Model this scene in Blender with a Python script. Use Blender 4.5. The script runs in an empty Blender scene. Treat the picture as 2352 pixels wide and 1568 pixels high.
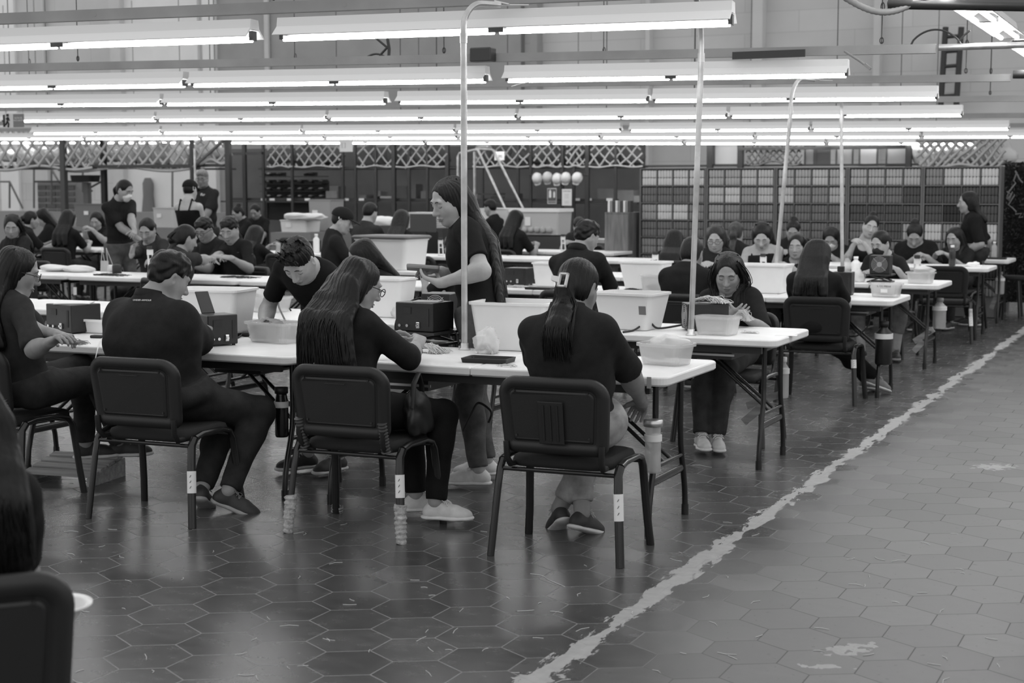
import bpy, bmesh, math, random
import numpy as np
from mathutils import Vector, Matrix
R = math.radians
random.seed(7); rng = np.random.default_rng(7)
SC = bpy.context.scene; COL = SC.collection
# ---------------------------------------------------------------- camera, world, exposure
CAM_H, FPX, YAW, PITCH = 1.55, 3500.0, 24.9, 5.73
cd = bpy.data.cameras.new('camera'); cam = bpy.data.objects.new('camera', cd); COL.objects.link(cam)
cam.location = (0, 0, CAM_H); cam.rotation_euler = (R(90 - PITCH), 0, R(YAW))
cd.sensor_width = 36; cd.sensor_fit = 'HORIZONTAL'; cd.lens = 36 * FPX / 2352; cd.clip_end = 200; cd.clip_start = .05
cd.dof.use_dof = True; cd.dof.focus_distance = 7.3; cd.dof.aperture_fstop = 4.5
SC.camera = cam
SC.view_settings.view_transform = 'Standard'; SC.view_settings.look = 'None'
SC.view_settings.gamma = 1; SC.view_settings.use_curve_mapping = False; SC.view_settings.exposure = 0.1
W = bpy.data.worlds.new('hall_daylight'); SC.world = W; W.use_nodes = True  # even grey fill, added for the ceiling and lamps left unmodelled
W.node_tree.nodes['Background'].inputs[0].default_value = (.5, .5, .5, 1)
W.node_tree.nodes['Background'].inputs[1].default_value = 1.65
TUBE = 17.0        # radiance of the fluorescent tubes
_fw = np.array([-math.sin(R(YAW)) * math.cos(R(PITCH)), math.cos(R(YAW)) * math.cos(R(PITCH)), -math.sin(R(PITCH))])
_rt = np.array([math.cos(R(YAW)), math.sin(R(YAW)), 0.]); _up = np.cross(_rt, _fw)
def ray(px, py): return _fw * FPX + _rt * (px - 1176) - _up * (py - 784)
def onY(px, py, Y): d = ray(px, py); return np.array([0, 0, CAM_H]) + d * Y / d[1]
def onZ(px, py, z=0.): d = ray(px, py); return np.array([0, 0, CAM_H]) + d * (z - CAM_H) / d[2]
# ---------------------------------------------------------------- materials
MATS = {}
def mat(name, g, rough=.6, metal=0., noise=0., nscale=8., bump=0., bscale=60., spec=.5, trans=0., alpha=1., emit=0., sheen=0., stretch=None, sss=0.):
    if name in MATS: return MATS[name]
    m = bpy.data.materials.new(name); m.use_nodes = True; nt = m.node_tree; b = nt.nodes['Principled BSDF']
    b.inputs['Base Color'].default_value = (g, g, g, 1); b.inputs['Roughness'].default_value = rough
    b.inputs['Metallic'].default_value = metal; b.inputs['Specular IOR Level'].default_value = spec
    if trans: b.inputs['Transmission Weight'].default_value = trans
    if alpha < 1: b.inputs['Alpha'].default_value = alpha
    if emit: b.inputs['Emission Color'].default_value = (1, 1, 1, 1); b.inputs['Emission Strength'].default_value = emit
    if sheen: b.inputs['Sheen Weight'].default_value = sheen
    if noise or bump:
        tc = nt.nodes.new('ShaderNodeTexCoord'); mp = nt.nodes.new('ShaderNodeMapping')
        nt.links.new(tc.outputs['Object'], mp.inputs[0])
        if stretch: mp.inputs['Scale'].default_value = stretch
    if noise:
        n = nt.nodes.new('ShaderNodeTexNoise'); n.inputs['Scale'].default_value = nscale; n.inputs['Detail'].default_value = 5
        r = nt.nodes.new('ShaderNodeMapRange'); r.inputs[1].default_value = .3; r.inputs[2].default_value = .7
        r.inputs[3].default_value = g * (1 - noise); r.inputs[4].default_value = min(1, g * (1 + noise))
        nt.links.new(mp.outputs[0], n.inputs['Vector']); nt.links.new(n.outputs[0], r.inputs[0]); nt.links.new(r.outputs[0], b.inputs['Base Color'])
    if bump:
        n2 = nt.nodes.new('ShaderNodeTexNoise'); n2.inputs['Scale'].default_value = bscale; n2.inputs['Detail'].default_value = 3
        bp = nt.nodes.new('ShaderNodeBump'); bp.inputs['Strength'].default_value = bump; bp.inputs['Distance'].default_value = .004
        nt.links.new(mp.outputs[0], n2.inputs['Vector']); nt.links.new(n2.outputs[0], bp.inputs['Height']); nt.links.new(bp.outputs[0], b.inputs['Normal'])
    MATS[name] = m; return m
skinA = lambda g=.3: mat('skin_%d' % round(g * 100), g, .5, noise=.08, nscale=25, bump=.1, bscale=180, spec=.35)
cloth = lambda g: mat('cloth_%d' % round(g * 1000), g, .9, noise=.15, nscale=30, bump=.25, bscale=300, spec=.2)
denim = lambda g: mat('denim_%d' % round(g * 1000), g, .85, noise=.35, nscale=14, bump=.4, bscale=350, spec=.2)
hairM = lambda g=.013: mat('hair_%d' % round(g * 1000), g * .4, .42, noise=.6, nscale=1., bump=.5, bscale=1., spec=.3, stretch=(150, 150, 9))
M_plas = mat('black_plastic', .012, .5, bump=.15, bscale=400)
M_seat = mat('black_upholstery', .009, .85, bump=.3, bscale=500)
M_steel = mat('black_enamel_steel', .012, .22)
M_grey = mat('grey_rubber', .25, .6)
M_paper = mat('white_paper', .78, .8)
M_table = mat('white_table_plastic', .78, .42, noise=.06, nscale=5, bump=.08, bscale=120)
M_gal = mat('galvanised_steel', .55, .38, metal=.8, noise=.25, nscale=9)
M_alu = mat('bare_aluminium', .62, .35, metal=.85)
M_dark = mat('dark_steel', .03, .4)
M_beam = mat('grey_channel_steel', .3, .6, noise=.15, nscale=3)
M_refl = mat('white_enamel', .72, .4)
M_tube = mat('lit_fluorescent_tube', .9, .4, emit=TUBE)
M_wood = mat('raw_pine', .3, .75, noise=.3, nscale=3, stretch=(1, 14, 14))
M_ink = mat('black_ink', .02, .7)
# ---------------------------------------------------------------- mesh helpers
def link(me, name, m=None, parent=None):
    o = bpy.data.objects.new(name, me); COL.objects.link(o)
    if m is not None and not me.materials:
        for q in (m if isinstance(m, (list, tuple)) else [m]): me.materials.append(q)
    if parent is not None: o.parent = parent
    return o
def tag(o, label=None, cat=None, group=None, kind=None):
    for k, v in (('label', label), ('category', cat), ('group', group), ('kind', kind)):
        if v: o[k] = v
    return o
def thing(name, label=None, cat=None, loc=(0, 0, 0), rz=0., group=None, kind=None):
    o = bpy.data.objects.new(name, None); COL.objects.link(o); o.location = loc; o.rotation_euler = (0, 0, rz); o.empty_display_size = .1
    return tag(o, label, cat, group, kind)
def dup(o, parent=None):
    c = o.copy(); COL.objects.link(c)
    if parent is not None: c.parent = parent
    for ch in o.children: dup(ch, c)
    return c
class MB:
    def __init__(s): s.v = []; s.f = []; s.sm = []
    def add(s, vs, fs, smooth=False):
        b = len(s.v); s.v += [tuple(map(float, v)) for v in vs]; s.f += [tuple(b + i for i in f) for f in fs]; s.sm += [smooth] * len(fs); return s
    def box(s, c, d, rot=None, bev=0.):
        x, y, z = [q / 2 for q in d]; vs = []; b = min(bev, x * .9, y * .9, z * .9)
        if b <= 0:
            vs = [(i * x, j * y, k * z) for i in (-1, 1) for j in (-1, 1) for k in (-1, 1)]
            fs = [(0, 1, 3, 2), (4, 6, 7, 5), (0, 4, 5, 1), (2, 3, 7, 6), (0, 2, 6, 4), (1, 5, 7, 3)]
        else:
            fs = []; ix = {}
            for i in (-1, 1):
                for j in (-1, 1):
                    for k in (-1, 1):
                        for a, p in enumerate(((i * x, j * (y - b), k * (z - b)), (i * (x - b), j * y, k * (z - b)), (i * (x - b), j * (y - b), k * z))):
                            ix[i, j, k, a] = len(vs); vs.append(p)
            for sg in (-1, 1):
                for a in range(3):
                    q = []
                    for (u, w) in ((-1, -1), (1, -1), (1, 1), (-1, 1)):
                        key = [0, 0, 0]; key[a] = sg; key[(a + 1) % 3] = u; key[(a + 2) % 3] = w; q.append(ix[(*key, a)])
                    fs.append(tuple(q if sg > 0 else q[::-1]))
            for a in range(3):
                b1, c1 = (a + 1) % 3, (a + 2) % 3
                for u in (-1, 1):
                    for w in (-1, 1):
                        ks = []
                        for t in (-1, 1):
                            key = [0, 0, 0]; key[a] = t; key[b1] = u; key[c1] = w; ks.append(tuple(key))
                        q = (ix[(*ks[0], b1)], ix[(*ks[1], b1)], ix[(*ks[1], c1)], ix[(*ks[0], c1)])
                        fs.append(q if u * w < 0 else q[::-1])
            for i in (-1, 1):
                for j in (-1, 1):
                    for k in (-1, 1):
                        q = (ix[i, j, k, 0], ix[i, j, k, 1], ix[i, j, k, 2]); fs.append(q if i * j * k > 0 else q[::-1])
        if rot is not None: vs = [rot @ Vector(v) for v in vs]
        return s.add([(v[0] + c[0], v[1] + c[1], v[2] + c[2]) for v in vs], fs)
    def tube(s, pts, r, n=10, caps=True, flat=None, closed=False):
        """sweep of a circle (or of an oval, flat=(across, along z-ish)) along points; r a number or one per point"""
        P = [Vector(p) for p in pts]; N = len(P); rs = r if isinstance(r, (list, tuple)) else [r] * N
        T = []
        for i in range(N):
            a = P[i - 1] if (i > 0 or closed) else P[i]; b = P[(i + 1) % N] if (i < N - 1 or closed) else P[i]
            t = (b - a); T.append(t.normalized() if t.length > 1e-9 else Vector((0, 0, 1)))
        u = T[0].cross(Vector((0, 0, 1)))
        if u.length < .05: u = Vector((1, 0, 0)) - T[0] * T[0].x
        u.normalize(); vs = []; fs = []
        for i in range(N):
            u = (u - T[i] * u.dot(T[i])); u.normalize(); w = T[i].cross(u)
            for k in range(n):
                a = 2 * math.pi * k / n; fu, fw_ = (flat if flat else (1, 1))
                vs.append(P[i] + u * (math.cos(a) * rs[i] * fu) + w * (math.sin(a) * rs[i] * fw_))
        for i in range(N - (0 if closed else 1)):
            j = (i + 1) % N
            for k in range(n): fs.append((i * n + k, i * n + (k + 1) % n, j * n + (k + 1) % n, j * n + k))
        s.add(vs, fs, True)
        if caps and not closed:
            s.add(vs[:n], [tuple(range(n - 1, -1, -1))]); s.add(vs[-n:], [tuple(range(n))])
        return s
    def cyl(s, c, r, h, n=20, r2=None):
        return s.tube([(c[0], c[1], c[2]), (c[0], c[1], c[2] + h)], [r, r if r2 is None else r2], n)
    def lathe(s, prof, c=(0, 0, 0), n=24):
        vs = []; fs = []; m = len(prof)
        for k in range(n):
            a = 2 * math.pi * k / n
            for (r, z) in prof: vs.append((c[0] + r * math.cos(a), c[1] + r * math.sin(a), c[2] + z))
        for k in range(n):
            for i in range(m - 1):
                fs.append((k * m + i, ((k + 1) % n) * m + i, ((k + 1) % n) * m + i + 1, k * m + i + 1))
        return s.add(vs, fs, True)
    def loft(s, rings, cap0=True, cap1=True, smooth=False):
        n = len(rings[0]); vs = [p for r_ in rings for p in r_]; fs = []
        for i in range(len(rings) - 1):
            for k in range(n): fs.append((i * n + k, i * n + (k + 1) % n, (i + 1) * n + (k + 1) % n, (i + 1) * n + k))
        s.add(vs, fs, smooth)
        if cap0: s.add(rings[0], [tuple(range(n - 1, -1, -1))])
        if cap1: s.add(rings[-1], [tuple(range(n))])
        return s
    def mesh(s, name='m'):
        me = bpy.data.meshes.new(name); me.from_pydata(s.v, [], s.f); me.polygons.foreach_set('use_smooth', s.sm); me.update(); return me
    def build(s, name, m=None, parent=None): return link(s.mesh(name), name, m, parent)
def rrect(w, d, r, n=5, z=0., cx=0., cy=0.):
    out = []
    for (sx, sy, a0) in ((1, 1, 0), (-1, 1, 90), (-1, -1, 180), (1, -1, 270)):
        for k in range(n + 1):
            a = R(a0 + 90 * k / n); out.append((cx + sx * (w / 2 - r) + r * math.cos(a), cy + sy * (d / 2 - r) + r * math.sin(a), z))
    return out
def text(parent, s, size, loc, rot, m, name='lettering', ext=.0004):
    cu = bpy.data.curves.new(name, 'FONT'); cu.body = s; cu.size = size; cu.align_x = 'CENTER'; cu.align_y = 'CENTER'; cu.extrude = ext
    t = bpy.data.objects.new(name, cu); COL.objects.link(t); bpy.context.view_layer.update()
    me = bpy.data.meshes.new_from_object(t.evaluated_get(bpy.context.evaluated_depsgraph_get())); bpy.data.objects.remove(t); me.materials.clear()
    o = link(me, name, m, parent); o.location = loc; o.rotation_euler = rot
    return o
# ---------------------------------------------------------------- implicit surfaces
nrm = lambda v: np.asarray(v, float) / (np.linalg.norm(v) + 1e-12)
V3 = lambda *a: np.array(a, float)
class Field:
    """a smooth union of rounded limbs and ellipsoids, each only evaluated near itself"""
    def __init__(s): s.p = []
    def cone(s, a, b, ra, rb, k=.02, flat=None, cut=None, op='u'):
        a = np.asarray(a, float); b = np.asarray(b, float); s.p.append(('c', a, b, ra, rb, k, flat, cut, op)); return s
    def chain(s, pts, rs, k=.02, flat=None, op='u'):
        s.p.append(('m', np.asarray(pts, float), list(rs), None, None, k, flat, None, op)); return s
    def ell(s, c, ax, r, k=.02, op='u'):
        s.p.append(('e', np.asarray(c, float), np.asarray(ax, float), np.asarray(r, float), None, k, None, None, op)); return s
    def plane(s, p, n, lo=None, hi=None): s.p.append(('h', np.asarray(p, float), nrm(n), lo, hi, 0, None, None, 'i')); return s
    def bounds(s):
        lo = np.full(3, 1e9); hi = -lo
        for q in s.p:
            if q[8] != 'u': continue
            if q[0] == 'c': m = max(q[3], q[4]); l = np.minimum(q[1], q[2]) - m; h = np.maximum(q[1], q[2]) + m
            elif q[0] == 'm': m = max(q[2]); l = q[1].min(0) - m; h = q[1].max(0) + m
            else: e = np.sqrt(((q[2] * q[3][:, None]) ** 2).sum(0)); l = q[1] - e; h = q[1] + e
            lo = np.minimum(lo, l); hi = np.maximum(hi, h)
        return lo, hi
    def _d(s, q, X, Y, Z):
        if q[0] == 'm':
            d = None
            for i in range(len(q[1]) - 1):
                e = s._d(('c', q[1][i], q[1][i + 1], q[2][i], q[2][i + 1], 0, q[6], None, 'u'), X, Y, Z); d = e if d is None else np.minimum(d, e)
            return d
        if q[0] == 'c':
            _, a, b, ra, rb, k, flat, cut, op = q
            ab = b - a; L2 = ab @ ab + 1e-12
            x, y, z = X - a[0], Y - a[1], Z - a[2]; t = (x * ab[0] + y * ab[1] + z * ab[2]) / L2; tc = np.clip(t, 0, 1)
            dx, dy, dz = x - tc * ab[0], y - tc * ab[1], z - tc * ab[2]; q2 = dx * dx + dy * dy + dz * dz
            if flat is not None:
                w, rt = flat; pr = dx * w[0] + dy * w[1] + dz * w[2]; q2 = q2 + pr * pr * (rt * rt - 1)
                d = (np.sqrt(q2) - (ra + (rb - ra) * tc)) / (1 + (rt - 1) * .5)
            else: d = np.sqrt(q2) - (ra + (rb - ra) * tc)
            if cut: 
                L = math.sqrt(L2)
                if cut & 2: d = np.maximum(d, (t - 1) * L)
                if cut & 1: d = np.maximum(d, -t * L)
            return d
        if q[0] == 'e':
            c, ax, r = q[1], q[2], q[3]; x, y, z = X - c[0], Y - c[1], Z - c[2]
            u = [(x * ax[i][0] + y * ax[i][1] + z * ax[i][2]) for i in range(3)]
            k0 = np.sqrt(sum((u[i] / r[i]) ** 2 for i in range(3))); k1 = np.sqrt(sum((u[i] / r[i] ** 2) ** 2 for i in range(3))) + 1e-9
            return k0 * (k0 - 1) / k1
        return (X - q[1][0]) * q[2][0] + (Y - q[1][1]) * q[2][1] + (Z - q[1][2]) * q[2][2]
    def grid(s, lo, hi, h):
        n = np.maximum(((hi - lo) / h).astype(int) + 2, 3); ax = [(lo[i] + h * np.arange(n[i])).astype(np.float32) for i in range(3)]
        F = np.full(n, .1, np.float32)
        for q in s.p:
            k = q[5]; pad = k + 3 * h
            if q[0] == 'c': m = max(q[3], q[4]); l = np.minimum(q[1], q[2]) - m - pad; u = np.maximum(q[1], q[2]) + m + pad
            elif q[0] == 'm': m = max(q[2]); l = q[1].min(0) - m - pad; u = q[1].max(0) + m + pad
            elif q[0] == 'e': e = np.sqrt(((q[2] * q[3][:, None]) ** 2).sum(0)); l = q[1] - e - pad; u = q[1] + e + pad
            else: l = lo if q[3] is None else np.asarray(q[3]); u = hi + h * 2 if q[4] is None else np.asarray(q[4])
            i0 = np.clip(np.floor((l - lo) / h).astype(int), 0, n); i1 = np.clip(np.ceil((u - lo) / h).astype(int) + 1, 0, n)
            if (i1 <= i0).any(): continue
            sl = tuple(slice(a, b) for a, b in zip(i0, i1))
            d = s._d(q, ax[0][sl[0], None, None], ax[1][None, sl[1], None], ax[2][None, None, sl[2]]).astype(np.float32)
            A = F[sl]
            if q[8] == 'u':
                g = np.maximum(k - np.abs(A - d), 0); F[sl] = np.minimum(A, d) - (g * g / (4 * k) if k > 0 else 0)
            elif q[8] == 's':
                g = np.maximum(k - np.abs(A + d), 0); F[sl] = np.maximum(A, -d) + (g * g / (4 * k) if k > 0 else 0)
            else: F[sl] = np.maximum(A, d)
        return F
    def at(s, P):
        """value at single points (n,3)"""
        P = np.asarray(P, float); F = np.full(len(P), .1)
        for q in s.p:
            d = s._d(q, P[:, 0], P[:, 1], P[:, 2]); k = q[5]
            if q[8] == 'u': g = np.maximum(k - np.abs(F - d), 0); F = np.minimum(F, d) - (g * g / (4 * k) if k > 0 else 0)
            elif q[8] == 's': g = np.maximum(k - np.abs(F + d), 0); F = np.maximum(F, -d) + (g * g / (4 * k) if k > 0 else 0)
            else: F = np.maximum(F, d)
        return F
_OFF = np.array([(i, j, k) for i in (0, 1) for j in (0, 1) for k in (0, 1)])
_EDG = [(a, b) for a in range(8) for b in range(a + 1, 8) if np.abs(_OFF[a] - _OFF[b]).sum() == 1]
def surfnet(F, lo, h):
    S = F < 0; n = F.shape
    cnt = sum(S[i:n[0] - 1 + i, j:n[1] - 1 + j, k:n[2] - 1 + k].astype(np.int8) for i, j, k in _OFF)
    act = (cnt > 0) & (cnt < 8); idx = np.argwhere(act)
    if len(idx) == 0: return np.zeros((0, 3)), np.zeros((0, 4), int)
    ids = np.full(act.shape, -1, np.int32); ids[act] = np.arange(len(idx))
    C = np.stack([F[idx[:, 0] + o[0], idx[:, 1] + o[1], idx[:, 2] + o[2]] for o in _OFF], 1)
    acc = np.zeros((len(idx), 3)); num = np.zeros(len(idx))
    for a, b in _EDG:
        v0, v1 = C[:, a], C[:, b]; cr = (v0 < 0) != (v1 < 0); t = np.where(cr, v0 / np.where(cr, v0 - v1, 1), 0)
        acc += np.where(cr[:, None], _OFF[a] + t[:, None] * (_OFF[b] - _OFF[a]), 0); num += cr
    V = (idx + acc / num[:, None]) * h + lo; Q = []
    for ax in range(3):
        b, c = (ax + 1) % 3, (ax + 2) % 3
        s0 = [slice(None)] * 3; s1 = [slice(None)] * 3; s0[ax] = slice(0, -1); s1[ax] = slice(1, None)
        A, B = S[tuple(s0)], S[tuple(s1)]; e = np.argwhere(A != B)
        e = e[(e[:, b] > 0) & (e[:, c] > 0) & (e[:, b] < n[b] - 1) & (e[:, c] < n[c] - 1)]
        if len(e) == 0: continue
        ins = A[e[:, 0], e[:, 1], e[:, 2]]
        def cell(db, dc): t = e.copy(); t[:, b] -= db; t[:, c] -= dc; return ids[t[:, 0], t[:, 1], t[:, 2]]
        q = np.stack([cell(1, 1), cell(0, 1), cell(0, 0), cell(1, 0)], 1); q[~ins] = q[~ins][:, ::-1]; Q.append(q)
    Q = np.concatenate(Q); return V, Q[(Q >= 0).all(1)]
def vnormals(V, Q):
    a = V[Q[:, 2]] - V[Q[:, 0]]; b = V[Q[:, 3]] - V[Q[:, 1]]; fn = np.cross(a, b); N = np.zeros_like(V)
    for i in range(4): np.add.at(N, Q[:, i], fn)
    return N / (np.linalg.norm(N, axis=1)[:, None] + 1e-12)
def relax(V, Q, it=1, f=.5):
    for _ in range(it):
        A = np.zeros_like(V); c = np.zeros(len(V))
        for i in range(4):
            np.add.at(A, Q[:, i], V[Q[:, (i + 1) % 4]] + V[Q[:, i - 1]]); np.add.at(c, Q[:, i], 2)
        V = V + f * (A / np.maximum(c, 1)[:, None] - V)
    return V
def arr_mesh(name, V, Q, smooth=True):
    me = bpy.data.meshes.new(name); me.vertices.add(len(V)); me.vertices.foreach_set('co', np.asarray(V, np.float32).ravel())
    me.loops.add(len(Q) * 4); me.loops.foreach_set('vertex_index', Q.astype(np.int32).ravel())
    me.polygons.add(len(Q)); me.polygons.foreach_set('loop_start', np.arange(0, len(Q) * 4, 4, dtype=np.int32))
    me.polygons.foreach_set('use_smooth', np.full(len(Q), smooth)); me.update(calc_edges=True); return me
def solidify(f, h, regions=(), disp=None, origin=(0, 0, 0), name='m', it=1):
    """mesh of a field: voxel h everywhere, finer inside the given (centre, radius, voxel) balls"""
    lo, hi = f.bounds(); lo = lo - 2.5 * h; hi = hi + 2.5 * h
    Vs = []; Qs = []; nb = 0
    def put(V, Q, keep):
        nonlocal nb
        Q = Q[keep]; u, inv = np.unique(Q, return_inverse=True); Vs.append(V[u]); Qs.append(inv.reshape(-1, 4) + nb); nb += len(u)
    V, Q = surfnet(f.grid(lo, hi, h), lo, h)
    if len(Q):
        V = relax(V, Q, it); c = V[Q].mean(1); keep = np.ones(len(Q), bool)
        for (p, r, hh) in regions: keep &= np.linalg.norm(c - p, axis=1) > r - .4 * h
        put(V, Q, keep)
    for (p, r, hh) in regions:
        l2 = np.maximum(np.asarray(p) - r - 3 * hh, lo); h2 = np.minimum(np.asarray(p) + r + 3 * hh, hi)
        if (h2 <= l2).any(): continue
        V, Q = surfnet(f.grid(l2, h2, hh), l2, hh)
        if len(Q): V = relax(V, Q, 1); put(V, Q, np.linalg.norm(V[Q].mean(1) - p, axis=1) < r)
    if not Vs: return None
    V = np.concatenate(Vs); Q = np.concatenate(Qs)
    if disp is not None: V = V + vnormals(V, Q) * disp(V)[:, None]
    return arr_mesh(name, V - np.asarray(origin), Q)
def frame(yaw, pitch=0., roll=0.):
    """rows right, forward, up. yaw ccw from +Y, pitch down, roll to the right, degrees"""
    y, p, r_ = R(yaw), R(pitch), R(roll)
    f0 = V3(-math.sin(y), math.cos(y), 0); r0 = V3(math.cos(y), math.sin(y), 0); u0 = V3(0, 0, 1)
    f = f0 * math.cos(p) - u0 * math.sin(p); u = u0 * math.cos(p) + f0 * math.sin(p)
    rr = r0 * math.cos(r_) - u * math.sin(r_); uu = u * math.cos(r_) + r0 * math.sin(r_)
    return np.array([rr, f, uu])
def ik(a, t, l1, l2, pole):
    """elbow/knee point and reachable end for a two-bone chain"""
    d = t - a; L = np.linalg.norm(d)
    if L > (l1 + l2) * .995: t = a + d / L * (l1 + l2) * .995; d = t - a; L = np.linalg.norm(d)
    x = (l1 * l1 - l2 * l2 + L * L) / (2 * L); hgt = math.sqrt(max(l1 * l1 - x * x, 0)); e = d / L
    p = np.asarray(pole, float); p = nrm(p - e * (p @ e)); return a + e * x + p * hgt, t
# ---------------------------------------------------------------- people
def head_field(f, H, A, s=1., male=False, neck=None, wide=1.):
    """skull, jaw, nose, lips, ears around the head centre H with axes A (right, forward, up)"""
    L = lambda x, y, z: H + s * (A[0] * x * wide + A[1] * y + A[2] * z)
    E = lambda c, r, k, op='u': f.ell(L(*c), A, V3(*r) * s * V3(wide, 1, 1), k * s, op)
    E((0, -.012, .032), (.073, .09, .083), .02)
    E((0, .024, -.04), (.056 if not male else .06, .062, .072), .035)
    E((0, .058, -.094), (.02 if not male else .026, .02, .018), .03)
    for i in (-1, 1):
        E((i * .036, .045, -.022), (.026, .03, .032), .025)
        f.cone(L(i * .058, -.01, -.03), L(i * .04, .03, -.085), .02 * s, .017 * s, .04 * s)
    f.cone(L(-.04, .074, .027), L(.04, .074, .027), .0095 * s, .0095 * s, .02 * s)
    for i in (-1, 1):
        E((i * .031, .094, .008), (.019, .015, .012), .014, 's')
        E((i * .031, .0695, .006), (.0165, .0135, .0125), .004)
    f.cone(L(0, .082, .008), L(0, .104, -.028), .0075 * s, .0125 * s, .014 * s)
    for i in (-1, 1): f.cone(L(i * .011, .09, -.033), L(i * .008, .098, -.033), .0085 * s, .008 * s, .008 * s)
    E((0, .08, -.061), (.022, .0125, .006), .006); E((0, .079, -.071), (.018, .0125, .0068), .005)
    E((0, .096, -.066), (.02, .006, .0015), .004, 's')
    for i in (-1, 1):
        f.ell(L(i * .0745, -.012, -.004), np.array([nrm(A[0] - i * A[1] * .35), nrm(A[1] + i * A[0] * .35), A[2]]), V3(.008, .019, .031) * s, .006 * s)
        f.ell(L(i * .084, -.004, -.002), A, V3(.007, .01, .017) * s, .005 * s, 's')
    if neck is not None:
        f.cone(L(0, -.022, -.05), neck, (.054 if male else .047) * s, (.06 if male else .05) * s, .03)
def face_point(f, H, A, s, x, z):
    y = np.linspace(.15, .02, 90); P = H + s * (A[0] * x + A[2] * z) + s * y[:, None] * A[1]
    d = f.at(P); i = np.argmax(d < 0)
    return P[i] if (d < 0).any() else P[45]
def hand_field(f, Wp, d, n, side, s=1., curl=.5, spread=1., thumb=.6):
    """palm, four jointed fingers and a thumb leaving the side of the palm. d along the hand, n out of the palm, side: thumb direction"""
    d = nrm(d); n = nrm(n - d * (n @ d)); l = np.cross(d, n); l = l if side > 0 else -l; s = s * .97
    f.cone(Wp - d * .02 * s, Wp + d * .03 * s, .024 * s, .028 * s, .015, flat=(n, 1.5))
    for i in (-.024, -.008, .009, .024): f.cone(Wp + d * .02 * s + l * i * .7 * s, Wp + d * .083 * s + l * i * s, .015 * s, .0125 * s, .009, flat=(n, 1.15))
    for j, (o, ln) in enumerate(((.03, .066), (.010, .074), (-.011, .069), (-.030, .054))):
        b = Wp + d * (.086 - abs(o) * .25) * s + l * o * s * .95; a = curl * (1 + .12 * j); dd = nrm(d + l * o * 3.5 * spread)
        for sgm, rr in ((.45, .0092), (.31, .0082), (.24, .0074)):
            dd = nrm(dd * math.cos(a) + n * math.sin(a)); a = curl * 1.1
            e = b + dd * ln * sgm * s; f.cone(b, e, rr * s, (rr - .0008) * s, .004); b = e
    b = Wp + d * .022 * s + l * .026 * s + n * .006 * s; dd = nrm(d * (1 - thumb * .4) + l * (1.05 - thumb * .5) + n * thumb)
    for ln, rr in ((.04, .0125), (.032, .0105), (.026, .0095)):
        e = b + dd * ln * s; f.cone(b, e, rr * s, (rr - .001) * s, .006); b = e; dd = nrm(dd + d * .35 + n * .12)
SHOES = {}
def shoe_meshes(style):
    if style in SHOES: return SHOES[style]
    I = np.eye(3); f = Field()
    f.cone((0, -.075, .045), (0, -.085, .045), .034, .034, .03); f.cone((0, -.08, .04), (.004, .06, .035), .032, .036, .03)
    f.ell((.004, .072, .034), I, (.043, .075, .036), .03); f.ell((.003, .098, .030), I, (.037, .045, .03), .02)
    f.cone((0, -.06, .06), (0, -.058, .105 if style in ('runner', 'boot') else .088), .034, .031, .03, flat=(V3(1, 0, 0), 1.12))
    f.cone((0, -.03, .075), (0, .05, .055), .026, .026, .03)
    f.plane((0, 0, .022), (0, 0, -1)); up = solidify(f, .0052, name='shoe')
    g = Field(); hgt = .026 if style != 'runner' else .032
    for z in (.013, hgt - .006): 
        g.chain([(0, -.088, z), (0, -.03, z), (.007, .055, z), (.004, .112, z + .002)], [.036, .034, .045, .039], .02, flat=(V3(0, 0, 1), 3.2))
    so = solidify(g, .0052, name='sole')
    lc = MB()
    for i in range(5):
        y = -.005 + i * .018; z = .104 - i * .0105 - (.004 if i == 4 else 0)
        lc.tube([(-.024, y - .004, z - .012), (-.008, y + .004, z), (.012, y + .008, z), (.026, y + .006, z - .012)], .0028, 6)
    for sx in (-1, 1): lc.tube([(0, -.008, .106), (sx * .02, -.015, .112), (sx * .034, .004, .104), (sx * .014, -.002, .107)], .0025, 6); lc.tube([(0, -.008, .106), (sx * .024, .012, .1), (sx * .038, .02, .085)], .0025, 6)
    SHOES[style] = (up, so, lc.mesh('laces')); return SHOES[style]
def add_shoe(parent, base, style, pos, yaw, pitch=0., roll=0., s=1.):
    up, so, lc = shoe_meshes(style)
    gu, gs, gl = {'white': (.62, .68, .7), 'canvas': (.03, .62, .5), 'runner': (.03, .3, .2), 'boot': (.02, .02, .03), 'trainer': (.14, .5, .4), 'dark': (.02, .5, .05)}[style]
    mk = lambda me, nm, g, rough: link(me, nm) if me.materials else link(me, nm, mat('shoe_%s_%s' % (style, nm), g, rough, noise=.12, nscale=20, bump=.2, bscale=90))
    o = mk(up, 'shoe', gu, .6); o.parent = parent; o.location = Vector(pos) - Vector(base); o.scale = (s, s, s)
    o.rotation_euler = (-R(pitch), R(roll), R(yaw)); o.rotation_mode = 'YXZ' if False else 'XYZ'
    for me, nm, g in ((so, 'sole', gs), (lc, 'laces', gl)): mk(me, nm, g, .6).parent = o
    return o
def wrinkle(seed, amp, fr=22.):
    r_ = np.random.default_rng(seed); D = r_.normal(size=(7, 3)); ph = r_.uniform(0, 6, 7)
    def fn(V):
        o = np.zeros(len(V))
        for i in range(7): o += np.sin((V @ nrm(D[i])) * fr * (1 + .35 * i) + ph[i] + 1.6 * np.sin(V[:, 2] * 9 + i) + 1.2 * np.sin(V[:, 0] * 7 + 2 * i)) / (1 + .5 * i)
        return amp * (np.abs(o) ** .8 * np.sign(o) / 1.6)
    return fn
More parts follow.
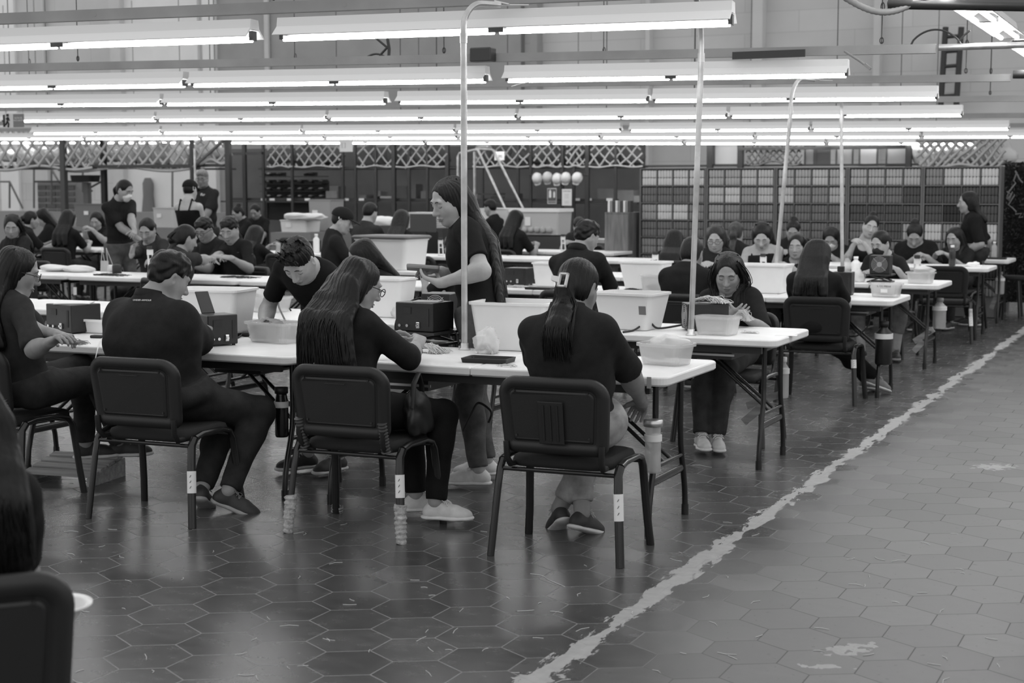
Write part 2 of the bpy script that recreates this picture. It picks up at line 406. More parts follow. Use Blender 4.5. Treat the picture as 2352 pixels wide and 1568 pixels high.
def curls(H, A, amp):
    def fn(V): q = (V - H) * 95; return amp * (np.sin(q[:, 0] + 2 * np.sin(q[:, 1] * .7)) + np.sin(q[:, 1] * 1.1 + 2 * np.sin(q[:, 2] * .8)) + np.sin(q[:, 2] * 1.2 + 2 * np.sin(q[:, 0] * .6))) / 2
    return fn
def strands(H, A, amp):
    def fn(V):
        q = V - H; x = q @ A[0]; y = q @ A[1]; z = q @ A[2]; a = np.arctan2(x, -y)
        w = np.where(z > -.08, a * .085, x); w = w + .004 * np.sin(z * 17 + a * 2) + .006 * np.sin(z * 6)
        return amp * (np.sin(w * 430) + .8 * np.sin(w * 233 + 1.3) + .7 * np.sin(w * 811 + .4 * np.sin(z * 11))) / 2
    return fn
CHAIR_FOR = []
def person(label, head, hy, hp=10., hip=None, by=None, hr=0., s=1., male=False, bulk=1., vox=.011, hands=None, feet=None, hair='long', hlen=.4,
           hair_g=.012, shirt=.012, sleeve=.8, collar=False, trousers=.03, legcut=.97, shoe='dark', skin=.3, curl=.55, handdir=None, palm=None,
           elbow=None, knee=None, lean=.0, face=True, glasses=False, mask=None, neckline=0., feetyaw=None, shoepitch=(0, 0), stand=False, group=None,
           tank=False, bow=.03, hairfront=None, torso=True, wide=1., eyes='down', shw=None, parting=False, chair=None, hem=.0, hairw=1.):
    H = np.asarray(head, float); by = hy if by is None else by; A = frame(hy, hp, hr); B = frame(by)
    hip = np.asarray(hip, float); base = (hip[0], hip[1], 0.); fv = B[1]; rv = B[0]
    root = thing('person', label, 'person', base, group=group)
    N = H + s * (-A[2] * .125 - A[1] * .045); P = hip.copy()
    M = (P + N) / 2 - fv * bow; bez = lambda t: P * (1 - t) ** 2 + 2 * M * t * (1 - t) + N * t * t
    tang = lambda t: nrm(2 * (M - P) * (1 - t) + 2 * (N - M) * t)
    def tf(t): u = tang(t); r_ = nrm(rv - u * (rv @ u)); return np.array([r_, np.cross(u, r_), u])
    sh = shw or (.172 if male else .148) * s * bulk ** .3; Sh = bez(.9); ta = tf(.85)
    S = [Sh - ta[0] * sh - ta[2] * .03, Sh + ta[0] * sh - ta[2] * .03]
    L1, L2 = (.285 * s, .25 * s)
    if hands is None:
        c = V3(H[0], H[1], .82) + fv * .27; hands = [c - rv * .07, c + rv * .07]
    pole = elbow if elbow is not None else [-rv * .5 - fv * .25 - V3(0, 0, .9), rv * .5 - fv * .25 - V3(0, 0, .9)]
    EL = []; WR = []
    for i in (0, 1):
        e, w = ik(S[i], np.asarray(hands[i], float), L1, L2, pole[i]); EL.append(e); WR.append(w)
    hw = .085 * s * min(bulk, 1.3); hj = [P - rv * hw - V3(0, 0, .01), P + rv * hw - V3(0, 0, .01)]
    if feet is None:
        c = V3(P[0], P[1], .095) + fv * (.34 if not stand else .02); feet = [c - rv * .09, c + rv * .09]
    T1, T2 = ((.41 * s, .415 * s) if not stand else (max(.40 * s, (P[2] - .09) * .51), max(.385 * s, (P[2] - .09) * .5)))
    kp = knee if knee is not None else [fv + V3(0, 0, 1.2) - rv * .1, fv + V3(0, 0, 1.2) + rv * .1]
    KN = []; AN = []
    for i in (0, 1):
        if stand: dl = np.linalg.norm(hj[i] - np.asarray(feet[i], float)); T1, T2 = .51 * dl, .505 * dl
        k_, a_ = ik(hj[i], np.asarray(feet[i], float), T1, T2, kp[i]); KN.append(k_); AN.append(a_)
    bt = math.sqrt(bulk)
    # ---- body
    f = Field(); head_field(f, H, A, s, male, N + tang(1) * .0, wide)
    def trunk(f, o, k=.06):
        for t, w, d, h in ((.0, .158, .118, .13 if stand else .085), (.3, .135, .105, .13), (.58, .140, .108, .14), (.76, .150, .100, .11)):
            if male: w *= (1.0 if t < .5 else 1.08)
            f.ell(bez(t), tf(t), V3(w * s * bulk + o, d * s * (bulk if t < .7 else bt) + o, h * s + o), k)
        if not male and not tank or tank:
            if not male:
                a = tf(.62)
                for i in (-1, 1): f.ell(bez(.62) + a[0] * i * .065 * s + a[1] * .075 * s * bt, a, V3(.062, .055, .06) * s * bt + o, .05)
        a = tf(.92)
        f.cone(S[0] + ta[0] * .015, S[1] - ta[0] * .015, .047 * s + o, .047 * s + o, .05)
        for i in (0, 1): f.cone(bez(.95), S[i] + (ta[0] * .02 if i == 0 else -ta[0] * .02), .045 * s + o, .040 * s + o, .04)
        f.cone(bez(.97), bez(.86), .055 * s + o, .075 * s + o, .06)
    trunk(f, -.006)
    for i in (0, 1):
        f.cone(S[i], EL[i], .048 * s * bt, .040 * s * bt, .03); f.cone(EL[i], WR[i], .040 * s * bt, .026 * s, .025)
        f.ell(EL[i] + (WR[i] - EL[i]) * .25, np.array([nrm(np.cross(WR[i] - EL[i], V3(0, 0, 1))), nrm(np.cross(np.cross(WR[i] - EL[i], V3(0, 0, 1)), WR[i] - EL[i])), nrm(WR[i] - EL[i])]), V3(.04, .04, .08) * s * bt, .03)
        f.cone(hj[i], KN[i], .078 * s * min(bt, 1.12), .055 * s, .03); f.cone(KN[i], AN[i], .055 * s, .036 * s, .03)
        hd = (handdir[i] if handdir is not None else nrm(WR[i] - EL[i]) * .8 + fv * .2 + (rv if i == 0 else -rv) * .35)
        pn = (palm[i] if palm is not None else V3(0, 0, -1) + (rv if i == 0 else -rv) * .5)
        # thumb on the inner side
        hd = nrm(hd); pn2 = nrm(pn - hd * (pn @ hd)); l = np.cross(hd, pn2); want = (rv if i == 0 else -rv) + V3(0, 0, .3); sd = 1 if l @ want > 0 else -1
        hand_field(f, WR[i], hd, pn2, sd, s, curl if not isinstance(curl, tuple) else curl[i])
    hv = vox * .42; reg = [(H + A[1] * .0 - A[2] * .0, .155 * s, hv)] + [(WR[i] + .07 * nrm(hands[i] - EL[i]), .105 * s, max(vox * .4, .0038)) for i in (0, 1)]
    if np.linalg.norm(reg[1][0] - reg[2][0]) < .2: c = (reg[1][0] + reg[2][0]) / 2; reg = [reg[0], (c, .11 * s + np.linalg.norm(reg[1][0] - reg[2][0]) / 2, reg[1][2])]
    if not face: reg[0] = (H, .15 * s, vox * .6)
    body = link(solidify(f, vox, reg, origin=base, name='body'), 'body', skinA(skin), root)
    # ---- clothes
    if torso:
        g = Field(); trunk(g, .008)
        if sleeve > 0:
            for i in (0, 1):
                if sleeve <= 1: g.cone(S[i], S[i] + (EL[i] - S[i]) * sleeve, .055 * s * bt, .057 * s * bt, .025, cut=2)
                else:
                    g.cone(S[i], EL[i], .055 * s * bt, .05 * s * bt, .025); e = EL[i] + (WR[i] - EL[i]) * (sleeve - 1)
                    g.cone(EL[i], e, .05 * s * bt, .042 * s, .03, cut=2)
        nb = N - tang(1) * .03
        if tank or neckline < -.5:
            zz = bez(.80); g.plane(zz, tang(.8))
        else:
            g.cone(N - tang(1) * (.0 + neckline * .3) + ta[1] * (.01 + neckline * .5), N + tang(1) * .12 + ta[1] * .05, (.056 + neckline * .25) * s, .1 * s, .008, op='s')
        g.plane(P - tang(0) * hem, -tang(0), lo=P - .4, hi=P + .4)
        me = solidify(g, vox * .85, disp=wrinkle(int(abs(H[0] * 97 + H[1] * 31)) + 1, .0055 if vox < .012 else .003), origin=base, name='shirt', it=2)
        link(me, 'shirt', cloth(shirt), root)
        if tank:
            st = MB()
            for i in (-1, 1):
                a = bez(.97) + ta[0] * i * .085 * s; st.tube([bez(.78) + ta[0] * i * .075 * s - ta[1] * .1 * s - V3(*base), a - ta[1] * .03 + ta[2] * .035 * s - V3(*base), bez(.78) + ta[0] * i * .08 * s + ta[1] * .105 * s - V3(*base)], .012, 8, flat=(1, .4))
            st.build('strap', cloth(shirt), root)
        if collar:
            cl = MB(); cN = N - tang(1) * .004; rings = []
            for (o, rad, up) in ((0, .060, -.015), (0, .058, .036), (0, .064, .042), (0, .080, -.006)):
                ring = []
                for k in range(25):
                    a = R(-155 + 310 * k / 24) - math.pi / 2
                    dx, dy = math.cos(a) * rad * s * 1.08, math.sin(a) * rad * s * 1.05
                    ring.append(cN + ta[0] * dx + ta[1] * (dy + .008) + ta[2] * (up * s + .018 * math.sin(a) * -1) - V3(*base))
                rings.append(ring)
            vs = [p for r_ in rings for p in r_]; fs = [(i * 25 + k, i * 25 + k + 1, (i + 1) * 25 + k + 1, (i + 1) * 25 + k) for i in range(3) for k in range(24)]
            cl.add(vs, fs, True); o = cl.build('collar', cloth(shirt), root); sm = o.modifiers.new('thickness', 'SOLIDIFY'); sm.thickness = .003
    if trousers is not None:
        g = Field(); g.ell(P, tf(0), V3(.17 * s * bulk, .134 * s * bulk, (.14 if stand else .098) * s), .04)
        g.ell(bez(.13), tf(.13), V3(.148 * s * bulk + .004, .114 * s * bulk + .004, .12 * s), .04)
        for i in (0, 1):
            bl = min(bt, 1.12); g.cone(hj[i], KN[i], .092 * s * bl, .066 * s * bl, .05); e = KN[i] + (AN[i] - KN[i]) * legcut
            g.cone(KN[i], e, .066 * s * bl, (.05 if legcut > .8 else .056) * s, .03, cut=2)
            g.ell(KN[i] + (AN[i] - KN[i]) * .28 - 0.012 * fv, np.array([rv, np.cross(nrm(KN[i] - AN[i]), rv), nrm(KN[i] - AN[i])]), V3(.06, .062, .1) * s, .03)
        g.plane(P + tang(0) * .06 * s, tang(0), lo=P - .3, hi=P + .3)
        link(solidify(g, vox, disp=wrinkle(int(abs(H[0] * 51 + H[1] * 17)), .0035 if vox < .012 else .002, 26.), origin=base, name='trousers', it=2), 'trousers', denim(trousers), root)
    fy = feetyaw or (by, by)
    if shoe:
        for i in (0, 1):
            Fm = frame(fy[i], shoepitch[i]); pos = AN[i] - Fm[2] * .08 * s + Fm[1] * .045 * s
            add_shoe(root, base, shoe, pos, fy[i], shoepitch[i], s=.87 * s)
    # ---- face details
    def seg(pts, r_, nm, m, flat=None):
        b = MB(); b.tube([np.asarray(p) - V3(*base) for p in pts], r_, 6, flat=flat); return b.build(nm, m, root)
    if face:
        fp = lambda x, z: face_point(f, H, A, s, x, z)
        mb = mat('brow_hair', .02, .7); ml = mat('lips_%d' % round(skin * 100), skin * .5, .45)
        for i in (-1, 1):
            seg([fp(i * x, z) + A[1] * .0005 for x, z in ((.014, .027), (.026, .031), (.038, .030), (.049, .023))], [.0022, .0034, .003, .001], 'eyebrow', mb)
            if eyes == 'down':
                seg([fp(i * x, z) + A[1] * .0004 for x, z in ((.018, .000), (.025, -.0045), (.034, -.005), (.042, -.001), (.046, .003))], [.0008, .0017, .002, .0019, .0009], 'eyelash', M_ink)
            else:
                e = Field(); c = fp(i * .031, .004) - A[1] * .0035 * s; e.ell(c, A, V3(.0125, .006, .0058) * s, .001); link(solidify(e, .0022, origin=base, name='eye'), 'eye', mat('eye_white', .6, .25), root)
                e = Field(); e.ell(c + A[1] * .0042 * s, A, V3(.0052, .003, .0054) * s, .001); link(solidify(e, .0018, origin=base, name='iris'), 'iris', mat('dark_iris', .01, .15), root)
                seg([fp(i * x, z) + A[1] * .001 for x, z in ((.017, .005), (.024, .0105), (.033, .0118), (.042, .008), (.047, .004))], [.0008, .0018, .002, .0019, .0009], 'eyelash', M_ink)
        if mask is None:
            seg([fp(x, z) for x, z in ((-.023, -.0655), (-.012, -.0615), (0, -.063), (.012, -.0615), (.023, -.0655))], [.0012, .0038, .0036, .0038, .0012], 'lips', ml)
            seg([fp(x, z) for x, z in ((-.021, -.0672), (-.01, -.0722), (0, -.0732), (.01, -.0722), (.021, -.0672))], [.0012, .0042, .0048, .0042, .0012], 'lips', ml)
    if mask is not None:
        g = Field(); L = lambda x, y, z: H + s * (A[0] * x + A[1] * y + A[2] * z)
        g.ell(L(0, .03, -.05), A, V3(.063, .075, .058) * s, .02); g.cone(L(0, .09, -.015), L(0, .104, -.03), .012 * s, .014 * s, .03)
        g.ell(L(0, .05, -.09), A, V3(.03, .04, .03) * s, .03)
        g.plane(L(0, .01, 0), -A[1]); g.plane(L(0, 0, -.008), A[2])
        mm = mat('mask_%d' % round(mask * 100), mask, .85); link(solidify(g, .004, origin=base, name='face_mask'), 'face_mask', mm, root)
        for i in (-1, 1): seg([L(i * .06, .03, -.03), L(i * .078, 0, .012), L(i * .08, -.02, .01)], .0016, 'mask_strap', mm)
    if glasses:
        b = MB(); L = lambda x, y, z: H + s * (A[0] * x + A[1] * y + A[2] * z) - V3(*base)
        for i in (-1, 1):
            b.tube([L(i * .033 + .025 * math.cos(a), .103, .002 + .018 * math.sin(a)) for a in np.linspace(0, 6.283, 21)[:-1]], .0021, 6, closed=True)
            b.tube([L(i * .058, .102, .006), L(i * .074, .07, .008), L(i * .079, 0, .006), L(i * .078, -.015, -.012)], .0021, 6)
        b.tube([L(-.008, .103, .006), L(0, .105, .009), L(.008, .103, .006)], .002, 6); b.build('eyeglasses', M_ink, root)
    # ---- hair
    L = lambda x, y, z: H + s * (A[0] * x * wide + A[1] * y + A[2] * z)
    g = Field(); G = lambda c, r, k, op='u': g.ell(L(*c), A, V3(*r) * s * V3(wide, 1, 1), k, op)
    back = -ta[1]; FRONT = []
    if hair in ('short', 'cap', 'fade', 'spiky'):
        G((0, -.016, .046), (.078, .0955, .085), .01)
        G((0, -.036, -.004), (.0665, .0635, .056), .03)
        if hair == 'spiky':
            G((0, .03, .085), (.06, .06, .042), .02); g_ = np.random.default_rng(2)
            for _ in range(46): x, y = g_.uniform(-.055, .055), g_.uniform(-.06, .085); g.cone(L(x, y, .085), L(x * 1.25 + g_.normal() * .008, y + .025, .135 + g_.uniform(0, .025)), .009, .002, .006)
        if hair == 'fade': G((0, .0, .07), (.073, .084, .062), .015)
        if hair == 'short': G((0, .012, .075), (.068, .08, .056), .02)
        G((0, .118, -.045), (.066, .09, .098), .012, 's'); G((0, .118, -.002), (.05, .082, .075), .012, 's')
        for i in (-1, 1): G((i * .085, -.008, -.008), (.018, .022, .032), .004, 's')
    else:
        G((0, -.017, .036), (.080, .0965, .0865), .01)
        G((0, -.034, -.02), (.073, .07, .07), .03)
        G((0, .128, -.06), (.074, .105, .1), .012, 's'); G((0, .118, .014), (.060, .09, .077), .02, 's')
        if hair in ('long', 'loose'):
            for i in (-1, 1): G((i * .064, -.033, -.03), (.022, .05, .085), .03)
        else:
            for i in (-1, 1): G((i * .086, -.004, -.012), (.022, .024, .036), .008, 's')
        if parting: g.chain([L(0, .085, .085), L(0, .06, .108), L(0, .02, .122), L(0, -.04, .124)], [.010, .008, .007, .004], .003, op='s')
        hb = [L(0, -.05, .04), L(0, -.085, -.03)]
        def fall(n, ln, x0=0., spread=0., off=.03):
            pts = [L(x0 * .6, -.06, .05), L(x0, -.082, -.04)]; z0 = pts[-1][2]
            for k in range(1, n + 1):
                z = z0 - ln * k / n; 
                t = np.clip((z - P[2]) / max(N[2] - P[2], .1), 0, 1.0); c = bez(t); dep = (.1 if t < .85 else .1 - (t - .85) * .35) * s * bt
                q = c + back * (dep + off) + ta[0] * (x0 + spread * k / n); 
                if z > N[2] - .02: q = pts[1] * (1 - min(1, (z0 - z) / .1)) + q * min(1, (z0 - z) / .1)
                q[2] = z; pts.append(q)
            return pts
        if hair in ('long', 'loose'):
            for x0, sp in ((-.055 * hairw, -.03 * hairw), (0, 0), (.055 * hairw, .03 * hairw)):
                pts = fall(5, hlen * s, x0, sp * (1 + hlen), .012); m = len(pts)
                g.chain(pts, [.05] + [(.052 - .026 * (k / m) ** 3) * hairw ** .5 for k in range(1, m)], .035, flat=(back, 1.35 * hairw))
        if hairfront:
            for i in hairfront:
                f0 = bez(.62)
                pts = [L(i * .06, -.005, .07), L(i * .09, -.012, .0), L(i * .098, -.018, -.085), S[(i + 1) // 2] * .45 + N * .55 + ta[1] * .07 + V3(0, 0, .0), f0 + ta[1] * (.135 * s * bt) + ta[0] * i * .085 - V3(0, 0, max(0, hlen - .3))]
                g.chain(pts, [.014, .015, .022, .028, .016], .02); FRONT.append(pts)
        if hair == 'pony':
            g.ell(L(0, -.1, .03), A, V3(.03, .03, .03) * s, .02); pts = fall(5, hlen * s, 0, 0, .03); pts[0] = L(0, -.1, .03); pts[1] = L(0, -.125, -.05)
            g.chain(pts, [.026] + [.045 - .022 * (k / len(pts)) for k in range(1, len(pts))], .02, flat=(back, 1.2))
        if hair == 'claw':
            g.ell(L(0, -.1, -.02), A, V3(.04, .03, .045) * s, .03); pts = fall(5, .24 * s, 0, 0, .02); pts[0] = L(0, -.09, 0); pts[1] = L(0, -.115, -.05)
            g.chain(pts, [.03, .036, .045, .055, .058, .05, .03], .02, flat=(back, 1.5))
        if hair == 'bun':
            g.ell(L(0, -.07, .115), A, V3(.042, .042, .036) * s, .015)
        if hair == 'lowbun':
            g.ell(L(0, -.118, .0), A, V3(.045, .035, .042) * s, .015)
    if vox < .012 and hair in ('long', 'loose', 'claw', 'pony'):
        sg = np.random.default_rng(int(abs(H[0] * 1000)) + 5); sb = MB(); nS = 170 if vox < .0095 else 70
        for _ in range(nS):
            u = sg.uniform(-1, 1)
            if hair in ('long', 'loose'):
                x0 = u * .088 * hairw; pts = fall(6, hlen * s * sg.uniform(.8, 1.1), x0, .35 * x0, .048 - .018 * u * u + sg.uniform(-.003, .006))
                pts[0] = L(u * .06, -.055, .105); pts[1] = L(u * .085, -.09 + .035 * u * u, -.02)
            elif hair == 'claw':
                pts = fall(5, .27 * s * sg.uniform(.75, 1.05), u * .05, u * .02, .054 - .025 * u * u + sg.uniform(-.004, .008)); pts[0] = L(u * .02, -.125, -.01); pts[1] = L(u * .03, -.135 + .01 * u * u, -.05)
            else:
                pts = fall(5, hlen * s * sg.uniform(.7, 1.15), u * .035, u * .02, .06 - .02 * u * u); pts[0] = L(u * .02, -.12, .03); pts[1] = L(u * .03, -.16, -.04)
            ph = sg.uniform(0, 6); pts = [p + ta[0] * .004 * math.sin(ph + 1.3 * i) + sg.normal(size=3) * .0012 for i, p in enumerate(pts)]
            fine = []
            for i in range(len(pts) - 1):
                p0, p1, p2, p3 = pts[max(i - 1, 0)], pts[i], pts[i + 1], pts[min(i + 2, len(pts) - 1)]
                for t in (0, .33, .67): fine.append(.5 * ((2 * p1) + (p2 - p0) * t + (2 * p0 - 5 * p1 + 4 * p2 - p3) * t * t + (-p0 + 3 * p1 - 3 * p2 + p3) * t ** 3) - V3(*base))
            fine.append(pts[-1] - V3(*base)); m = len(fine); sb.tube(fine, [.0034 * (1 - .75 * (k / m) ** 2) for k in range(m)], 4, caps=False)
        for q_ in FRONT:
            for _ in range(40):
                o_ = sg.normal(size=3) * .011; pp = [np.asarray(p) + o_ * (1 + .4 * i) + A[1] * .012 for i, p in enumerate(q_)]; fine = []
                for i in range(len(pp) - 1):
                    p0, p1, p2, p3 = pp[max(i - 1, 0)], pp[i], pp[i + 1], pp[min(i + 2, len(pp) - 1)]
                    for t in (0, .33, .67): fine.append(.5 * ((2 * p1) + (p2 - p0) * t + (2 * p0 - 5 * p1 + 4 * p2 - p3) * t * t + (-p0 + 3 * p1 - 3 * p2 + p3) * t ** 3) - V3(*base))
                m = len(fine); sb.tube(fine, [.0032 * (1 - .75 * (k / m) ** 2) for k in range(m)], 4, caps=False)
        sb.build('hair_strands', hairM(hair_g), root)
    hv2 = vox * .55
    me = solidify(g, hv2, disp=(curls(H, A, .0045) if hair in ('fade', 'short') and vox < .012 else strands(H, A, .0019 if vox < .009 else .0012)), origin=base, name='hair', it=1)
    hg = link(me, 'hair', hairM(hair_g), root)
    if hair == 'cap':
        c = Field(); c.ell(L(0, -.012, .05), A, V3(.092, .108, .088) * s, .01); c.plane(L(0, 0, .035), -A[2])
        c2 = Field(); c2.ell(L(0, .1, .036), np.array([A[0], nrm(A[1] - A[2] * .2), nrm(A[2] + A[1] * .2)]), V3(.078, .085, .009) * s, .01)
        link(solidify(c, .006, origin=base, name='cap'), 'cap', cloth(.012), root); link(solidify(c2, .0055, origin=base, name='cap_peak'), 'cap_peak', cloth(.012), root)
    if 'curly' in (hair if isinstance(hair, str) else ''): pass
    root['_j'] = 0; del root['_j']
    return dict(root=root, H=H, A=A, N=N, P=P, base=V3(*base), bez=bez, ta=ta, tf=tf, S=S, EL=EL, WR=WR, KN=KN, AN=AN, L=L, f=f, s=s, back=back)
# ---------------------------------------------------------------- the hall
def floor_material():
    m = bpy.data.materials.new('hexagon_floor_tiles'); m.use_nodes = True; nt = m.node_tree; b = nt.nodes['Principled BSDF']; N = nt.nodes.new; Lk = nt.links.new
    def mth(op, a, b_=None, c=None):
        n = N('ShaderNodeMath'); n.operation = op
        for i, v in enumerate((a, b_, c)):
            if v is None: continue
            if isinstance(v, (int, float)): n.inputs[i].default_value = v
            else: Lk(v, n.inputs[i])
        return n.outputs[0]
    geo = N('ShaderNodeNewGeometry'); sep = N('ShaderNodeSeparateXYZ'); Lk(geo.outputs['Position'], sep.inputs[0])
    X0, Y0, wd = HEX0[0], HEX0[1], HEXW; ht = wd * math.sqrt(3)
    x = mth('SUBTRACT', sep.outputs[0], X0); y = mth('SUBTRACT', sep.outputs[1], Y0)
    # two interleaved rectangular lattices of centres; vertices point along +-Y
    def lat(ox, oy):
        u = mth('ROUND', mth('DIVIDE', mth('SUBTRACT', x, ox), wd)); v = mth('ROUND', mth('DIVIDE', mth('SUBTRACT', y, oy), ht))
        dx = mth('SUBTRACT', mth('SUBTRACT', x, ox), mth('MULTIPLY', u, wd)); dy = mth('SUBTRACT', mth('SUBTRACT', y, oy), mth('MULTIPLY', v, ht))
        ax = mth('ABSOLUTE', dx); ay = mth('ABSOLUTE', dy)
        d = mth('MAXIMUM', ax, mth('ADD', mth('MULTIPLY', ax, .5), mth('MULTIPLY', ay, .8660254)))
        q = mth('ADD', mth('MULTIPLY', dx, dx), mth('MULTIPLY', dy, dy))
        return d, q, mth('ADD', u, ox / wd), mth('ADD', v, oy * 17.3)
    dA, qA, uA, vA = lat(0, 0); dB, qB, uB, vB = lat(wd / 2, ht / 2)
    sel = mth('LESS_THAN', qA, qB)
    mix = lambda a, b_: mth('ADD', mth('MULTIPLY', a, sel), mth('MULTIPLY', b_, mth('SUBTRACT', 1, sel)))
    d = mix(dA, dB); u = mix(uA, uB); v = mix(vA, vB)
    cv = N('ShaderNodeCombineXYZ'); Lk(u, cv.inputs[0]); Lk(v, cv.inputs[1])
    wn = N('ShaderNodeTexWhiteNoise'); wn.noise_dimensions = '2D'; Lk(cv.outputs[0], wn.inputs['Vector'])
    wj = N('ShaderNodeTexNoise'); wj.inputs['Scale'].default_value = 12; Lk(geo.outputs['Position'], wj.inputs['Vector'])
    edge = mth('SUBTRACT', wd / 2, d); gw = mth('ADD', .0004, mth('MULTIPLY', wj.outputs[0], .0016))
    grout = N('ShaderNodeMapRange'); grout.interpolation_type = 'SMOOTHSTEP'; Lk(edge, grout.inputs[0]); Lk(gw, grout.inputs[1]); Lk(mth('ADD', gw, .0016), grout.inputs[2])
    grout.inputs[3].default_value = 1; grout.inputs[4].default_value = 0
    # worn walkway to the right of the painted line, dark polished tiles to the left
    n1 = N('ShaderNodeTexNoise'); n1.inputs['Scale'].default_value = 1.1; n1.inputs['Detail'].default_value = 4; Lk(geo.outputs['Position'], n1.inputs['Vector'])
    wx = mth('ADD', mth('MULTIPLY', u, wd), mth('MULTIPLY', mth('SUBTRACT', n1.outputs[0], .5), .5))
    wear = N('ShaderNodeMapRange'); wear.interpolation_type = 'SMOOTHSTEP'; Lk(mth('ADD', wx, X0), wear.inputs[0]); wear.inputs[1].default_value = -2.05; wear.inputs[2].default_value = -1.35
    tone = mth('ADD', mth('ADD', .068, mth('MULTIPLY', wear.outputs[0], .010)), mth('MULTIPLY', mth('SUBTRACT', wn.outputs[0], .5), .035))
    n2 = N('ShaderNodeTexNoise'); n2.inputs['Scale'].default_value = 9; n2.inputs['Detail'].default_value = 6; n2.inputs['Roughness'].default_value = .65
    mp = N('ShaderNodeMapping'); mp.inputs['Scale'].default_value = (1, 1.6, 1); Lk(geo.outputs['Position'], mp.inputs[0]); Lk(mp.outputs[0], n2.inputs['Vector'])
    tone = mth('MULTIPLY', tone, mth('ADD', .55, mth('MULTIPLY', n2.outputs[0], .9)))
    sp = N('ShaderNodeTexNoise'); sp.inputs['Scale'].default_value = 34; sp.inputs['Detail'].default_value = 2; Lk(geo.outputs['Position'], sp.inputs['Vector'])
    pit = mth('MULTIPLY', mth('GREATER_THAN', sp.outputs[0], .70), wear.outputs[0]); tone = mth('MULTIPLY', tone, mth('SUBTRACT', 1, mth('MULTIPLY', pit, .5)))
    gcol = mth('ADD', .19, mth('MULTIPLY', wear.outputs[0], -.145))
    tone = mth('ADD', mth('MULTIPLY', tone, mth('SUBTRACT', 1, grout.outputs[0])), mth('MULTIPLY', gcol, grout.outputs[0]))
    # the flaking painted line and the stray paint patches
    np_ = N('ShaderNodeTexNoise'); np_.inputs['Scale'].default_value = 4.5; np_.inputs['Detail'].default_value = 8; np_.inputs['Roughness'].default_value = .7
    mp2 = N('ShaderNodeMapping'); mp2.inputs['Scale'].default_value = (3.2, .8, 1); mp2.inputs['Rotation'].default_value = (0, 0, .12); Lk(geo.outputs['Position'], mp2.inputs[0]); Lk(mp2.outputs[0], np_.inputs['Vector'])
    ax = mth('ABSOLUTE', mth('SUBTRACT', sep.outputs[0], STRIPE_X)); 
    cov = mth('ADD', mth('ADD', .52, mth('MULTIPLY', mth('SUBTRACT', n1.outputs[0], .5), .5)), mth('MULTIPLY', mth('SUBTRACT', ax, .035), -3.0))
    paint = mth('GREATER_THAN', cov, np_.outputs[0]); paint = mth('MULTIPLY', paint, mth('LESS_THAN', ax, .068))
    np2 = N('ShaderNodeTexNoise'); np2.inputs['Scale'].default_value = 22; np2.inputs['Detail'].default_value = 6; Lk(geo.outputs['Position'], np2.inputs['Vector'])
    for (px, py, rx, ry, rot) in PATCHES:
        dx = mth('SUBTRACT', sep.outputs[0], px); dy = mth('SUBTRACT', sep.outputs[1], py); c_, s_ = math.cos(rot), math.sin(rot)
        e1 = mth('DIVIDE', mth('ADD', mth('MULTIPLY', dx, c_), mth('MULTIPLY', dy, s_)), rx); e2 = mth('DIVIDE', mth('ADD', mth('MULTIPLY', dx, -s_), mth('MULTIPLY', dy, c_)), ry)
        r2 = mth('ADD', mth('MULTIPLY', e1, e1), mth('MULTIPLY', e2, e2))
        paint = mth('MAXIMUM', paint, mth('GREATER_THAN', mth('SUBTRACT', .62, mth('MULTIPLY', r2, .22)), mth('ADD', np2.outputs[0], 0.02)))
    tone = mth('ADD', mth('MULTIPLY', tone, mth('SUBTRACT', 1, paint)), mth('MULTIPLY', paint, mth('ADD', .24, mth('MULTIPLY', np2.outputs[0], .16))))
    cc = N('ShaderNodeCombineColor'); [Lk(tone, cc.inputs[i]) for i in range(3)]; Lk(cc.outputs[0], b.inputs['Base Color'])
    rough = mth('ADD', mth('ADD', .20, mth('MULTIPLY', wear.outputs[0], .17)), mth('ADD', mth('MULTIPLY', n2.outputs[0], .12), mth('MULTIPLY', paint, .3)))
    rough = mth('ADD', rough, mth('MULTIPLY', grout.outputs[0], .3)); Lk(rough, b.inputs['Roughness'])
    hgt = mth('MULTIPLY', grout.outputs[0], -1)
    bp = N('ShaderNodeBump'); bp.inputs['Strength'].default_value = .12; bp.inputs['Distance'].default_value = .003; Lk(hgt, bp.inputs['Height']); Lk(bp.outputs[0], b.inputs['Normal'])
    b.inputs['Specular IOR Level'].default_value = .7
    return m
STRIPE_X = -1.91; HEXW = .2555
_h = onZ(400 + 945 / 2.352, 1150 + 752 / 2.352); HEX0 = (_h[0], _h[1])
_q = [onZ(1950, 1490), onZ(2285, 1072), onZ(1240, 1556), onZ(1890, 1530)]
PATCHES = [(_q[0][0], _q[0][1], .13, .075, 1.0), (_q[1][0], _q[1][1], .16, .11, .9), (_q[2][0], _q[2][1], .1, .05, .4), (_q[3][0], _q[3][1], .1, .03, .3)]
YB = 30.0      # back wall
fl = MB(); fl.box((-9, 14, -.06), (50, 48, .12)); o = fl.build('floor', floor_material()); tag(o, kind='structure')
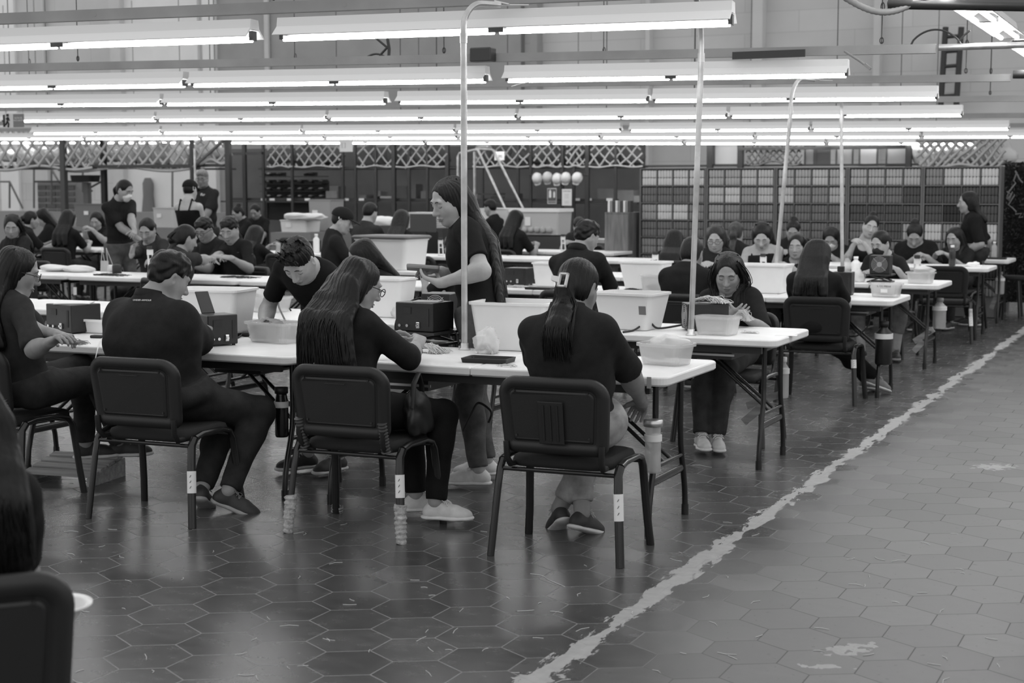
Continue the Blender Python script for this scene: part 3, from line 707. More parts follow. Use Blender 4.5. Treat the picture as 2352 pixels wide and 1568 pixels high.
def wall_material():
    m = bpy.data.materials.new('painted_block_wall'); m.use_nodes = True; nt = m.node_tree; b = nt.nodes['Principled BSDF']
    tc = nt.nodes.new('ShaderNodeTexCoord'); mp = nt.nodes.new('ShaderNodeMapping'); mp.inputs['Rotation'].default_value = (R(90), 0, 0); mp.inputs['Scale'].default_value = (1, 1, 1)
    br = nt.nodes.new('ShaderNodeTexBrick'); br.inputs['Scale'].default_value = 1; br.inputs['Brick Width'].default_value = 2.2; br.inputs['Row Height'].default_value = .42; br.inputs['Mortar Size'].default_value = .008; br.inputs['Mortar Smooth'].default_value = .4
    br.inputs['Color1'].default_value = (.74,) * 3 + (1,); br.inputs['Color2'].default_value = (.69,) * 3 + (1,); br.inputs['Mortar'].default_value = (.58,) * 3 + (1,)
    n = nt.nodes.new('ShaderNodeTexNoise'); n.inputs['Scale'].default_value = .7; n.inputs['Detail'].default_value = 4
    mx = nt.nodes.new('ShaderNodeMix'); mx.data_type = 'RGBA'; mx.blend_type = 'MULTIPLY'; mx.inputs[0].default_value = .35
    nt.links.new(tc.outputs['Object'], mp.inputs[0]); nt.links.new(mp.outputs[0], br.inputs['Vector']); nt.links.new(tc.outputs['Object'], n.inputs['Vector'])
    nt.links.new(br.outputs[0], mx.inputs[6]); nt.links.new(n.outputs['Fac'], mx.inputs[7]); nt.links.new(mx.outputs[2], b.inputs['Base Color']); b.inputs['Roughness'].default_value = .8
    return m
wb = MB(); wb.box((-9, YB + .15, 3.5), (50, .3, 7.0)); o = wb.build('wall_back', wall_material()); tag(o, kind='structure')
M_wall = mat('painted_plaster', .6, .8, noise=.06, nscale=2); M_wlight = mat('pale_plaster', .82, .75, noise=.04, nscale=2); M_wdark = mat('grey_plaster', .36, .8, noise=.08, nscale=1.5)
tr_i = 0
def pilaster(x0, x1, m, dep=.25, z1=7.0, y=None, z0=0.):
    global tr_i
    a = onY(x0, 200, YB)[0]; b_ = onY(x1, 200, YB)[0]; tr_i += 1
    q = MB(); q.box(((a + b_) / 2, YB - dep / 2 + .01, (z0 + z1) / 2), (abs(b_ - a), dep, z1 - z0), bev=.01); tag(q.build('trim_%d' % tr_i, m), kind='structure')
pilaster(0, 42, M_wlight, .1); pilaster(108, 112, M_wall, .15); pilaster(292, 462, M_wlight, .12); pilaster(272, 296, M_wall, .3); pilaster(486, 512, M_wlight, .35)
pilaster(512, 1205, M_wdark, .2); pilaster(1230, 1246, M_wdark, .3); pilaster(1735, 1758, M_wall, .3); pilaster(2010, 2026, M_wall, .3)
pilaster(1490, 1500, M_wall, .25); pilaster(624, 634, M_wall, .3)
# ---------------------------------------------------------------- lighting rows
ROWS = [  # (point at left, point at right, z offset) of each lit row: two (px, py, Y) tube samples
 ((860, 68, 7.05), (1387, 49.5, 7.22), -7.6), ((260, 190, 9.70), (1726, 166, 10.25), -10.6), ((458, 232, 12.50), (1261, 225.5, 12.76), -13.2),
 ((374, 270.5, 15.78), (1757, 261, 16.15), -16.2), ((414, 300.5, 19.15), (2188, 291, 19.75), -18.6), ((664, 313.5, 22.3), (1660, 311, 22.75), -21.5), ((864, 325, 25.2), (1600, 325.5, 25.7), -24.5)]
XEND = [-2.20, -2.31, -2.17, -2.46, -2.43, -1.6, -3.7]; BEND = [-1.2, -1.75, -1.6, -1.84, -1.1, -.9, -.9]
LB = ['over the first table row', 'in the second row of lamps', 'over the middle work tables', 'in the fourth row of lamps', 'in the fifth row of lamps', 'in the sixth row of lamps', 'in the last lamp row before the racks']
def fixture_meshes(L=2.42, dbl=False):
    h = L / 2; r = MB()
    prof = [(-.115, -.02), (-.055, .028), (-.045, .075), (.045, .075), (.055, .028), (.115, -.02), (.105, -.022), (.045, .02), (-.045, .02), (-.105, -.022)]
    r.loft([[(x, p[0], p[1]) for p in prof] for x in (-h, h)]); 
    e = []
    for sx in (-h + .012, 0, h - .012): q = MB(); q.box((sx, 0, -.012), (.022 if sx else .08, .05 if not dbl else .15, .05)); e.append(q.mesh('socket'))
    t = MB(); rr = .0145
    t.tube([(-.59, 0, 0), (.59, 0, 0)], rr, 14)
    return r.mesh('reflector'), e, t.mesh('lit_tube')
FIX = fixture_meshes(); FIX2 = fixture_meshes(dbl=True)
def fixture(c, ux, label, group, single=False, dbl=False):
    """ux: unit vector along the lamp"""
    rz = math.atan2(ux[1], ux[0]); ry = -math.asin(ux[2]); F = FIX2 if dbl else FIX
    o = thing('fluorescent_light', label, 'ceiling light', c, group=group); o.rotation_euler = (0, ry, rz)
    link(F[0], 'reflector', M_refl, o); [link(k, 'socket', M_dark, o) for k in F[1]]
    for sx in (-.605, .605):
        for dy in ((-.055, .055) if dbl else (0,)):
            t = link(F[2], 'lamp_tube', M_tube, o); t.location = (sx, dy, -.032)
    return o
rail_of = []
for ri, (a, b_, xl) in enumerate(ROWS):
    A = onY(*a); Bq = onY(*b_); u = (Bq - A) / (Bq[0] - A[0]); at_x = lambda x, A=A, u=u: A + u * (x - A[0])
    un = nrm(u); z_up = .028; rail_of.append(at_x)
    x0, x1 = xl, BEND[ri]
    bm = MB(); pa, pb = at_x(x0), at_x(x1); c = (pa + pb) / 2; Ln = np.linalg.norm(pb - pa)
    rot = Matrix.Rotation(math.atan2(un[1], un[0]), 3, 'Z') @ Matrix.Rotation(-math.asin(un[2]), 3, 'Y')
    bm.box((0, 0, .05), (Ln, .006, .058)); bm.box((0, .02, .078), (Ln, .045, .004)); bm.box((0, .02, .022), (Ln, .045, .004))
    for k in range(int(Ln / 1.5)): bm.tube([(-Ln / 2 + .4 + 1.5 * k, -.004, .05), (-Ln / 2 + .4 + 1.5 * k, -.0035, .05)], .012, 10)
    o = bm.build('lamp_rail', M_beam); o.location = c + V3(0, 0, .085); o.rotation_euler = rot.to_euler()
    tag(o, 'long grey steel channel carrying the fluorescent lamps ' + LB[ri], 'rail')
    wr = MB(); k = 0
    x = x1 - .35
    while x > x0:
        p = at_x(x) + V3(0, .02, .176); h_ = MB(); h_.tube([p, p + V3(0, 0, 2.6)], .004 if ri < 3 else .006, 5)
        h_.tube([p + V3(.012 * math.cos(t), 0, .02 + .02 * math.sin(t)) for t in np.linspace(0, 6.28, 10)[:-1]], .004, 5, closed=True)
        h_.tube([p + V3(.012 * math.cos(t), .01, .24 + .03 * math.sin(t)) for t in np.linspace(0, 6.28, 10)[:-1]], .004, 5, closed=True)
        w = h_.build('suspension_wire', M_dark); tag(w, 'thin dark wire holding up the lamp rail ' + LB[ri], 'wire', group='wires of the lamp rail ' + LB[ri]); x -= 3.1
    n = 0; x = XEND[ri] - 1.2
    gaps = {0: 1.0, 1: 1.25}.get(ri, 99)
    while x > x0 + .6:
        fixture(at_x(x), un, ['first', 'second', 'third', 'fourth', 'fifth', 'sixth', 'seventh', 'eighth', 'ninth', 'tenth', 'eleventh'][n] + ' fluorescent lamp from the walkway ' + LB[ri], 'lamps ' + LB[ri]); n += 1
        x -= 2.46 + (.09 if (ri, n) in ((0, 1), (1, 1), (2, 2), (4, 2)) else 0)
for i, y in enumerate((7.9, 10.4, 13.5, 16.1)):  # nearest lamp is out of view, added for its light
    fixture((-1.44, y, 2.66), (0, 1, 0), ['white double tube lamp above the walkway, partly beyond the picture', 'white double tube lamp above the walkway in front of the wall ladder', 'white double tube lamp above the walkway behind the one by the ladder', 'farther white double tube lamp above the walkway'][i].replace('farther ', 'small distant '), 'lamps above the walkway', dbl=True)
# conduit, pipes and cables near the walkway lamps
def pole(name, pts, r, m, label, cat, group=None, n=10):
    b = MB(); b.tube(pts, r, n); return tag(b.build(name, m), label, cat, group)
e2 = rail_of[1](BEND[1]) + V3(.07, 0, .14); e3 = rail_of[2](BEND[2]) + V3(.07, 0, .14)
pole('conduit_pipe', [e2 + V3(-.05, 0, 0), e2 + V3(1.2, .1, .0)], .022, M_gal, 'shiny steel pipe running on from the end of the second lamp rail', 'pipe')
pole('conduit_pipe', [e3 + V3(-.05, 0, .02), e3 + V3(1.2, .05, -.01)], .035, M_dark, 'dark pipe running on from the end of the third lamp rail', 'pipe')
a = onY(2020, 2, 8.4); pole('ceiling_channel', [onY(2040, 8, 8.4), onY(2420, 14, 8.4)], .03, M_dark, 'dark steel bar crossing above the walkway at the picture top', 'bar', n=4)
pts = [onY(1940 + 190 * t, -6 + 34 * math.sin(math.pi * min(1, t * 1.05)), 8.4) for t in np.linspace(0, 1, 40)]
q = MB(); q.tube(pts, [.0165 + .003 * (i % 2) for i in range(40)], 10); tag(q.build('flexible_conduit', M_grey), 'grey corrugated flexible conduit sagging beside the dark bar', 'conduit')
q = MB(); yl = YB - .35
for x in (2172, 2208): q.tube([onY(x, 62, yl), onY(x - 12, 250, yl)], .055, 8)
for k in range(5): q.tube([onY(2171 - 2 * k, 85 + 34 * k, yl), onY(2207 - 2 * k, 82 + 34 * k, yl)], .035, 8)
tag(q.build('wall_ladder', M_dark), 'dark steel ladder fixed to the back wall above the racks', 'ladder')
q = MB(); yy = 10.4
q.tube([onY(2090 + 120 * t, 108 - 40 * math.sin(math.pi * t) ** .6, yy) for t in np.linspace(0, 1, 16)], .007, 6); q.tube([onY(2200 + 28 * t, 104 - 34 * t ** .6, yy) for t in np.linspace(0, 1, 8)], .007, 6)
tag(q.build('power_cable', M_dark), 'black cable arching above the end of the second lamp rail', 'cable')
q = MB(); q.box(onY(1109, 126, 10.0), (.17, .1, .1), bev=.008); o = q.build('junction_box', M_dark); tag(o, 'dark square junction box on top of the second lamp rail', 'box')
q = MB(); q.tube([onY(830 + 62 * t, 146 - 22 * math.sin(math.pi * t * .9) ** .7, 10.0) for t in np.linspace(0, 1, 12)], .008, 6); q.tube([onY(892, 148, 10.0), onY(894, 112, 10.0), onY(890, 88, 10.0)], .012, 6); q.tube([onY(893, 112, 10.0), onY(862, 86, 10.0)], .009, 6); q.tube([onY(893, 105, 10.0), onY(872, 128, 10.0)], .009, 6)
tag(q.build('cable_bundle', M_dark), 'tangle of black cable ends rising from the second lamp rail', 'cable')
q = MB(); q.box(onY(1765, 125, 10.15), (.5, .012, .05)); tag(q.build('rail_cover', M_dark), 'dark grey cover strip clipped on the second lamp rail', 'cover')
q = MB(); pa = onY(1962, 131, 10.1); q.tube([onY(1940, 118, 10.15), onY(1975, 140, 10.05), onY(1996, 156, 10.0)], .008, 6); q.box(onY(1993, 153, 10.0), (.05, .03, .02), Matrix.Rotation(.7, 3, 'Y')); tag(q.build('tie_wire', M_grey), 'wire tie with a paper tag hanging off the second lamp rail', 'wire')
q = MB(); q.tube([onY(1176, 199, 10.0), onY(1196, 193, 9.98), onY(1220, 187, 10)], [.012, .012, .004], 6, flat=(1, .4)); tag(q.build('paper_strip', M_paper), 'loose white strip dangling under the second lamp row', 'strip')
# ---------------------------------------------------------------- folding tables
def table_proto():
    L, D, zt, th = 1.90, .76, .735, .042
    root = thing('folding_table')
    for s_ in (-1, 1):
        w = L / 2 - .0015; top = MB(); cx = s_ * (L / 4 + .0008)
        def ring(ins, z):
            out = []
            rr = .055
            for (sx, sy, a0) in ((1, 1, 0), (-1, 1, 90), (-1, -1, 180), (1, -1, 270)):
                r_ = rr if sx == s_ else .006; r2 = max(r_ - ins, .002)
                for k in range(7):
                    a = R(a0 + 90 * k / 6); out.append((cx + sx * (w / 2 - ins - r2) + r2 * math.cos(a), sy * (D / 2 - ins - r2) + r2 * math.sin(a), z))
            return out
        top.loft([ring(.008, zt - th), ring(.0, zt - th + .008), ring(0, zt - .008), ring(.003, zt - .003), ring(.009, zt)], smooth=False)
        top.build('tabletop', M_table, root)
    b = MB()
    for sy in (-1, 1): b.box((0, sy * .30, zt - th - .022), (L - .2, .025, .044))
    for sx in (-.93, -.02, .02, .93): b.box((sx * L / 2 * .9, 0, zt - th - .02), (.03, .6, .03))
    b.build('under_frame', M_dark, root)
    for s_ in (-1, 1):
        xl = s_ * (L / 2 - .12)
        for sy in (-1, 1):
            g = MB(); g.tube([(xl, sy * .175, .68), (xl, sy * .175, .45), (xl, sy * .182, .36), (xl, sy * .2, .29), (xl, sy * .228, .21), (xl, sy * .25, .13), (xl, sy * .257, .06), (xl, sy * .258, .012)], .0145, 10)
            g.tube([(xl, sy * .258, 0), (xl, sy * .258, .05)], .018, 10); g.build('leg', M_steel, root)
        c = MB(); c.tube([(xl, -.225, .235), (xl, .225, .235)], .016, 10, flat=(.55, 1.25)); c.build('crossbar', M_steel, root)
        c = MB(); c.tube([(xl, -.175, .66), (xl, .175, .66)], .013, 8); c.build('hinge_bar', M_steel, root)
        br = MB(); br.tube([(xl, -.05, .3), (xl - s_ * .22, -.045, .48), (xl - s_ * .45, -.04, .675), (xl - s_ * .45, .04, .675), (xl - s_ * .22, .045, .48), (xl, .05, .3)], .010, 8)
        br.tube([(xl, -.19, .30), (xl, .19, .30)], .011, 8); br.build('brace', M_steel, root)
    return root
TPROTO = table_proto(); TUSED = [0]; TABLES = {}
ROWY = dict(A=6.60, B=8.40, C=11.6, D=13.6, E=16.6, F=18.5)
def put_table(x_right, y, label, rz=0., z=0., group=None):
    t = TPROTO if not TUSED[0] else dup(TPROTO); TUSED[0] = 1
    t.location = (x_right - .95 * math.cos(rz), y - .95 * math.sin(rz), z); t.rotation_euler = (0, 0, rz); tag(t, label, 'table', group); return t
NT = dict(A=3, B=4, C=5, D=3, E=7, F=1)
desc = dict(A='white folding table in the row of seated backs closest to the camera', B='white folding table across the aisle from the standing woman with the tablet', C='white folding table in the middle row with workers seen from behind', D='white folding table in the middle row with workers facing the camera',
            E='white folding table in the back row before the spool rack', F='white folding table end standing alone beside the spool rack')
first = dict(A='white folding table with a bottle on its leg and a film-filled tub on top', B='white folding table with the corner sticker in front of the girl facing the camera', C='white folding table with the labelled tub on its free corner', D='white folding table with the fan heater and tub in front of the masked woman',
             E='white folding table end behind the empty black chair near the walkway', F='white folding table end beside the spool rack and the hedge wall')
mid = dict(A=['white folding table carrying the black control box on a stand', 'white folding table under the big white bin and two black boxes'],
           B=['white folding table behind the man bending over', 'white folding table behind the man in the polo shirt', 'white folding table behind the woman with glasses at the picture edge'],
           C=['white folding table with the tall clear bin and the man in the polo shirt', 'white folding table under the huge lidded storage bin', 'white folding table where the woman leans on her elbow', 'white folding table holding the white cloth bundles'],
           D=['white folding table of the tank top woman', 'white folding table behind the woman holding the tablet', 'white folding table behind the cap wearer', 'white folding table of the long sleeved woman working with thread'],
           E=['white folding table in front of the spool rack', 'white folding table by the row of chairs under the helmets', 'white folding table with the big see-through bin', 'white folding table near the stacked bins in the middle distance', 'white folding table of the far workers by the standing masked woman', 'white folding table end where the woman holds thread up'])
for rk, n in NT.items():
    for k in range(n): put_table(-2.15 - k * 1.925 + (.0 if rk != 'F' else -.03), ROWY[rk] + (random.uniform(-.006, .006)), first[rk] if k == 0 else mid[rk][k - 1], group=None)
# ---------------------------------------------------------------- stacking chairs
def sheet(fn, nu, nv, th_fn=None):
    vs = [fn(i / nu, j / nv) for j in range(nv + 1) for i in range(nu + 1)]
    return vs, [(j * (nu + 1) + i, j * (nu + 1) + i + 1, (j + 1) * (nu + 1) + i + 1, (j + 1) * (nu + 1) + i) for j in range(nv) for i in range(nu)]
def chair_proto(kind='plain'):
    root = thing('stacking_chair'); W2 = .235
    zc, hh, ww = .615, .165, .243; tilt = math.tan(R(9))
    def backpt(x, z, y): 
        return (x, -.205 - (z - .45) * tilt - .035 * (1 - (x / .25) ** 2) + y, z)
    def outline(ins, n=8):
        out = []
        for (sx, sy, a0, rr) in ((1, 1, 0, .085), (-1, 1, 90, .085), (-1, -1, 180, .05), (1, -1, 270, .05)):
            w = ww - (.012 if sy < 0 else 0)
            r2 = max(rr - ins, .01)
            for k in range(n + 1):
                a = R(a0 + 90 * k / n); out.append((sx * (w - ins - r2) + r2 * math.cos(a), sy * (hh - ins - r2) + r2 * math.sin(a) + zc))
        return out
    def ringat(ins, y): return [backpt(x, z, y) for x, z in outline(ins)]
    b = MB(); rings = [ringat(.0 + .05, .026), ringat(.022, .03), ringat(.006, .022), ringat(.0, .006), ringat(.004, -.012), ringat(.02, -.021), ringat(.042, -.02), ringat(.048, -.012), ringat(.052, -.012)]
    b.loft(rings, cap0=True, cap1=True, smooth=True); b.build('backrest', M_plas if kind != 'cloth' else M_seat, root)
    # recessed back panel with its three ribs and studs
    p = MB()
    p.loft([ringat(.056, -.011), ringat(.058, -.017), ringat(.066, -.019)], cap0=False, smooth=True)
    p.loft([[backpt(x, z, -.0195) for x, z in [(-.055, .50), (.055, .50), (.055, .68), (-.055, .68)]], [backpt(x, z, -.023) for x, z in [(-.052, .503), (.052, .503), (.052, .677), (-.052, .677)]]])
    if kind != 'ribbed': p = MB(); p.loft([ringat(.056, -.011), ringat(.058, -.017), ringat(.066, -.019)], cap0=False, smooth=True); p.tube([backpt(x, .70 - .01 * abs(x), -.0195) for x in (-.05, 0, .05)], .002, 6)
    for x in (-.03, 0, .03) if kind == 'ribbed' else (): p.tube([backpt(x, z, -.0235) for z in (.515, .6, .665)], .0045, 6)
    for x in (-.16, .16):
        for z in (.53, .72): p.tube([backpt(x, z, -.016), backpt(x, z, -.024)], .005, 8)
    p.build('back_panel', M_plas if kind != 'cloth' else M_seat, root)
    s_ = MB(); so = lambda w, d, r, z: [(x, y + .015, z) for x, y, _ in rrect(w, d, r, 6)]
    s_.loft([so(.38, .36, .06, .38), so(.44, .41, .07, .386), so(.455, .42, .075, .402), so(.44, .40, .07, .424), so(.40, .35, .06, .432)], smooth=True); s_.build('seat', M_seat, root)
    for sx in (-1, 1):
        ov = (1.0, 1.0)
        g = MB(); x = sx * .262
        # rear leg up and over to the front leg
        arch = lambda t: None
        rear = [(x * 1.1, -.235, 0), (x * 1.06, -.218, .15), (x * 1.02, -.2, .30), (x, -.187, .375), (x, -.16, .405)]
        front = [(x, -.16, .405), (x, -.10, .416), (x, .06, .414), (x, .125, .40), (x, .158, .36), (x * 1.02, .172, .26), (x * 1.05, .19, .12), (x * 1.09, .205, 0)]
        g.tube(rear, .0165, 10, flat=(1.15, .85)); g.build('leg', M_steel, root)
        g = MB(); g.tube(front, .0165, 10, flat=(1.15, .85)); g.build('leg', M_steel, root)
        u = MB(); 
        up = [(sx * .2, -.15, .395), (sx * .205, -.215, .398), (sx * .208, -.245, .43), (sx * .21, -.25, .5)]
        u.tube(up, .0135 if kind != 'bellows' else .012, 8); u.build('back_support', M_plas, root)
        if kind == 'bellows':
            q = MB(); pts = [Vector((sx * .205, -.21, .398)).lerp(Vector((sx * .209, -.252, .53)), t) for t in np.linspace(0, 1, 37)]
            q.tube(pts, [.019 + .0035 * math.cos(i * math.pi / 2) for i in range(37)], 12); q.build('bellows', mat('grey_rubber_dark', .05, .6), root)
    for y, z in ((-.188, .372), (.13, .385)): c = MB(); c.tube([(-.26, y, z), (.26, y, z)], .0095, 8); c.build('crossbar', M_steel, root)
    return root
CP = {k: chair_proto(k) for k in ('plain', 'bellows', 'cloth', 'ribbed')}; CU = {}
def put_chair(x, y, yaw, label, kind='plain', group=None):
    c = CP[kind] if kind not in CU else dup(CP[kind]); CU[kind] = 1
    c.location = (x, y, 0); c.rotation_euler = (0, 0, R(yaw)); tag(c, label, 'chair', group); return c
def leg_label(ch, m=M_paper, z0=.17, z1=.27, which=1, burlap=False):
    """paper sticker (or burlap wrap) round a rear leg; which: +-1 side"""
    q = MB(); xx = lambda z: which * .262 * (1.1 - .267 * z); yy = lambda z: -.235 + .115 * z
    q.tube([(xx(z0), yy(z0), z0), (xx(z1), yy(z1), z1)], .0182, 12, flat=(1.15, .85), caps=False); q.build('leg_sticker', m, ch)
    k = MB()
    for t in (.25, .5, .75):
        z = z0 + (z1 - z0) * t; x = xx(z); k.tube([(x - .006, yy(z) - .0155, z - .008), (x + .001, yy(z) - .0158, z), (x + .007, yy(z) - .0155, z + .01)], .0012, 5)
    k.build('handwriting', M_ink, ch)
M_burlap = mat('burlap_wrap', .4, .95, noise=.35, nscale=60, bump=1.0, bscale=150)
def leg_wrap(ch, which, y_, lo_, hi_):
    q = MB(); rg = np.random.default_rng(abs(int(which * 10 + y_ * 100))); pts = []; rs = []
    for t in np.linspace(0, 1, 26): z = lo_ + (hi_ - lo_) * t; pts.append((which * .262 * (1.1 - .267 * z) + rg.normal() * .001, y_ * 1.08 * (1 - .45 * z), z)); rs.append(.021 + .006 * t + .003 * math.sin(t * 50) + rg.uniform(0, .004))
    q.tube(pts, rs, 14); q.build('leg_wrap', M_burlap, ch)

put_table(-7.0, 18.5, 'white folding table in the far middle where the man in the checked shirt works')
# ---------------------------------------------------------------- who sits and stands where
def yw(v): v = nrm(v); return math.degrees(math.atan2(-v[0], v[1]))
PEOPLE = {}
def sit(key, label, px, py, Y, yaw, hp=20., hy=None, back=.1, hipz=.56, chair=None, cy=None, dx=0., ck='plain', **kw):
    H = onY(px, py, Y); f = frame(yaw)[1]; hip = H - f * back + V3(dx, 0, 0); hip[2] = hipz
    if 'hands' not in kw:
        c = V3(H[0], H[1], .825) + f * .30; r_ = frame(yaw)[0]; kw['hands'] = [c - r_ * .075, c + r_ * .075]
    p = person(label, H, hy=yaw if hy is None else hy, hp=hp, hip=hip, by=yaw, **kw); PEOPLE[key] = p
    if chair:
        q = hip + f * (.06 + .15 * max(0, kw.get('bulk', 1) - 1)); put_chair(q[0], q[1], cy if cy is not None else yaw, chair, ck)
    return p
near = .0085; midv = .011; farv = .013
# --- seated backs at the first table
P = sit('glasses_left', 'person with long dark hair and glasses, T-shirt and jeans, shoes up on a small pallet', 44, 625, 5.86, -18, 18, hy=-48, back=.0, dx=.03, vox=near, hair='long', hlen=.33, glasses=True, sleeve=.95, shirt=.03, trousers=.03, shoe='canvas', skin=.26, eyes='open', bulk=1.05,
    hands=[onZ(150, 775, .835), onZ(118, 785, .835)], feet=[V3(-5.42, 6.30, .20), V3(-5.30, 6.42, .2)], feetyaw=(-45, -50), knee=[V3(.2, 1, 1.), V3(.3, 1, 1.)], elbow=[V3(-.6, -.5, -1), V3(.3, -.2, -1.)])
P = sit('polo_curly', 'person in a dark polo shirt with short curly hair, seen from behind with ankles crossed', 388, 640, 6.0, -12, 25, hy=-30, back=.06, vox=near, male=True, hair='fade', collar=True, sleeve=1.0, shirt=.018, trousers=.028, shoe='runner', bulk=1.72, shw=.215, dx=-.02, skin=.27, s=1.05, face=True,
    hands=[V3(-4.92, 6.34, .835), V3(-4.66, 6.34, .835)], feet=[V3(-4.42, 5.96, .11), V3(-4.28, 5.98, .1)], feetyaw=(25, -70), shoepitch=(25, 20), knee=[V3(-.2, 1, 1.), V3(.25, 1, .9)], elbow=[V3(-.4, -.1, -1), V3(.42, -.05, -1)])
P = sit('long_hair_glasses', 'person seen from behind in a dark sweatshirt and glasses, straight hair down to the waist', 828, 655, 6.02, -14, 22, hy=-38, back=.07, vox=near, hair='long', hlen=.38, glasses=True, sleeve=1.55, shirt=.016, trousers=.008, shoe='white', skin=.3, hem=-.04, hairw=1.5, bulk=1.08,
    hands=[V3(-3.62, 6.34, .83), V3(-3.43, 6.34, .83)], feet=[V3(-3.42, 6.28, .1), V3(-3.25, 6.16, .1)], feetyaw=(-60, -75), elbow=[V3(-.5, -.3, -1), V3(.7, -.2, -.9)])
P = sit('ponytail', 'person seen from behind with a ponytail in a white claw clip, polo shirt, pale jeans', 1328, 662, 5.98, 4, 24, hy=-6, back=.02, vox=near, hair='claw', collar=True, sleeve=.93, shirt=.017, trousers=.3, legcut=.88, shoe='canvas', skin=.24, bulk=1.24, s=1.03, face=False,
    hands=[V3(-2.62, 6.36, .83), V3(-2.30, 6.33, .60)], feet=[V3(-2.55, 6.24, .10), V3(-2.68, 6.28, .10)], feetyaw=(-12, 42), shoepitch=(18, 30), knee=[V3(-.25, 1, .9), V3(.25, 1, .9)], elbow=[V3(-.8, -.2, -.8), V3(.9, -.12, -.75)])
C1 = put_chair(-5.52, 5.86, -2, 'black stacking chair under the woman with her shoes on the pallet', 'bellows')
C2 = put_chair(-4.52, 5.83, 3, 'black stacking chair under the man in the polo shirt'); leg_label(C2, z0=.16, z1=.26)
C3 = put_chair(-3.50, 5.97, 2, 'black stacking chair with burlap wrapped feet under the woman in the sweatshirt', 'bellows'); leg_label(C3, z0=.2, z1=.3)
leg_wrap(C3, -1, -.215, .0, .17); leg_wrap(C3, 1, -.215, .0, .17); leg_wrap(C3, -1, .205, .0, .03)
C4 = put_chair(-2.48, 5.97, 3, 'black stacking chair under the woman with the claw clip', 'ribbed'); leg_label(C4, z0=.19, z1=.3)
# --- standing beside the first table
PEOPLE['bending'] = person('person in a black T-shirt with spiky hair, bending over with one hand on the table', onY(686, 600, 6.98), 186, 50, hip=(-4.60, 7.47, .88), by=172, stand=True, male=True, vox=near, hair='spiky', hair_g=.006, shirt=.006, sleeve=.68, trousers=.012, shoe='canvas', skin=.34, s=1.05, bow=-.06, hem=-.03,
    hands=[V3(-4.35, 6.93, .80), onZ(606, 752, .79)], handdir=[V3(0, -1, -.2), V3(-.3, -.7, -.6)], palm=[V3(0, 0, -1), V3(0, .2, -1)], elbow=[V3(.6, .3, -.4), V3(-.4, .5, -.1)], feet=[V3(-4.33, 7.06, .095), V3(-4.52, 7.05, .095)], feetyaw=(172, 150), knee=[V3(0, -1, .1), V3(0, -1, .1)])
PEOPLE['tablet'] = person('person standing with waist long hair, reading a tablet, in a black T-shirt and blue jeans', onY(1032, 463, 7.22), 146, 22, hip=(-3.52, 7.2, .86), by=116, stand=True, vox=near, hair='long', hlen=.50, hair_g=.02, shirt=.009, sleeve=.72, trousers=.095, shoe='white', skin=.36, hem=.03, bulk=1.02, s=1.03, bow=.02,
    hands=[onY(1010, 650, 7.02), onY(1014, 622, 7.25)], handdir=[V3(-.8, .1, .2), V3(-.8, -.2, .1)], palm=[V3(.0, .3, 1), V3(0, -.3, -1)], curl=(.35, .5), elbow=[V3(.7, -.5, -.8), V3(.7, .5, -.8)], feet=[V3(-3.45, 7.02, .095), V3(-3.53, 7.28, .095)], feetyaw=(112, 122), knee=[V3(-1, 0, .1), V3(-1, 0, .1)])
# --- behind the second table
P = sit('girl', 'person facing the camera with long centre parted hair, working thread in both hands, white sneakers', 1672, 628, 9.0, 178, 26, hy=190, back=.1, vox=.009, hair='loose', hlen=.36, hairfront=(-1, 1), shirt=.014, sleeve=.95, trousers=.04, shoe='white', skin=.27, s=.97, chair='black stacking chair under the girl who works thread', parting=True,
    hands=[onY(1712, 728, 8.72), onY(1672, 726, 8.72)], handdir=[V3(-.9, -.2, .35), V3(.9, -.2, .3)], palm=[V3(-.3, .6, .6), V3(.3, .6, .6)], curl=(.3, .4), feet=[V3(-2.66, 8.62, .09), V3(-2.74, 8.56, .1)], feetyaw=(205, 210), elbow=[V3(.6, .1, -1), V3(-.6, .1, -1)])
sit('behind_bending', 'person with dark long hair looking down behind the bending man at the second table', 832, 592, 9.1, 150, 28, hy=128, vox=midv, hair='loose', hlen=.36, shirt=.014, sleeve=1.9, skin=.28, chair='black stacking chair behind the bending man at the second table')
sit('behind_tablet', 'person almost hidden behind the woman with the tablet, dark hair and face turned away', 1046, 575, 10.95, 70, 15, vox=midv, hair='short', shirt=.014, skin=.26, chair='black stacking chair mostly hidden behind the woman with the tablet')
# --- backs at the third table
sit('polo_back', 'person in a polo shirt with short thick hair, seen from behind between the storage bins', 1347, 545, 11.0, -6, 20, hy=-28, back=.14, vox=midv, male=True, hair='short', collar=True, sleeve=.9, shirt=.014, skin=.28, bulk=1.1, s=1.05, chair='black stacking chair under the man in the polo shirt between bins', face=False)
sit('bun_back', 'person from behind in a loose black T-shirt, hair tied up, by the steel pole', 1590, 583, 11.0, -4, 22, back=.12, vox=midv, hair='pinned', shirt=.010, skin=.24, bulk=1.22, face=False, chair='black stacking chair behind the thread girl, partly hidden by her', s=1.04)
P = sit('straight_back', 'person with straight shoulder length hair seen from behind in the big black chair', 1880, 590, 11.05, 2, 18, hy=-6, back=.13, vox=midv, hair='long', hlen=.24, hair_g=.006, shirt=.01, skin=.3, trousers=.008, shoe='trainer', hem=-.02, face=False, feet=[V3(-2.28, 11.55, .1), V3(-2.4, 11.6, .1)], feetyaw=(-40, -20), shoepitch=(20, 10), wide=1.1)
C5 = put_chair(-2.62, 11.06, 2, 'black cushioned chair with silver leg tape under the woman with straight hair', 'cloth'); leg_label(C5, M_alu, .27, .33); 
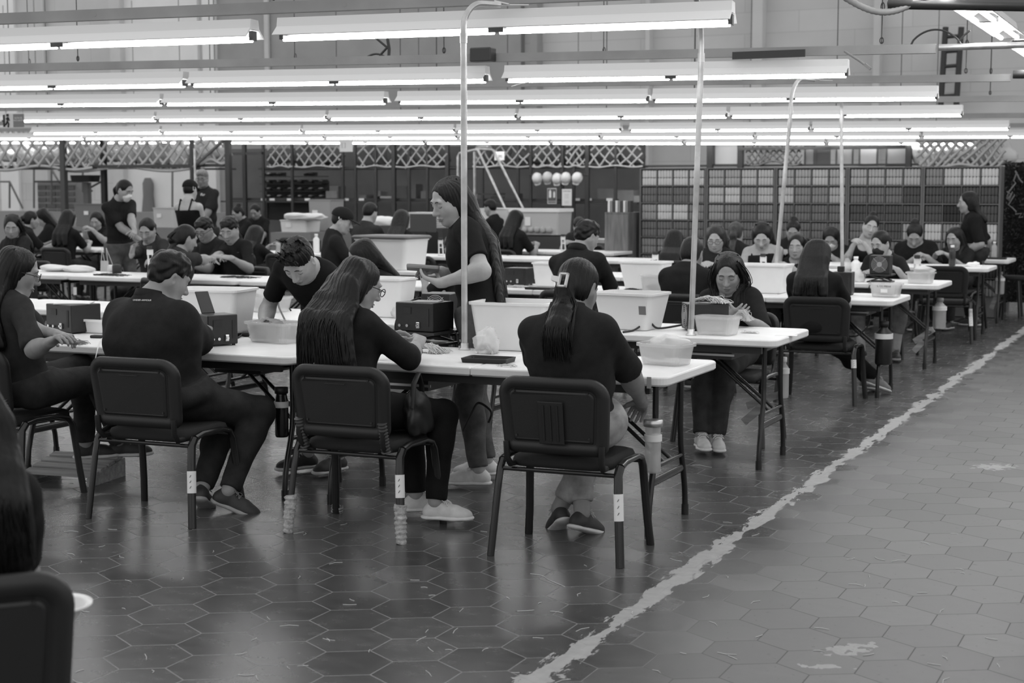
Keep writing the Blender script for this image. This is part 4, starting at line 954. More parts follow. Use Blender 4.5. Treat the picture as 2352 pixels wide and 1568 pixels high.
sit('elbow', 'person from behind in a grey T-shirt, hair tied back, leaning an elbow on the table', 428, 548, 10.95, -22, 20, hy=-30, back=.14, vox=midv, hair='pony', hlen=.12, shirt=.03, sleeve=.72, skin=.27, bulk=1.12, trousers=.03, chair='black stacking chair under the woman leaning her elbow on the table', face=False,
    hands=[V3(-8.5, 11.35, .86), V3(-8.28, 11.45, .92)], elbow=[V3(-.5, -.3, -1), V3(1.3, .0, -.55)])
put_chair(-9.87, 10.9, -8, 'empty black stacking chair pulled up to the table with the cloth bundles'); 
# --- facing the camera across the third table
sit('long_sleeve', 'person in a long sleeved top with criss-cross neckline, raising one hand while threading', 338, 528, 12.35, 172, 30, hy=196, vox=midv, hair='pony', hlen=.15, shirt=.028, sleeve=1.9, skin=.31, neckline=.06, bulk=1.08, hands=[onY(352, 597, 12.0), onY(302, 585, 12.0)], handdir=[V3(-.8, -.1, -.2), V3(.2, .1, 1)], palm=[V3(0, .5, -.6), V3(1, 0, 0)], chair='black stacking chair under the woman with the criss-cross neckline')
sit('glasses_hidden', 'person wearing glasses, half hidden behind the woman leaning on her elbow', 470, 528, 12.5, 160, 25, hy=180, vox=midv, male=True, hair='short', glasses=True, shirt=.014, skin=.26, chair='black stacking chair half hidden behind the woman leaning on her elbow')
sit('polo_face', 'person in a polo shirt with a chest badge, facing the camera and joining threads', 528, 528, 12.4, 158, 24, hy=188, vox=midv, male=True, hair='short', collar=True, shirt=.011, sleeve=.9, skin=.3, s=1.04, hands=[onY(530, 592, 12.05), onY(490, 590, 12.05)], handdir=[V3(-.9, 0, .1), V3(.9, 0, .1)], palm=[V3(0, .4, -1), V3(0, .4, -1)], chair='black stacking chair under the man joining threads')
sit('left_face', 'person with loose dark hair facing the camera at the end of the third table', 28, 520, 12.4, 175, 22, hy=214, vox=midv, hair='loose', hlen=.22, hairfront=(-1,), shirt=.02, skin=.3, chair='black stacking chair under the woman with loose hair at the third table end')
sit('cap_T', 'person in a black cap with a white letter, long hair, turned to the side', 786, 508, 12.6, -50, 18, hy=-66, vox=midv, hair='cap', shirt=.014, skin=.36, back=.05, chair='black stacking chair under the person in the black cap')
# --- facing the camera across the fourth table
sit('masked_black', 'person in a black face mask with a low bun, working behind the fan heater', 2022, 560, 14.2, 172, 18, hy=158, vox=midv, hair='lowbun', mask=.012, shirt=.014, skin=.34, trousers=.14, legcut=.62, shoe='runner', eyes='open', feet=[V3(-2.62, 13.9, .09), V3(-2.92, 13.85, .09)], feetyaw=(195, 165), knee=[V3(.5, -1, .9), V3(-.4, -1, .9)], chair='black stacking chair under the person in the black mask',
    hands=[onY(2062, 620, 13.95), onY(1985, 628, 13.95)])
sit('tank', 'person in a black tank top with centre parted hair, looking down by the steel pole', 1750, 543, 14.2, 178, 36, hy=192, vox=midv, hair='loose', hlen=.2, hairfront=None, parting=True, tank=True, shirt=.01, sleeve=0, skin=.38, bulk=1.1, chair='black stacking chair under the woman in the tank top')
sit('woman_1830', 'person with wavy dark hair facing the camera next to the straight haired woman', 1830, 566, 14.2, 172, 8, hy=182, vox=midv, hair='loose', hlen=.2, hairfront=(-1,), shirt=.014, skin=.32, neckline=.05, eyes='down', s=.97, chair='black stacking chair under the wavy haired woman')
sit('glasses_face', 'person with lighter pulled back hair and thin glasses, facing the camera by the pole', 1643, 548, 14.2, 185, 22, hy=190, vox=midv, hair='loose', hlen=.18, hair_g=.05, glasses=True, shirt=.02, skin=.36, chair='black stacking chair under the woman with thin glasses')
# --- at the fifth table
sit('hair_1550', 'person with long streaked hair seen from behind in front of the spool rack', 1552, 553, 15.95, 0, 12, vox=farv, hair='long', hlen=.34, hair_g=.02, shirt=.012, face=False, chair='black stacking chair under the woman with streaked hair')
sit('curly_1690', 'person with curly fair hair tied up, seen from behind near the spool rack', 1690, 535, 16.0, 5, 12, vox=farv, hair='pony', hlen=.3, hair_g=.09, shirt=.014, face=False, chair='black stacking chair under the woman with curly fair hair')
sit('bun_1820', 'person with hair in a bun, facing the camera behind the wavy haired woman', 1822, 530, 17.3, 180, 30, hy=190, vox=farv, hair='bun', shirt=.012, skin=.26, chair='black stacking chair under the woman with the bun by the spool rack')
sit('mask_1905', 'person in a pale face mask looking down, half behind the steel pole', 1908, 548, 17.2, 175, 35, hy=186, vox=farv, hair='loose', hlen=.15, mask=.6, shirt=.012, skin=.27, parting=True, chair='black stacking chair under the person in the pale mask')
sit('vneck_2000', 'person in a V-neck with tied up hair, tilting the head towards her work', 2000, 520, 17.25, 172, 12, hy=198, hr=-14, vox=farv, hair='bun', shirt=.014, sleeve=.7, skin=.38, neckline=.16, s=1.06, bulk=1.1, hands=[onY(1985, 560, 17.0), onY(1960, 563, 17.0)], chair='black stacking chair under the woman in the V-neck')
sit('parted_2110', 'person with centre parted hair and a top bun, bending close to the phone stand', 2101, 540, 17.2, 176, 40, hy=186, vox=farv, hair='bun', parting=True, shirt=.008, sleeve=.8, skin=.28, s=1.1, bulk=1.25, chair='black stacking chair under the woman bending to the phone stand', hands=[onY(2130, 590, 16.95), onY(2098, 595, 16.95)])
sit('behind_standing', 'person with loose hair partly hidden behind the standing woman by the spool rack', 2191, 548, 17.4, 165, 15, vox=farv, hair='loose', hlen=.2, hairfront=(-1, 1), shirt=.012, skin=.3, chair='black stacking chair partly hidden behind the standing woman')
PEOPLE['standing_right'] = person('person standing in profile in a black shirt with rolled sleeves before the spool rack', onY(2222, 465, 17.75), 104, 6, hip=(-2.5, 17.75, .84), by=100, stand=True, vox=farv, hair='long', hlen=.16, hair_g=.007, shirt=.009, sleeve=.95, trousers=.03, shoe='canvas', skin=.3, bulk=1.15, hem=-.09, s=1.02,
    hands=[onY(2203, 585, 17.55), V3(-2.6, 17.95, .8)], feet=[V3(-2.46, 17.68, .095), V3(-2.55, 17.85, .095)], feetyaw=(100, 105), elbow=[V3(.6, -.2, -.6), V3(.6, .2, -.6)], knee=[V3(-1, 0, .1)] * 2)
C6 = put_chair(-2.52, 15.92, 4, 'empty black cushioned chair with taped legs at the back table', 'cloth'); leg_label(C6, M_paper, .18, .28); leg_label(C6, M_alu, .31, .35)
sit('hair_590', 'person from behind with dark hair fanned over the back, next to the man joining threads', 590, 540, 15.9, -10, 10, vox=farv, hair='long', hlen=.34, hair_g=.018, shirt=.012, face=False, wide=1.15, chair='black stacking chair under the woman with fanned hair')
sit('tshirt_850', 'person from behind with cropped hair and dark grey T-shirt, beyond the huge storage tote', 850, 490, 15.95, -8, 12, vox=farv, male=True, hair='fade', shirt=.03, skin=.32, bulk=1.15, face=False, chair='black stacking chair under the man in the dark grey T-shirt')
sit('hair_925', 'person with smooth brown hair seen from behind beside the man in the grey T-shirt', 926, 505, 15.95, -5, 8, vox=farv, hair='long', hlen=.3, hair_g=.035, shirt=.012, face=False, chair='black stacking chair under the woman with smooth brown hair')
sit('hair_1190', 'person with very dark hair seen from behind in front of the big see-through bin', 1188, 505, 17.85, -18, 10, hy=-22, vox=farv, hair='long', hlen=.3, hair_g=.006, shirt=.014, face=False, s=1.04, chair='black stacking chair under the woman in front of the see-through bin')
sit('checked_1330', 'person in a checked dark shirt with short hair, head bowed over the far table', 1330, 520, 19.2, 176, 40, hy=196, vox=farv, male=True, hair='short', shirt=.02, skin=.32, chair='black stacking chair under the man in the checked shirt')
sit('bun_75', 'person with a bun seen from the side behind the woman with loose hair', 72, 505, 15.95, -30, 10, vox=farv, hair='lowbun', shirt=.014, skin=.28, chair='black stacking chair under the woman with the bun at the back table end')
sit('sleek_95', 'person with sleek dark hair bowed towards the far table beside the bun wearer', 98, 500, 16.6, 120, 35, vox=farv, hair='loose', hlen=.2, shirt=.012, skin=.3, chair='black stacking chair under the woman with sleek hair')
sit('back_155', 'person with long black hair seen from behind in front of the dark rack post', 160, 503, 15.95, 0, 10, vox=farv, hair='long', hlen=.3, hair_g=.007, shirt=.011, face=False, chair='black stacking chair under the woman before the dark rack post')
sit('face_220', 'person with parted hair holding thread up, seated beside the standing masked woman', 220, 507, 17.3, 178, 26, hy=204, vox=farv, hair='loose', hlen=.15, parting=True, shirt=.012, skin=.34, hands=[onY(212, 527, 17.0), onY(196, 530, 17.0)], chair='black stacking chair under the woman holding thread up')
# --- standing in the distance
PEOPLE['masked'] = person('person standing in a white face mask, dark T-shirt and jeans, looking down', onY(287, 437, 14.6), 266, 24, hip=(-12.05, 14.72, .85), by=244, stand=True, vox=farv, hair='pony', hlen=.28, mask=.72, shirt=.016, sleeve=.75, trousers=.09, shoe='white', skin=.32, hem=.0, s=1.04, bulk=1.08, hands=[onY(312, 552, 14.3), onY(318, 548, 14.6)], elbow=[V3(-.5, -.3, -.6), V3(-.5, .3, -.6)])
PEOPLE['offshoulder'] = person('person standing in a black cap and off-shoulder top, seen from behind', onY(437, 438, 15.2), 10, 10, hip=(-11.33, 15.2, .85), by=0, stand=True, vox=farv, hair='cap', tank=True, shirt=.006, sleeve=0, trousers=.02, skin=.42, face=False, s=1.0, bulk=1.1)
PEOPLE['grey_hair'] = person('person standing with grey hair and glasses in a dark printed T-shirt, facing the camera', onY(465, 410, 19.3), 196, 12, hip=(-14.22, 19.4, .9), by=172, stand=True, male=True, vox=farv, hair='short', hair_g=.38, glasses=True, shirt=.02, sleeve=.85, trousers=.03, skin=.22, s=1.1, bulk=1.25)
sit('far_555', 'person with white ear flowers seen small before the wire cage', 546, 490, 20.5, 150, 25, vox=.016, hair='bun', shirt=.012, skin=.28, hipz=.55)
sit('far_580', 'person with a white hair scrunchie seen small before the wire cage', 586, 486, 20.9, 190, 30, vox=.016, hair='lowbun', shirt=.012, skin=.28, hipz=.55)
sit('far_1128', 'person with short hair seen small behind the hair of the woman with the tablet', 1126, 478, 20.8, 80, 10, vox=.016, hair='short', shirt=.012, skin=.28, hipz=.55)
def on_body(key, px, py, s_, size, m, name='lettering', off=.014, roll=0.):
    P_ = PEOPLE[key]; o0 = V3(0, 0, CAM_H); d = nrm(ray(px, py)); t = np.linspace(np.linalg.norm(P_['H'] - o0) - .6, np.linalg.norm(P_['H'] - o0) + .5, 500)
    v = P_['f'].at(o0 + t[:, None] * d); i = int(np.argmax(v < off)); p = o0 + t[i] * d; e = .004
    n = nrm([P_['f'].at([p + dv])[0] - P_['f'].at([p - dv])[0] for dv in np.eye(3) * e]); p = p + n * .003
    x = nrm(np.cross(V3(0, 0, 1), n)); y = np.cross(n, x); o = text(None, s_, size, (0, 0, 0), (0, 0, 0), m, name)
    o.parent = P_['root']; o.matrix_local = Matrix.Translation(Vector(p - P_['base'])) @ Matrix([[x[k], y[k], n[k]] for k in range(3)]).to_4x4() @ Matrix.Rotation(R(roll), 4, 'Z'); return o
on_body('polo_curly', 327, 690, 'UNDER ARMOUR', .0125, M_paper); on_body('cap_T', 779, 497, 'T', .075, M_paper, off=.012); on_body('offshoulder', 446, 433, 'D', .07, M_paper, off=.012); on_body('grey_hair', 466, 447, 'ffer', .06, M_paper, off=.02)
on_body('polo_face', 546, 579, '---', .03, M_grey); on_body('polo_face', 579, 583, '---', .03, M_grey)
# --- the chair close to the camera
_e = onZ(160, 1300, .775); _y = 46; _f = frame(_y); _c = _e - _f[0] * .235 + _f[1] * .235
put_chair(_c[0], _c[1], _y, 'big dark chair back at the picture corner under loose hanging hair')
_h = V3(_c[0], _c[1], 0) + _f[1] * (.0) - _f[0] * .02
P = person('person seen only by loose dark hair hanging over the chair back in the picture corner', V3(_h[0], _h[1], 1.10) - _f[1] * .03 + _f[0] * .02, hy=_y, hp=-6, by=_y, hip=(_h[0] + .0, _h[1], .56), vox=.009, hair='long', hlen=.27, hair_g=.012, shirt=.01, face=False, hairw=1.5,
    hands=[V3(_c[0], _c[1], .66) + _f[1] * .36 - _f[0] * .1, V3(_c[0], _c[1], .66) + _f[1] * .36 + _f[0] * .06])
clip = MB(); B_ = PEOPLE['ponytail']; b0 = B_['base']; cw = lambda x, y, z: B_['L'](x, y, z) - b0
for (x0, x1, z0, z1) in ((-.012, -.005, -.05, .01), (.021, .028, -.05, .01), (-.012, .028, -.05, -.043), (-.012, .028, .003, .01)):
    clip.loft([[cw(x0, y, z0), cw(x1, y, z0), cw(x1, y, z1), cw(x0, y, z1)] for y in (-.142, -.155)])
clip.loft([[cw(-.05, y, -.02), cw(-.012, y, -.03), cw(-.012, y, -.005), cw(-.05, y, .0)] for y in (-.13, -.147)])
clip.build('hair_clip', mat('white_clip', .72, .4), B_['root'])
# ---------------------------------------------------------------- things on and under the tables
M_bin = mat('milky_polypropylene', .82, .4, noise=.03, nscale=6)
M_clear = mat('clear_tub_plastic', .72, .25, alpha=.4)
M_bag = mat('clear_bag_film', .85, .2, alpha=.42, bump=.6, bscale=40)
M_film = mat('milky_bag_film', .8, .3, alpha=.7, bump=.6, bscale=40)
M_thread = mat('natural_thread', .62, .9); M_threadk = mat('dark_thread', .05, .9); M_threadg = mat('grey_thread', .28, .9)
M_boxk = mat('black_painted_steel', .016, .4, noise=.2, nscale=12, bump=.1, bscale=200); M_chrome = mat('bright_metal', .7, .2, metal=1.); M_card = mat('cardboard', .3, .8, noise=.1, nscale=6)
TZ = .735
def tub(name, label, cat, c, w, d, h, rz=0., taper=.82, m=None, r=.03, rim=.012, z=None, group=None):
    o = thing(name, label, cat, (c[0], c[1], TZ if z is None else z), R(rz), group); q = MB(); t = .004
    rg = lambda k, ins, zz: rrect(w * k - 2 * ins, d * k - 2 * ins, max(r * k - ins, .004), 5, zz)
    q.loft([rg(taper, 0, .003), rg(taper, -.003, .012), rg(1, 0, h - .014), rg(1, -rim, h - .013), rg(1, -rim, h), rg(1, t * .6, h), rg(1, t, h - .014), rg(taper, t, .007)], smooth=False)
    q.build('tub_body', m or M_bin, o); return o
def blob(rx, ry, rz_, seed, amp=.25, n=14, m2=18, flat=True):
    r_ = np.random.default_rng(seed); D = r_.normal(size=(6, 3)); ph = r_.uniform(0, 6, 6); q = MB(); vs = []
    for i in range(n + 1):
        a = math.pi * i / n
        for k in range(m2):
            b = 2 * math.pi * k / m2; v = V3(math.sin(a) * math.cos(b), math.sin(a) * math.sin(b), math.cos(a))
            s_ = 1 + amp * (sum(math.sin((v @ D[j]) * 3.5 + ph[j]) for j in range(6)) / 4 + .45 * abs(sum(math.sin((v @ D[j]) * 8 + 2 * ph[j]) for j in range(6))) / 3 - .2)
            p = v * s_ * V3(rx, ry, rz_); 
            if flat: p[2] = max(p[2], -rz_ * .75)
            vs.append(p)
    fs = [(i * m2 + k, i * m2 + (k + 1) % m2, (i + 1) * m2 + (k + 1) % m2, (i + 1) * m2 + k) for i in range(n) for k in range(m2)]
    return q.add(vs, fs, True)
def bundle(rx, ry, h, n, seed, r=.0016, seg=9):
    """loose heap of curling thread ends"""
    g = np.random.default_rng(seed); q = MB()
    for _ in range(n):
        a = g.uniform(0, 6.28); L = g.uniform(.5, 1); p0 = V3(-rx * .8 + g.normal() * .01, g.normal() * ry * .2, h * .25); c = V3(g.uniform(-.2, .5) * rx, g.normal() * ry * .4, h * g.uniform(.7, 1.25)); e = V3(rx * g.uniform(.2, 1.1), ry * g.uniform(-1, 1), .004)
        pts = []
        for t in np.linspace(0, 1, seg): w = g.normal(size=3) * .0035; p = p0 * (1 - t) ** 2 + 2 * c * t * (1 - t) + e * t * t + w; p[2] = max(p[2], r); pts.append(p)
        q.tube(pts, r, 4, caps=False)
    return q
def heap(name, label, c, rx, ry, h, n, seed, m, r=.0016, z=None, rz=0., cat='thread', group=None):
    o = bundle(rx, ry, h, n, seed, r).build(name, m); o.location = (c[0], c[1], TZ if z is None else z); o.rotation_euler = (0, 0, rz); return tag(o, label, cat, group)
def put(q, name, m, label, cat, loc, rz=0., group=None):
    o = q.build(name, m); o.location = loc; o.rotation_euler = (0, 0, rz); return tag(o, label, cat, group)
def fan_box(label, c, rz, fan=True, stand=False, dims=(.21, .17, .16), ctrl=True, group=None):
    w, d, h = dims; o = thing('control_box', label, 'machine', (c[0], c[1], TZ), R(rz), group); z0 = .075 if stand else .008
    q = MB(); q.box((0, 0, z0 + h / 2), (w, d, h), bev=.004); q.build('casing', M_boxk, o)
    if stand:
        s_ = MB(); s_.box((0, 0, z0 - .008), (w + .05, d + .05, .012)); s_.box((0, 0, .006), (w + .04, d + .02, .012))
        for sy in (-1, 1):
            s_.tube([(-w / 2, sy * d / 2, .012), (w / 2, sy * d / 2, z0 - .012)], .007, 6); s_.tube([(w / 2, sy * d / 2, .012), (-w / 2, sy * d / 2, z0 - .012)], .007, 6)
        s_.build('scissor_stand', M_dark, o)
    else:
        for sx in (-1, 1):
            for sy in (-1, 1): f_ = MB(); f_.cyl((sx * w * .4, sy * d * .38, 0), .009, .01, 10); f_.build('rubber_foot', M_plas, o)
    if fan:
        g = MB(); y = -d / 2 - .003; cz = z0 + h * .52; R_ = min(w, h) * .42
        for k in range(1, 7): g.tube([(R_ * k / 6 * math.cos(a), y, cz + R_ * k / 6 * math.sin(a)) for a in np.linspace(0, 6.283, 25)[:-1]], .0016, 5, closed=True)
        for a in (45, 135): g.tube([(R_ * 1.15 * math.cos(R(a)), y + .001, cz + R_ * 1.15 * math.sin(R(a))), (-R_ * 1.15 * math.cos(R(a)), y + .001, cz - R_ * 1.15 * math.sin(R(a)))], .0017, 5)
        g.build('fan_grille', mat('steel_wire', .42, .4), o)
        hb = MB(); hb.tube([(0, y + .002, cz), (0, y - .001, cz)], R_ * .36, 20); hb.build('fan_hub', mat('grey_sticker', .3, .6), o)
    if ctrl:
        y = -d / 2 - .001
        wn = MB(); wn.box((-w * .18, y, z0 + h * .72), (.05, .004, .035)); wn.build('display', M_plas, o)
        for x, nm in ((-w * .36, 'switch'), (-w * .16, 'knob')):
            k = MB(); k.tube([(x, y, z0 + h * .2), (x, y - .012, z0 + h * .2)], .008, 12); k.build(nm, M_chrome, o)
        k = MB(); k.box((w * .12, y - .004, z0 + h * .22), (.022, .012, .034), bev=.003); k.tube([(w * .12, y - .01, z0 + h * .22), (w * .12, y - .018, z0 + h * .22)], .007, 8); k.build('plug_socket', M_chrome, o)
        k = MB(); k.box((w * .36, y, z0 + h * .5), (.016, .003, h * .62)); k.build('vent_slot', M_ink, o)
    return o
def cable(name, pts, label, r=.0045, m=None, cat='cable'):
    P = [np.asarray(p, float) for p in pts]; out = []
    for i in range(len(P) - 1):
        p0 = P[max(i - 1, 0)]; p1, p2 = P[i], P[i + 1]; p3 = P[min(i + 2, len(P) - 1)]
        for t in np.linspace(0, 1, 7)[:-1]: out.append(.5 * ((2 * p1) + (p2 - p0) * t + (2 * p0 - 5 * p1 + 4 * p2 - p3) * t * t + (-p0 + 3 * p1 - 3 * p2 + p3) * t ** 3))
    out.append(P[-1]); q = MB(); q.tube(out, r, 8); return tag(q.build(name, m or M_plas), label, cat)
def onT(px, py): return onZ(px, py, TZ)
def yT(px, Y): p = onY(px, 600, Y); p[2] = TZ; return p
# steel poles standing on the table edges and bending over to the lamp rails
def lamp_pole(base, hgt, bend, label, r=.016, lean=(0, 0)):
    o = thing('steel_pole', label, 'pole', base); q = MB(); top = V3(lean[0], lean[1], hgt); b = V3(*bend)
    q.tube([(0, 0, 0), top], r, 14); q.build('tube', M_gal, o)
    q = MB(); q.tube([top - V3(0, 0, .02), top + V3(0, 0, .03)], r * 1.18, 14); q.build('coupling', M_gal, o)
    q = MB(); pts = [top + V3(0, 0, .02)]
    for a in np.linspace(0, 90, 12): pts.append(top + b * (1 - math.cos(R(a))) * .5 + V3(0, 0, .05 + (np.linalg.norm(b) * .62) * math.sin(R(a))))
    pts.append(pts[-1] + b * .5); q.tube(pts, r * .95, 14); q.build('bent_end', M_gal, o)
    e = pts[-1]; q = MB(); q.tube([e - V3(.03, 0, -.02), e + V3(.05, 0, .0)], .006, 6); q.tube([e, e + b * .4 + V3(.08, 0, 0)], .005, 6); q.build('clamp', M_alu, o)
    q = MB(); q.lathe([(0, 0), (.03, 0), (.03, .006), (r * 1.25, .012), (r * 1.25, .035), (r, .036)]); q.build('base_flange', M_gal, o)
    return o
B1 = V3(*onZ(1068, 803, TZ)); B1[1] = 6.88; lamp_pole(B1, 1.555, (.12, .17, 0), 'galvanised pole standing on the first table in front of the woman with the tablet')
B2 = V3(*onZ(1587, 770, TZ)); lamp_pole(B2, 1.52, (.05, -.42, 0), 'galvanised pole standing on the second table beside the fan box and the girl', lean=(.04, 0))
B3 = onY(1778, 655, 11.9); B3[2] = TZ; lamp_pole(B3, 1.42, (.1, .32, 0), 'galvanised pole rising from behind the milky bin on the third table', lean=(.11, 0))
B4 = onY(1935, 640, 13.3); B4[2] = TZ; lamp_pole(B4, 1.42, (.02, -.25, 0), 'galvanised pole standing beside the black camera-like box on the fourth table', lean=(-.04, 0))
# --- first table
fan_box('black steel control box in front of the woman with her shoes on the pallet', onT(170, 762), -14, fan=False, dims=(.24, .2, .155))
q = MB(); q.loft([[(x * .1, y * .075, .0), ] and [(-.1, -.075, z), (.1, -.075, z), (.1, .075, z), (-.1, .075, z)] for z, x, y in ((0, 1, 1), (.006, 1, 1))]); p_ = onT(172, 762); put(q, 'paper_pad', M_paper, 'white paper pad lying on top of the black control box by the woman with glasses', 'paper', (p_[0], p_[1], TZ + .164), .5)
heap('thread_bundle', 'loose dark and grey threads spilling beside the control box near the polo man', onT(165, 790), .09, .05, .03, 60, 3, M_threadg, .0012)
q = MB(); q.box((0, 0, .008), (.11, .05, .016), bev=.004); put(q, 'charger', M_plas, 'small black charger block on the first table beside the polo man', 'charger', (*onT(232, 776)[:2], TZ), .2)
cable('charging_cord', [onT(236, 779) + V3(0, 0, .008), onT(228, 792) + V3(0, 0, .01), onT(222, 812) + V3(0, 0, .0), onT(224, 812) + V3(0, -.03, -.06)], 'thin white cord hanging from the charger over the table edge', .003, M_paper)
tub('storage_bin', 'milky white deep bin on the first table behind the polo man', 'bin', onT(492, 762), .42, .30, .25, 10, .84)
o = fan_box('black steel box with a phone resting on it, in front of the polo man', onT(498, 792), 62, fan=False, ctrl=True, dims=(.17, .15, .155))
q = MB(); q.box((0, 0, .035), (.075, .008, .14), Matrix.Rotation(R(-38), 3, 'X'), bev=.003); p_ = onT(492, 790); put(q, 'mobile_phone', M_plas, 'dark phone propped on the black box in front of the polo man', 'phone', (p_[0] - .04, p_[1] - .02, TZ + .185), R(60))
c_ = onT(636, 785); T1 = tub('food_tub', 'clear round-cornered tub with a bag of dark thread leaning in it, by the sweatshirt woman', 'tub', c_, .31, .20, .11, -12, .86, M_clear, .05)
b = blob(.10, .06, .06, 5, .3, 20, 26); put(b, 'plastic_bag', mat('dim_bag_film', .3, .3, alpha=.75, bump=.6, bscale=40), 'open zip bag of dark clippings standing in the clear tub near the bending man', 'bag', (c_[0] - .05, c_[1], TZ + .06), .3)
heap('thread_clippings', 'dark thread clippings inside the zip bag near the bending man', (c_[0] - .06, c_[1]), .07, .045, .06, 70, 8, M_threadk, .0012, z=TZ + .07)
cable('power_cable', [onT(524, 776) + V3(0, 0, .005), onT(545, 778) + V3(0, 0, .005), onT(562, 768) + V3(0, 0, .012)], 'short black cable between the phone box and the clear tub', .005)
q = MB(); q.box((0, 0, .013), (.06, .045, .026), bev=.006); put(q, 'adapter', M_plas, 'small black adapter lying in front of the clear tub', 'adapter', (*onT(569, 772)[:2], TZ), .2)
q = MB(); q.box((0, 0, .01), (.10, .06, .02), bev=.008); put(q, 'folded_cloth', M_paper, 'small white folded cloth behind the long haired woman on the second table edge', 'cloth', (-4.42, 6.93, TZ), .3)
c_ = onT(976, 790); fan_box('black control box with a plug socket, raised on a scissor stand by the steel pole', c_, -6, fan=False, stand=True, dims=(.235, .2, .15))
q = MB(); q.loft([[(-.07, -.05, z), (.07, -.05, z), (.07, .05, z), (-.07, .05, z)] for z in (0, .004)]); put(q, 'paper_note', M_paper, 'white note lying on the raised control box', 'paper', (c_[0] + .02, c_[1], TZ + .226), .2)
cable('power_cable', [c_ + V3(-.05, .05, .24), c_ + V3(-.13, .02, .2), c_ + V3(-.17, -.01, .1), c_ + V3(-.16, .0, .01)], 'black cable looping off the raised control box towards the sweatshirt woman', .006)
cable('power_cable', [c_ + V3(.10, .06, .09), c_ + V3(.17, .03, .06), c_ + V3(.2, .0, .006)], 'black cable from the raised control box to the steel pole foot', .005)
heap('thread_bundle', 'pale thread bundle splayed out before the raised control box', onT(985, 810), .10, .055, .06, 150, 11, M_thread, .0017)
tub('storage_bin', 'big milky white bin on the first table between steel pole and claw clip woman', 'bin', onT(1190, 800), .41, .32, .245, 4, .84)
c_ = onT(1117, 812); b = blob(.064, .045, .075, 21, .22, 22, 30); put(b, 'plastic_bag', M_bag, 'clear bag of pale thread ends standing against the big milky bin', 'bag', (c_[0], c_[1], TZ + .052), 0); heap('thread_clippings', 'pale thread ends inside the clear bag against the big bin', c_, .05, .035, .07, 130, 22, M_thread, .0015)
q = MB(); q.loft([rrect(.22, .14, .012, 3, 0), rrect(.23, .15, .014, 3, .022), rrect(.215, .135, .01, 3, .022), rrect(.205, .125, .01, 3, .008)]); put(q, 'shallow_tray', M_plas, 'flat black tray on the first table beside the claw clip woman', 'tray', (*onT(1122, 831)[:2], TZ), .08)
heap('thread_clippings', 'few stray white thread ends at the table edge by the black tray', onT(1165, 842), .05, .03, .015, 10, 33, M_thread, .001)
c_ = onT(1530, 836); T4 = tub('food_tub', 'clear tub with worn label and crumpled film, on the free end of the first table', 'tub', c_, .235, .17, .10, -12, .86, M_clear, .045)
b = blob(.085, .06, .04, 31, .3); put(b, 'plastic_bag', M_film, 'crumpled clear film bag lying on top of the tub at the free table end', 'bag', (c_[0] + .02, c_[1], TZ + .095), .3)
q = MB(); q.loft([[(-.05, -.0765 - (z - .03) * .12, z), (.035, -.0765 - (z - .03) * .12, z), (.035, -.0755 - (z - .03) * .12, z), (-.05, -.0755 - (z - .03) * .12, z)] for z in (.03, .06)]); q.build('paper_label', mat('faded_label', .7, .8), T4)
q = MB(); q.box((0, -.001, -.02), (.02, .003, .05)); put(q, 'tape_strip', mat('brown_tape', .3, .4), 'strip of brown tape on the front edge of the first table near its free corner', 'tape', (*onT(1491, 866)[:2], TZ - .004))
# --- second table
c_ = yT(1452, 8.35); tub('storage_bin', 'translucent tapered bin with a small sticker on the second table behind the claw clip woman', 'bin', c_, .37, .29, .215, -6, .78, mat('translucent_bin', .78, .35, alpha=.86), .035)
q = MB(); q.box((0, 0, 0), (.045, .0015, .05), Matrix.Rotation(.16, 3, 'X')); put(q, 'bin_sticker', mat('printed_sticker', .16, .6), 'dark square sticker on the translucent tapered bin', 'sticker', (c_[0] + .118, c_[1] - .1455, TZ + .12), R(-6))
c_ = yT(1606, 8.38); fan_box('black box with a round fan grille on the second table by the girl', c_ + V3(.02, .06, 0), -58, fan=True, ctrl=False, dims=(.16, .24, .15))
heap('thread_hank', 'long hank of pale thread hanging over the fan box beside the girl', c_ + V3(.06, .05, 0), .12, .05, .05, 110, 41, M_thread, .0016, z=TZ + .16, rz=-.3)
cable('power_cable', [c_ + V3(-.1, .0, .03), c_ + V3(-.22, -.07, .012), c_ + V3(-.27, -.10, .05), c_ + V3(-.32, -.2, .008), c_ + V3(-.34, -.32, .006)], 'black cable running from the fan box past the translucent bin', .006)
c_ = yT(1650, 8.2); tub('food_tub', 'clear tub with a little dark thread at its bottom in front of the girl', 'tub', c_, .235, .16, .105, -6, .86, M_clear, .04)
b = blob(.06, .04, .014, 44, .1); put(b, 'thread_pad', M_threadg, 'flat grey wad of thread lying in the clear tub in front of the girl', 'thread', (c_[0], c_[1], TZ + .025))
heap('thread_clippings', 'small white thread clippings on the table in front of the girl', onT(1722, 765), .05, .03, .012, 30, 45, M_paper, .0016)
q = MB(); q.box((0, 0, .0006), (.12, .07, .0012)); put(q, 'table_sticker', M_paper, 'white sticker stuck on the free corner of the second table', 'sticker', (*onT(1806, 770)[:2], TZ), .15)
H_ = PEOPLE['girl']; w0 = (H_['WR'][0] + H_['WR'][1]) / 2; b = blob(.05, .045, .05, 51, .35); o = heap('thread_hank', 'fuzzy ball of pale thread held in the girl\'s hands', (w0[0] + .05, w0[1] - .05), .05, .05, .09, 160, 52, M_thread, .0012, z=w0[2] - .02)
tub('food_tub', 'clear lidless tub standing alone on the second table behind the big milky bin', 'tub', yT(1212, 8.5), .26, .17, .085, 0, .86, M_clear, .04)
fan_box('black box with a white fan grille behind the woman with the tablet', yT(1012, 8.55), 8, fan=True, ctrl=False, dims=(.19, .2, .15))
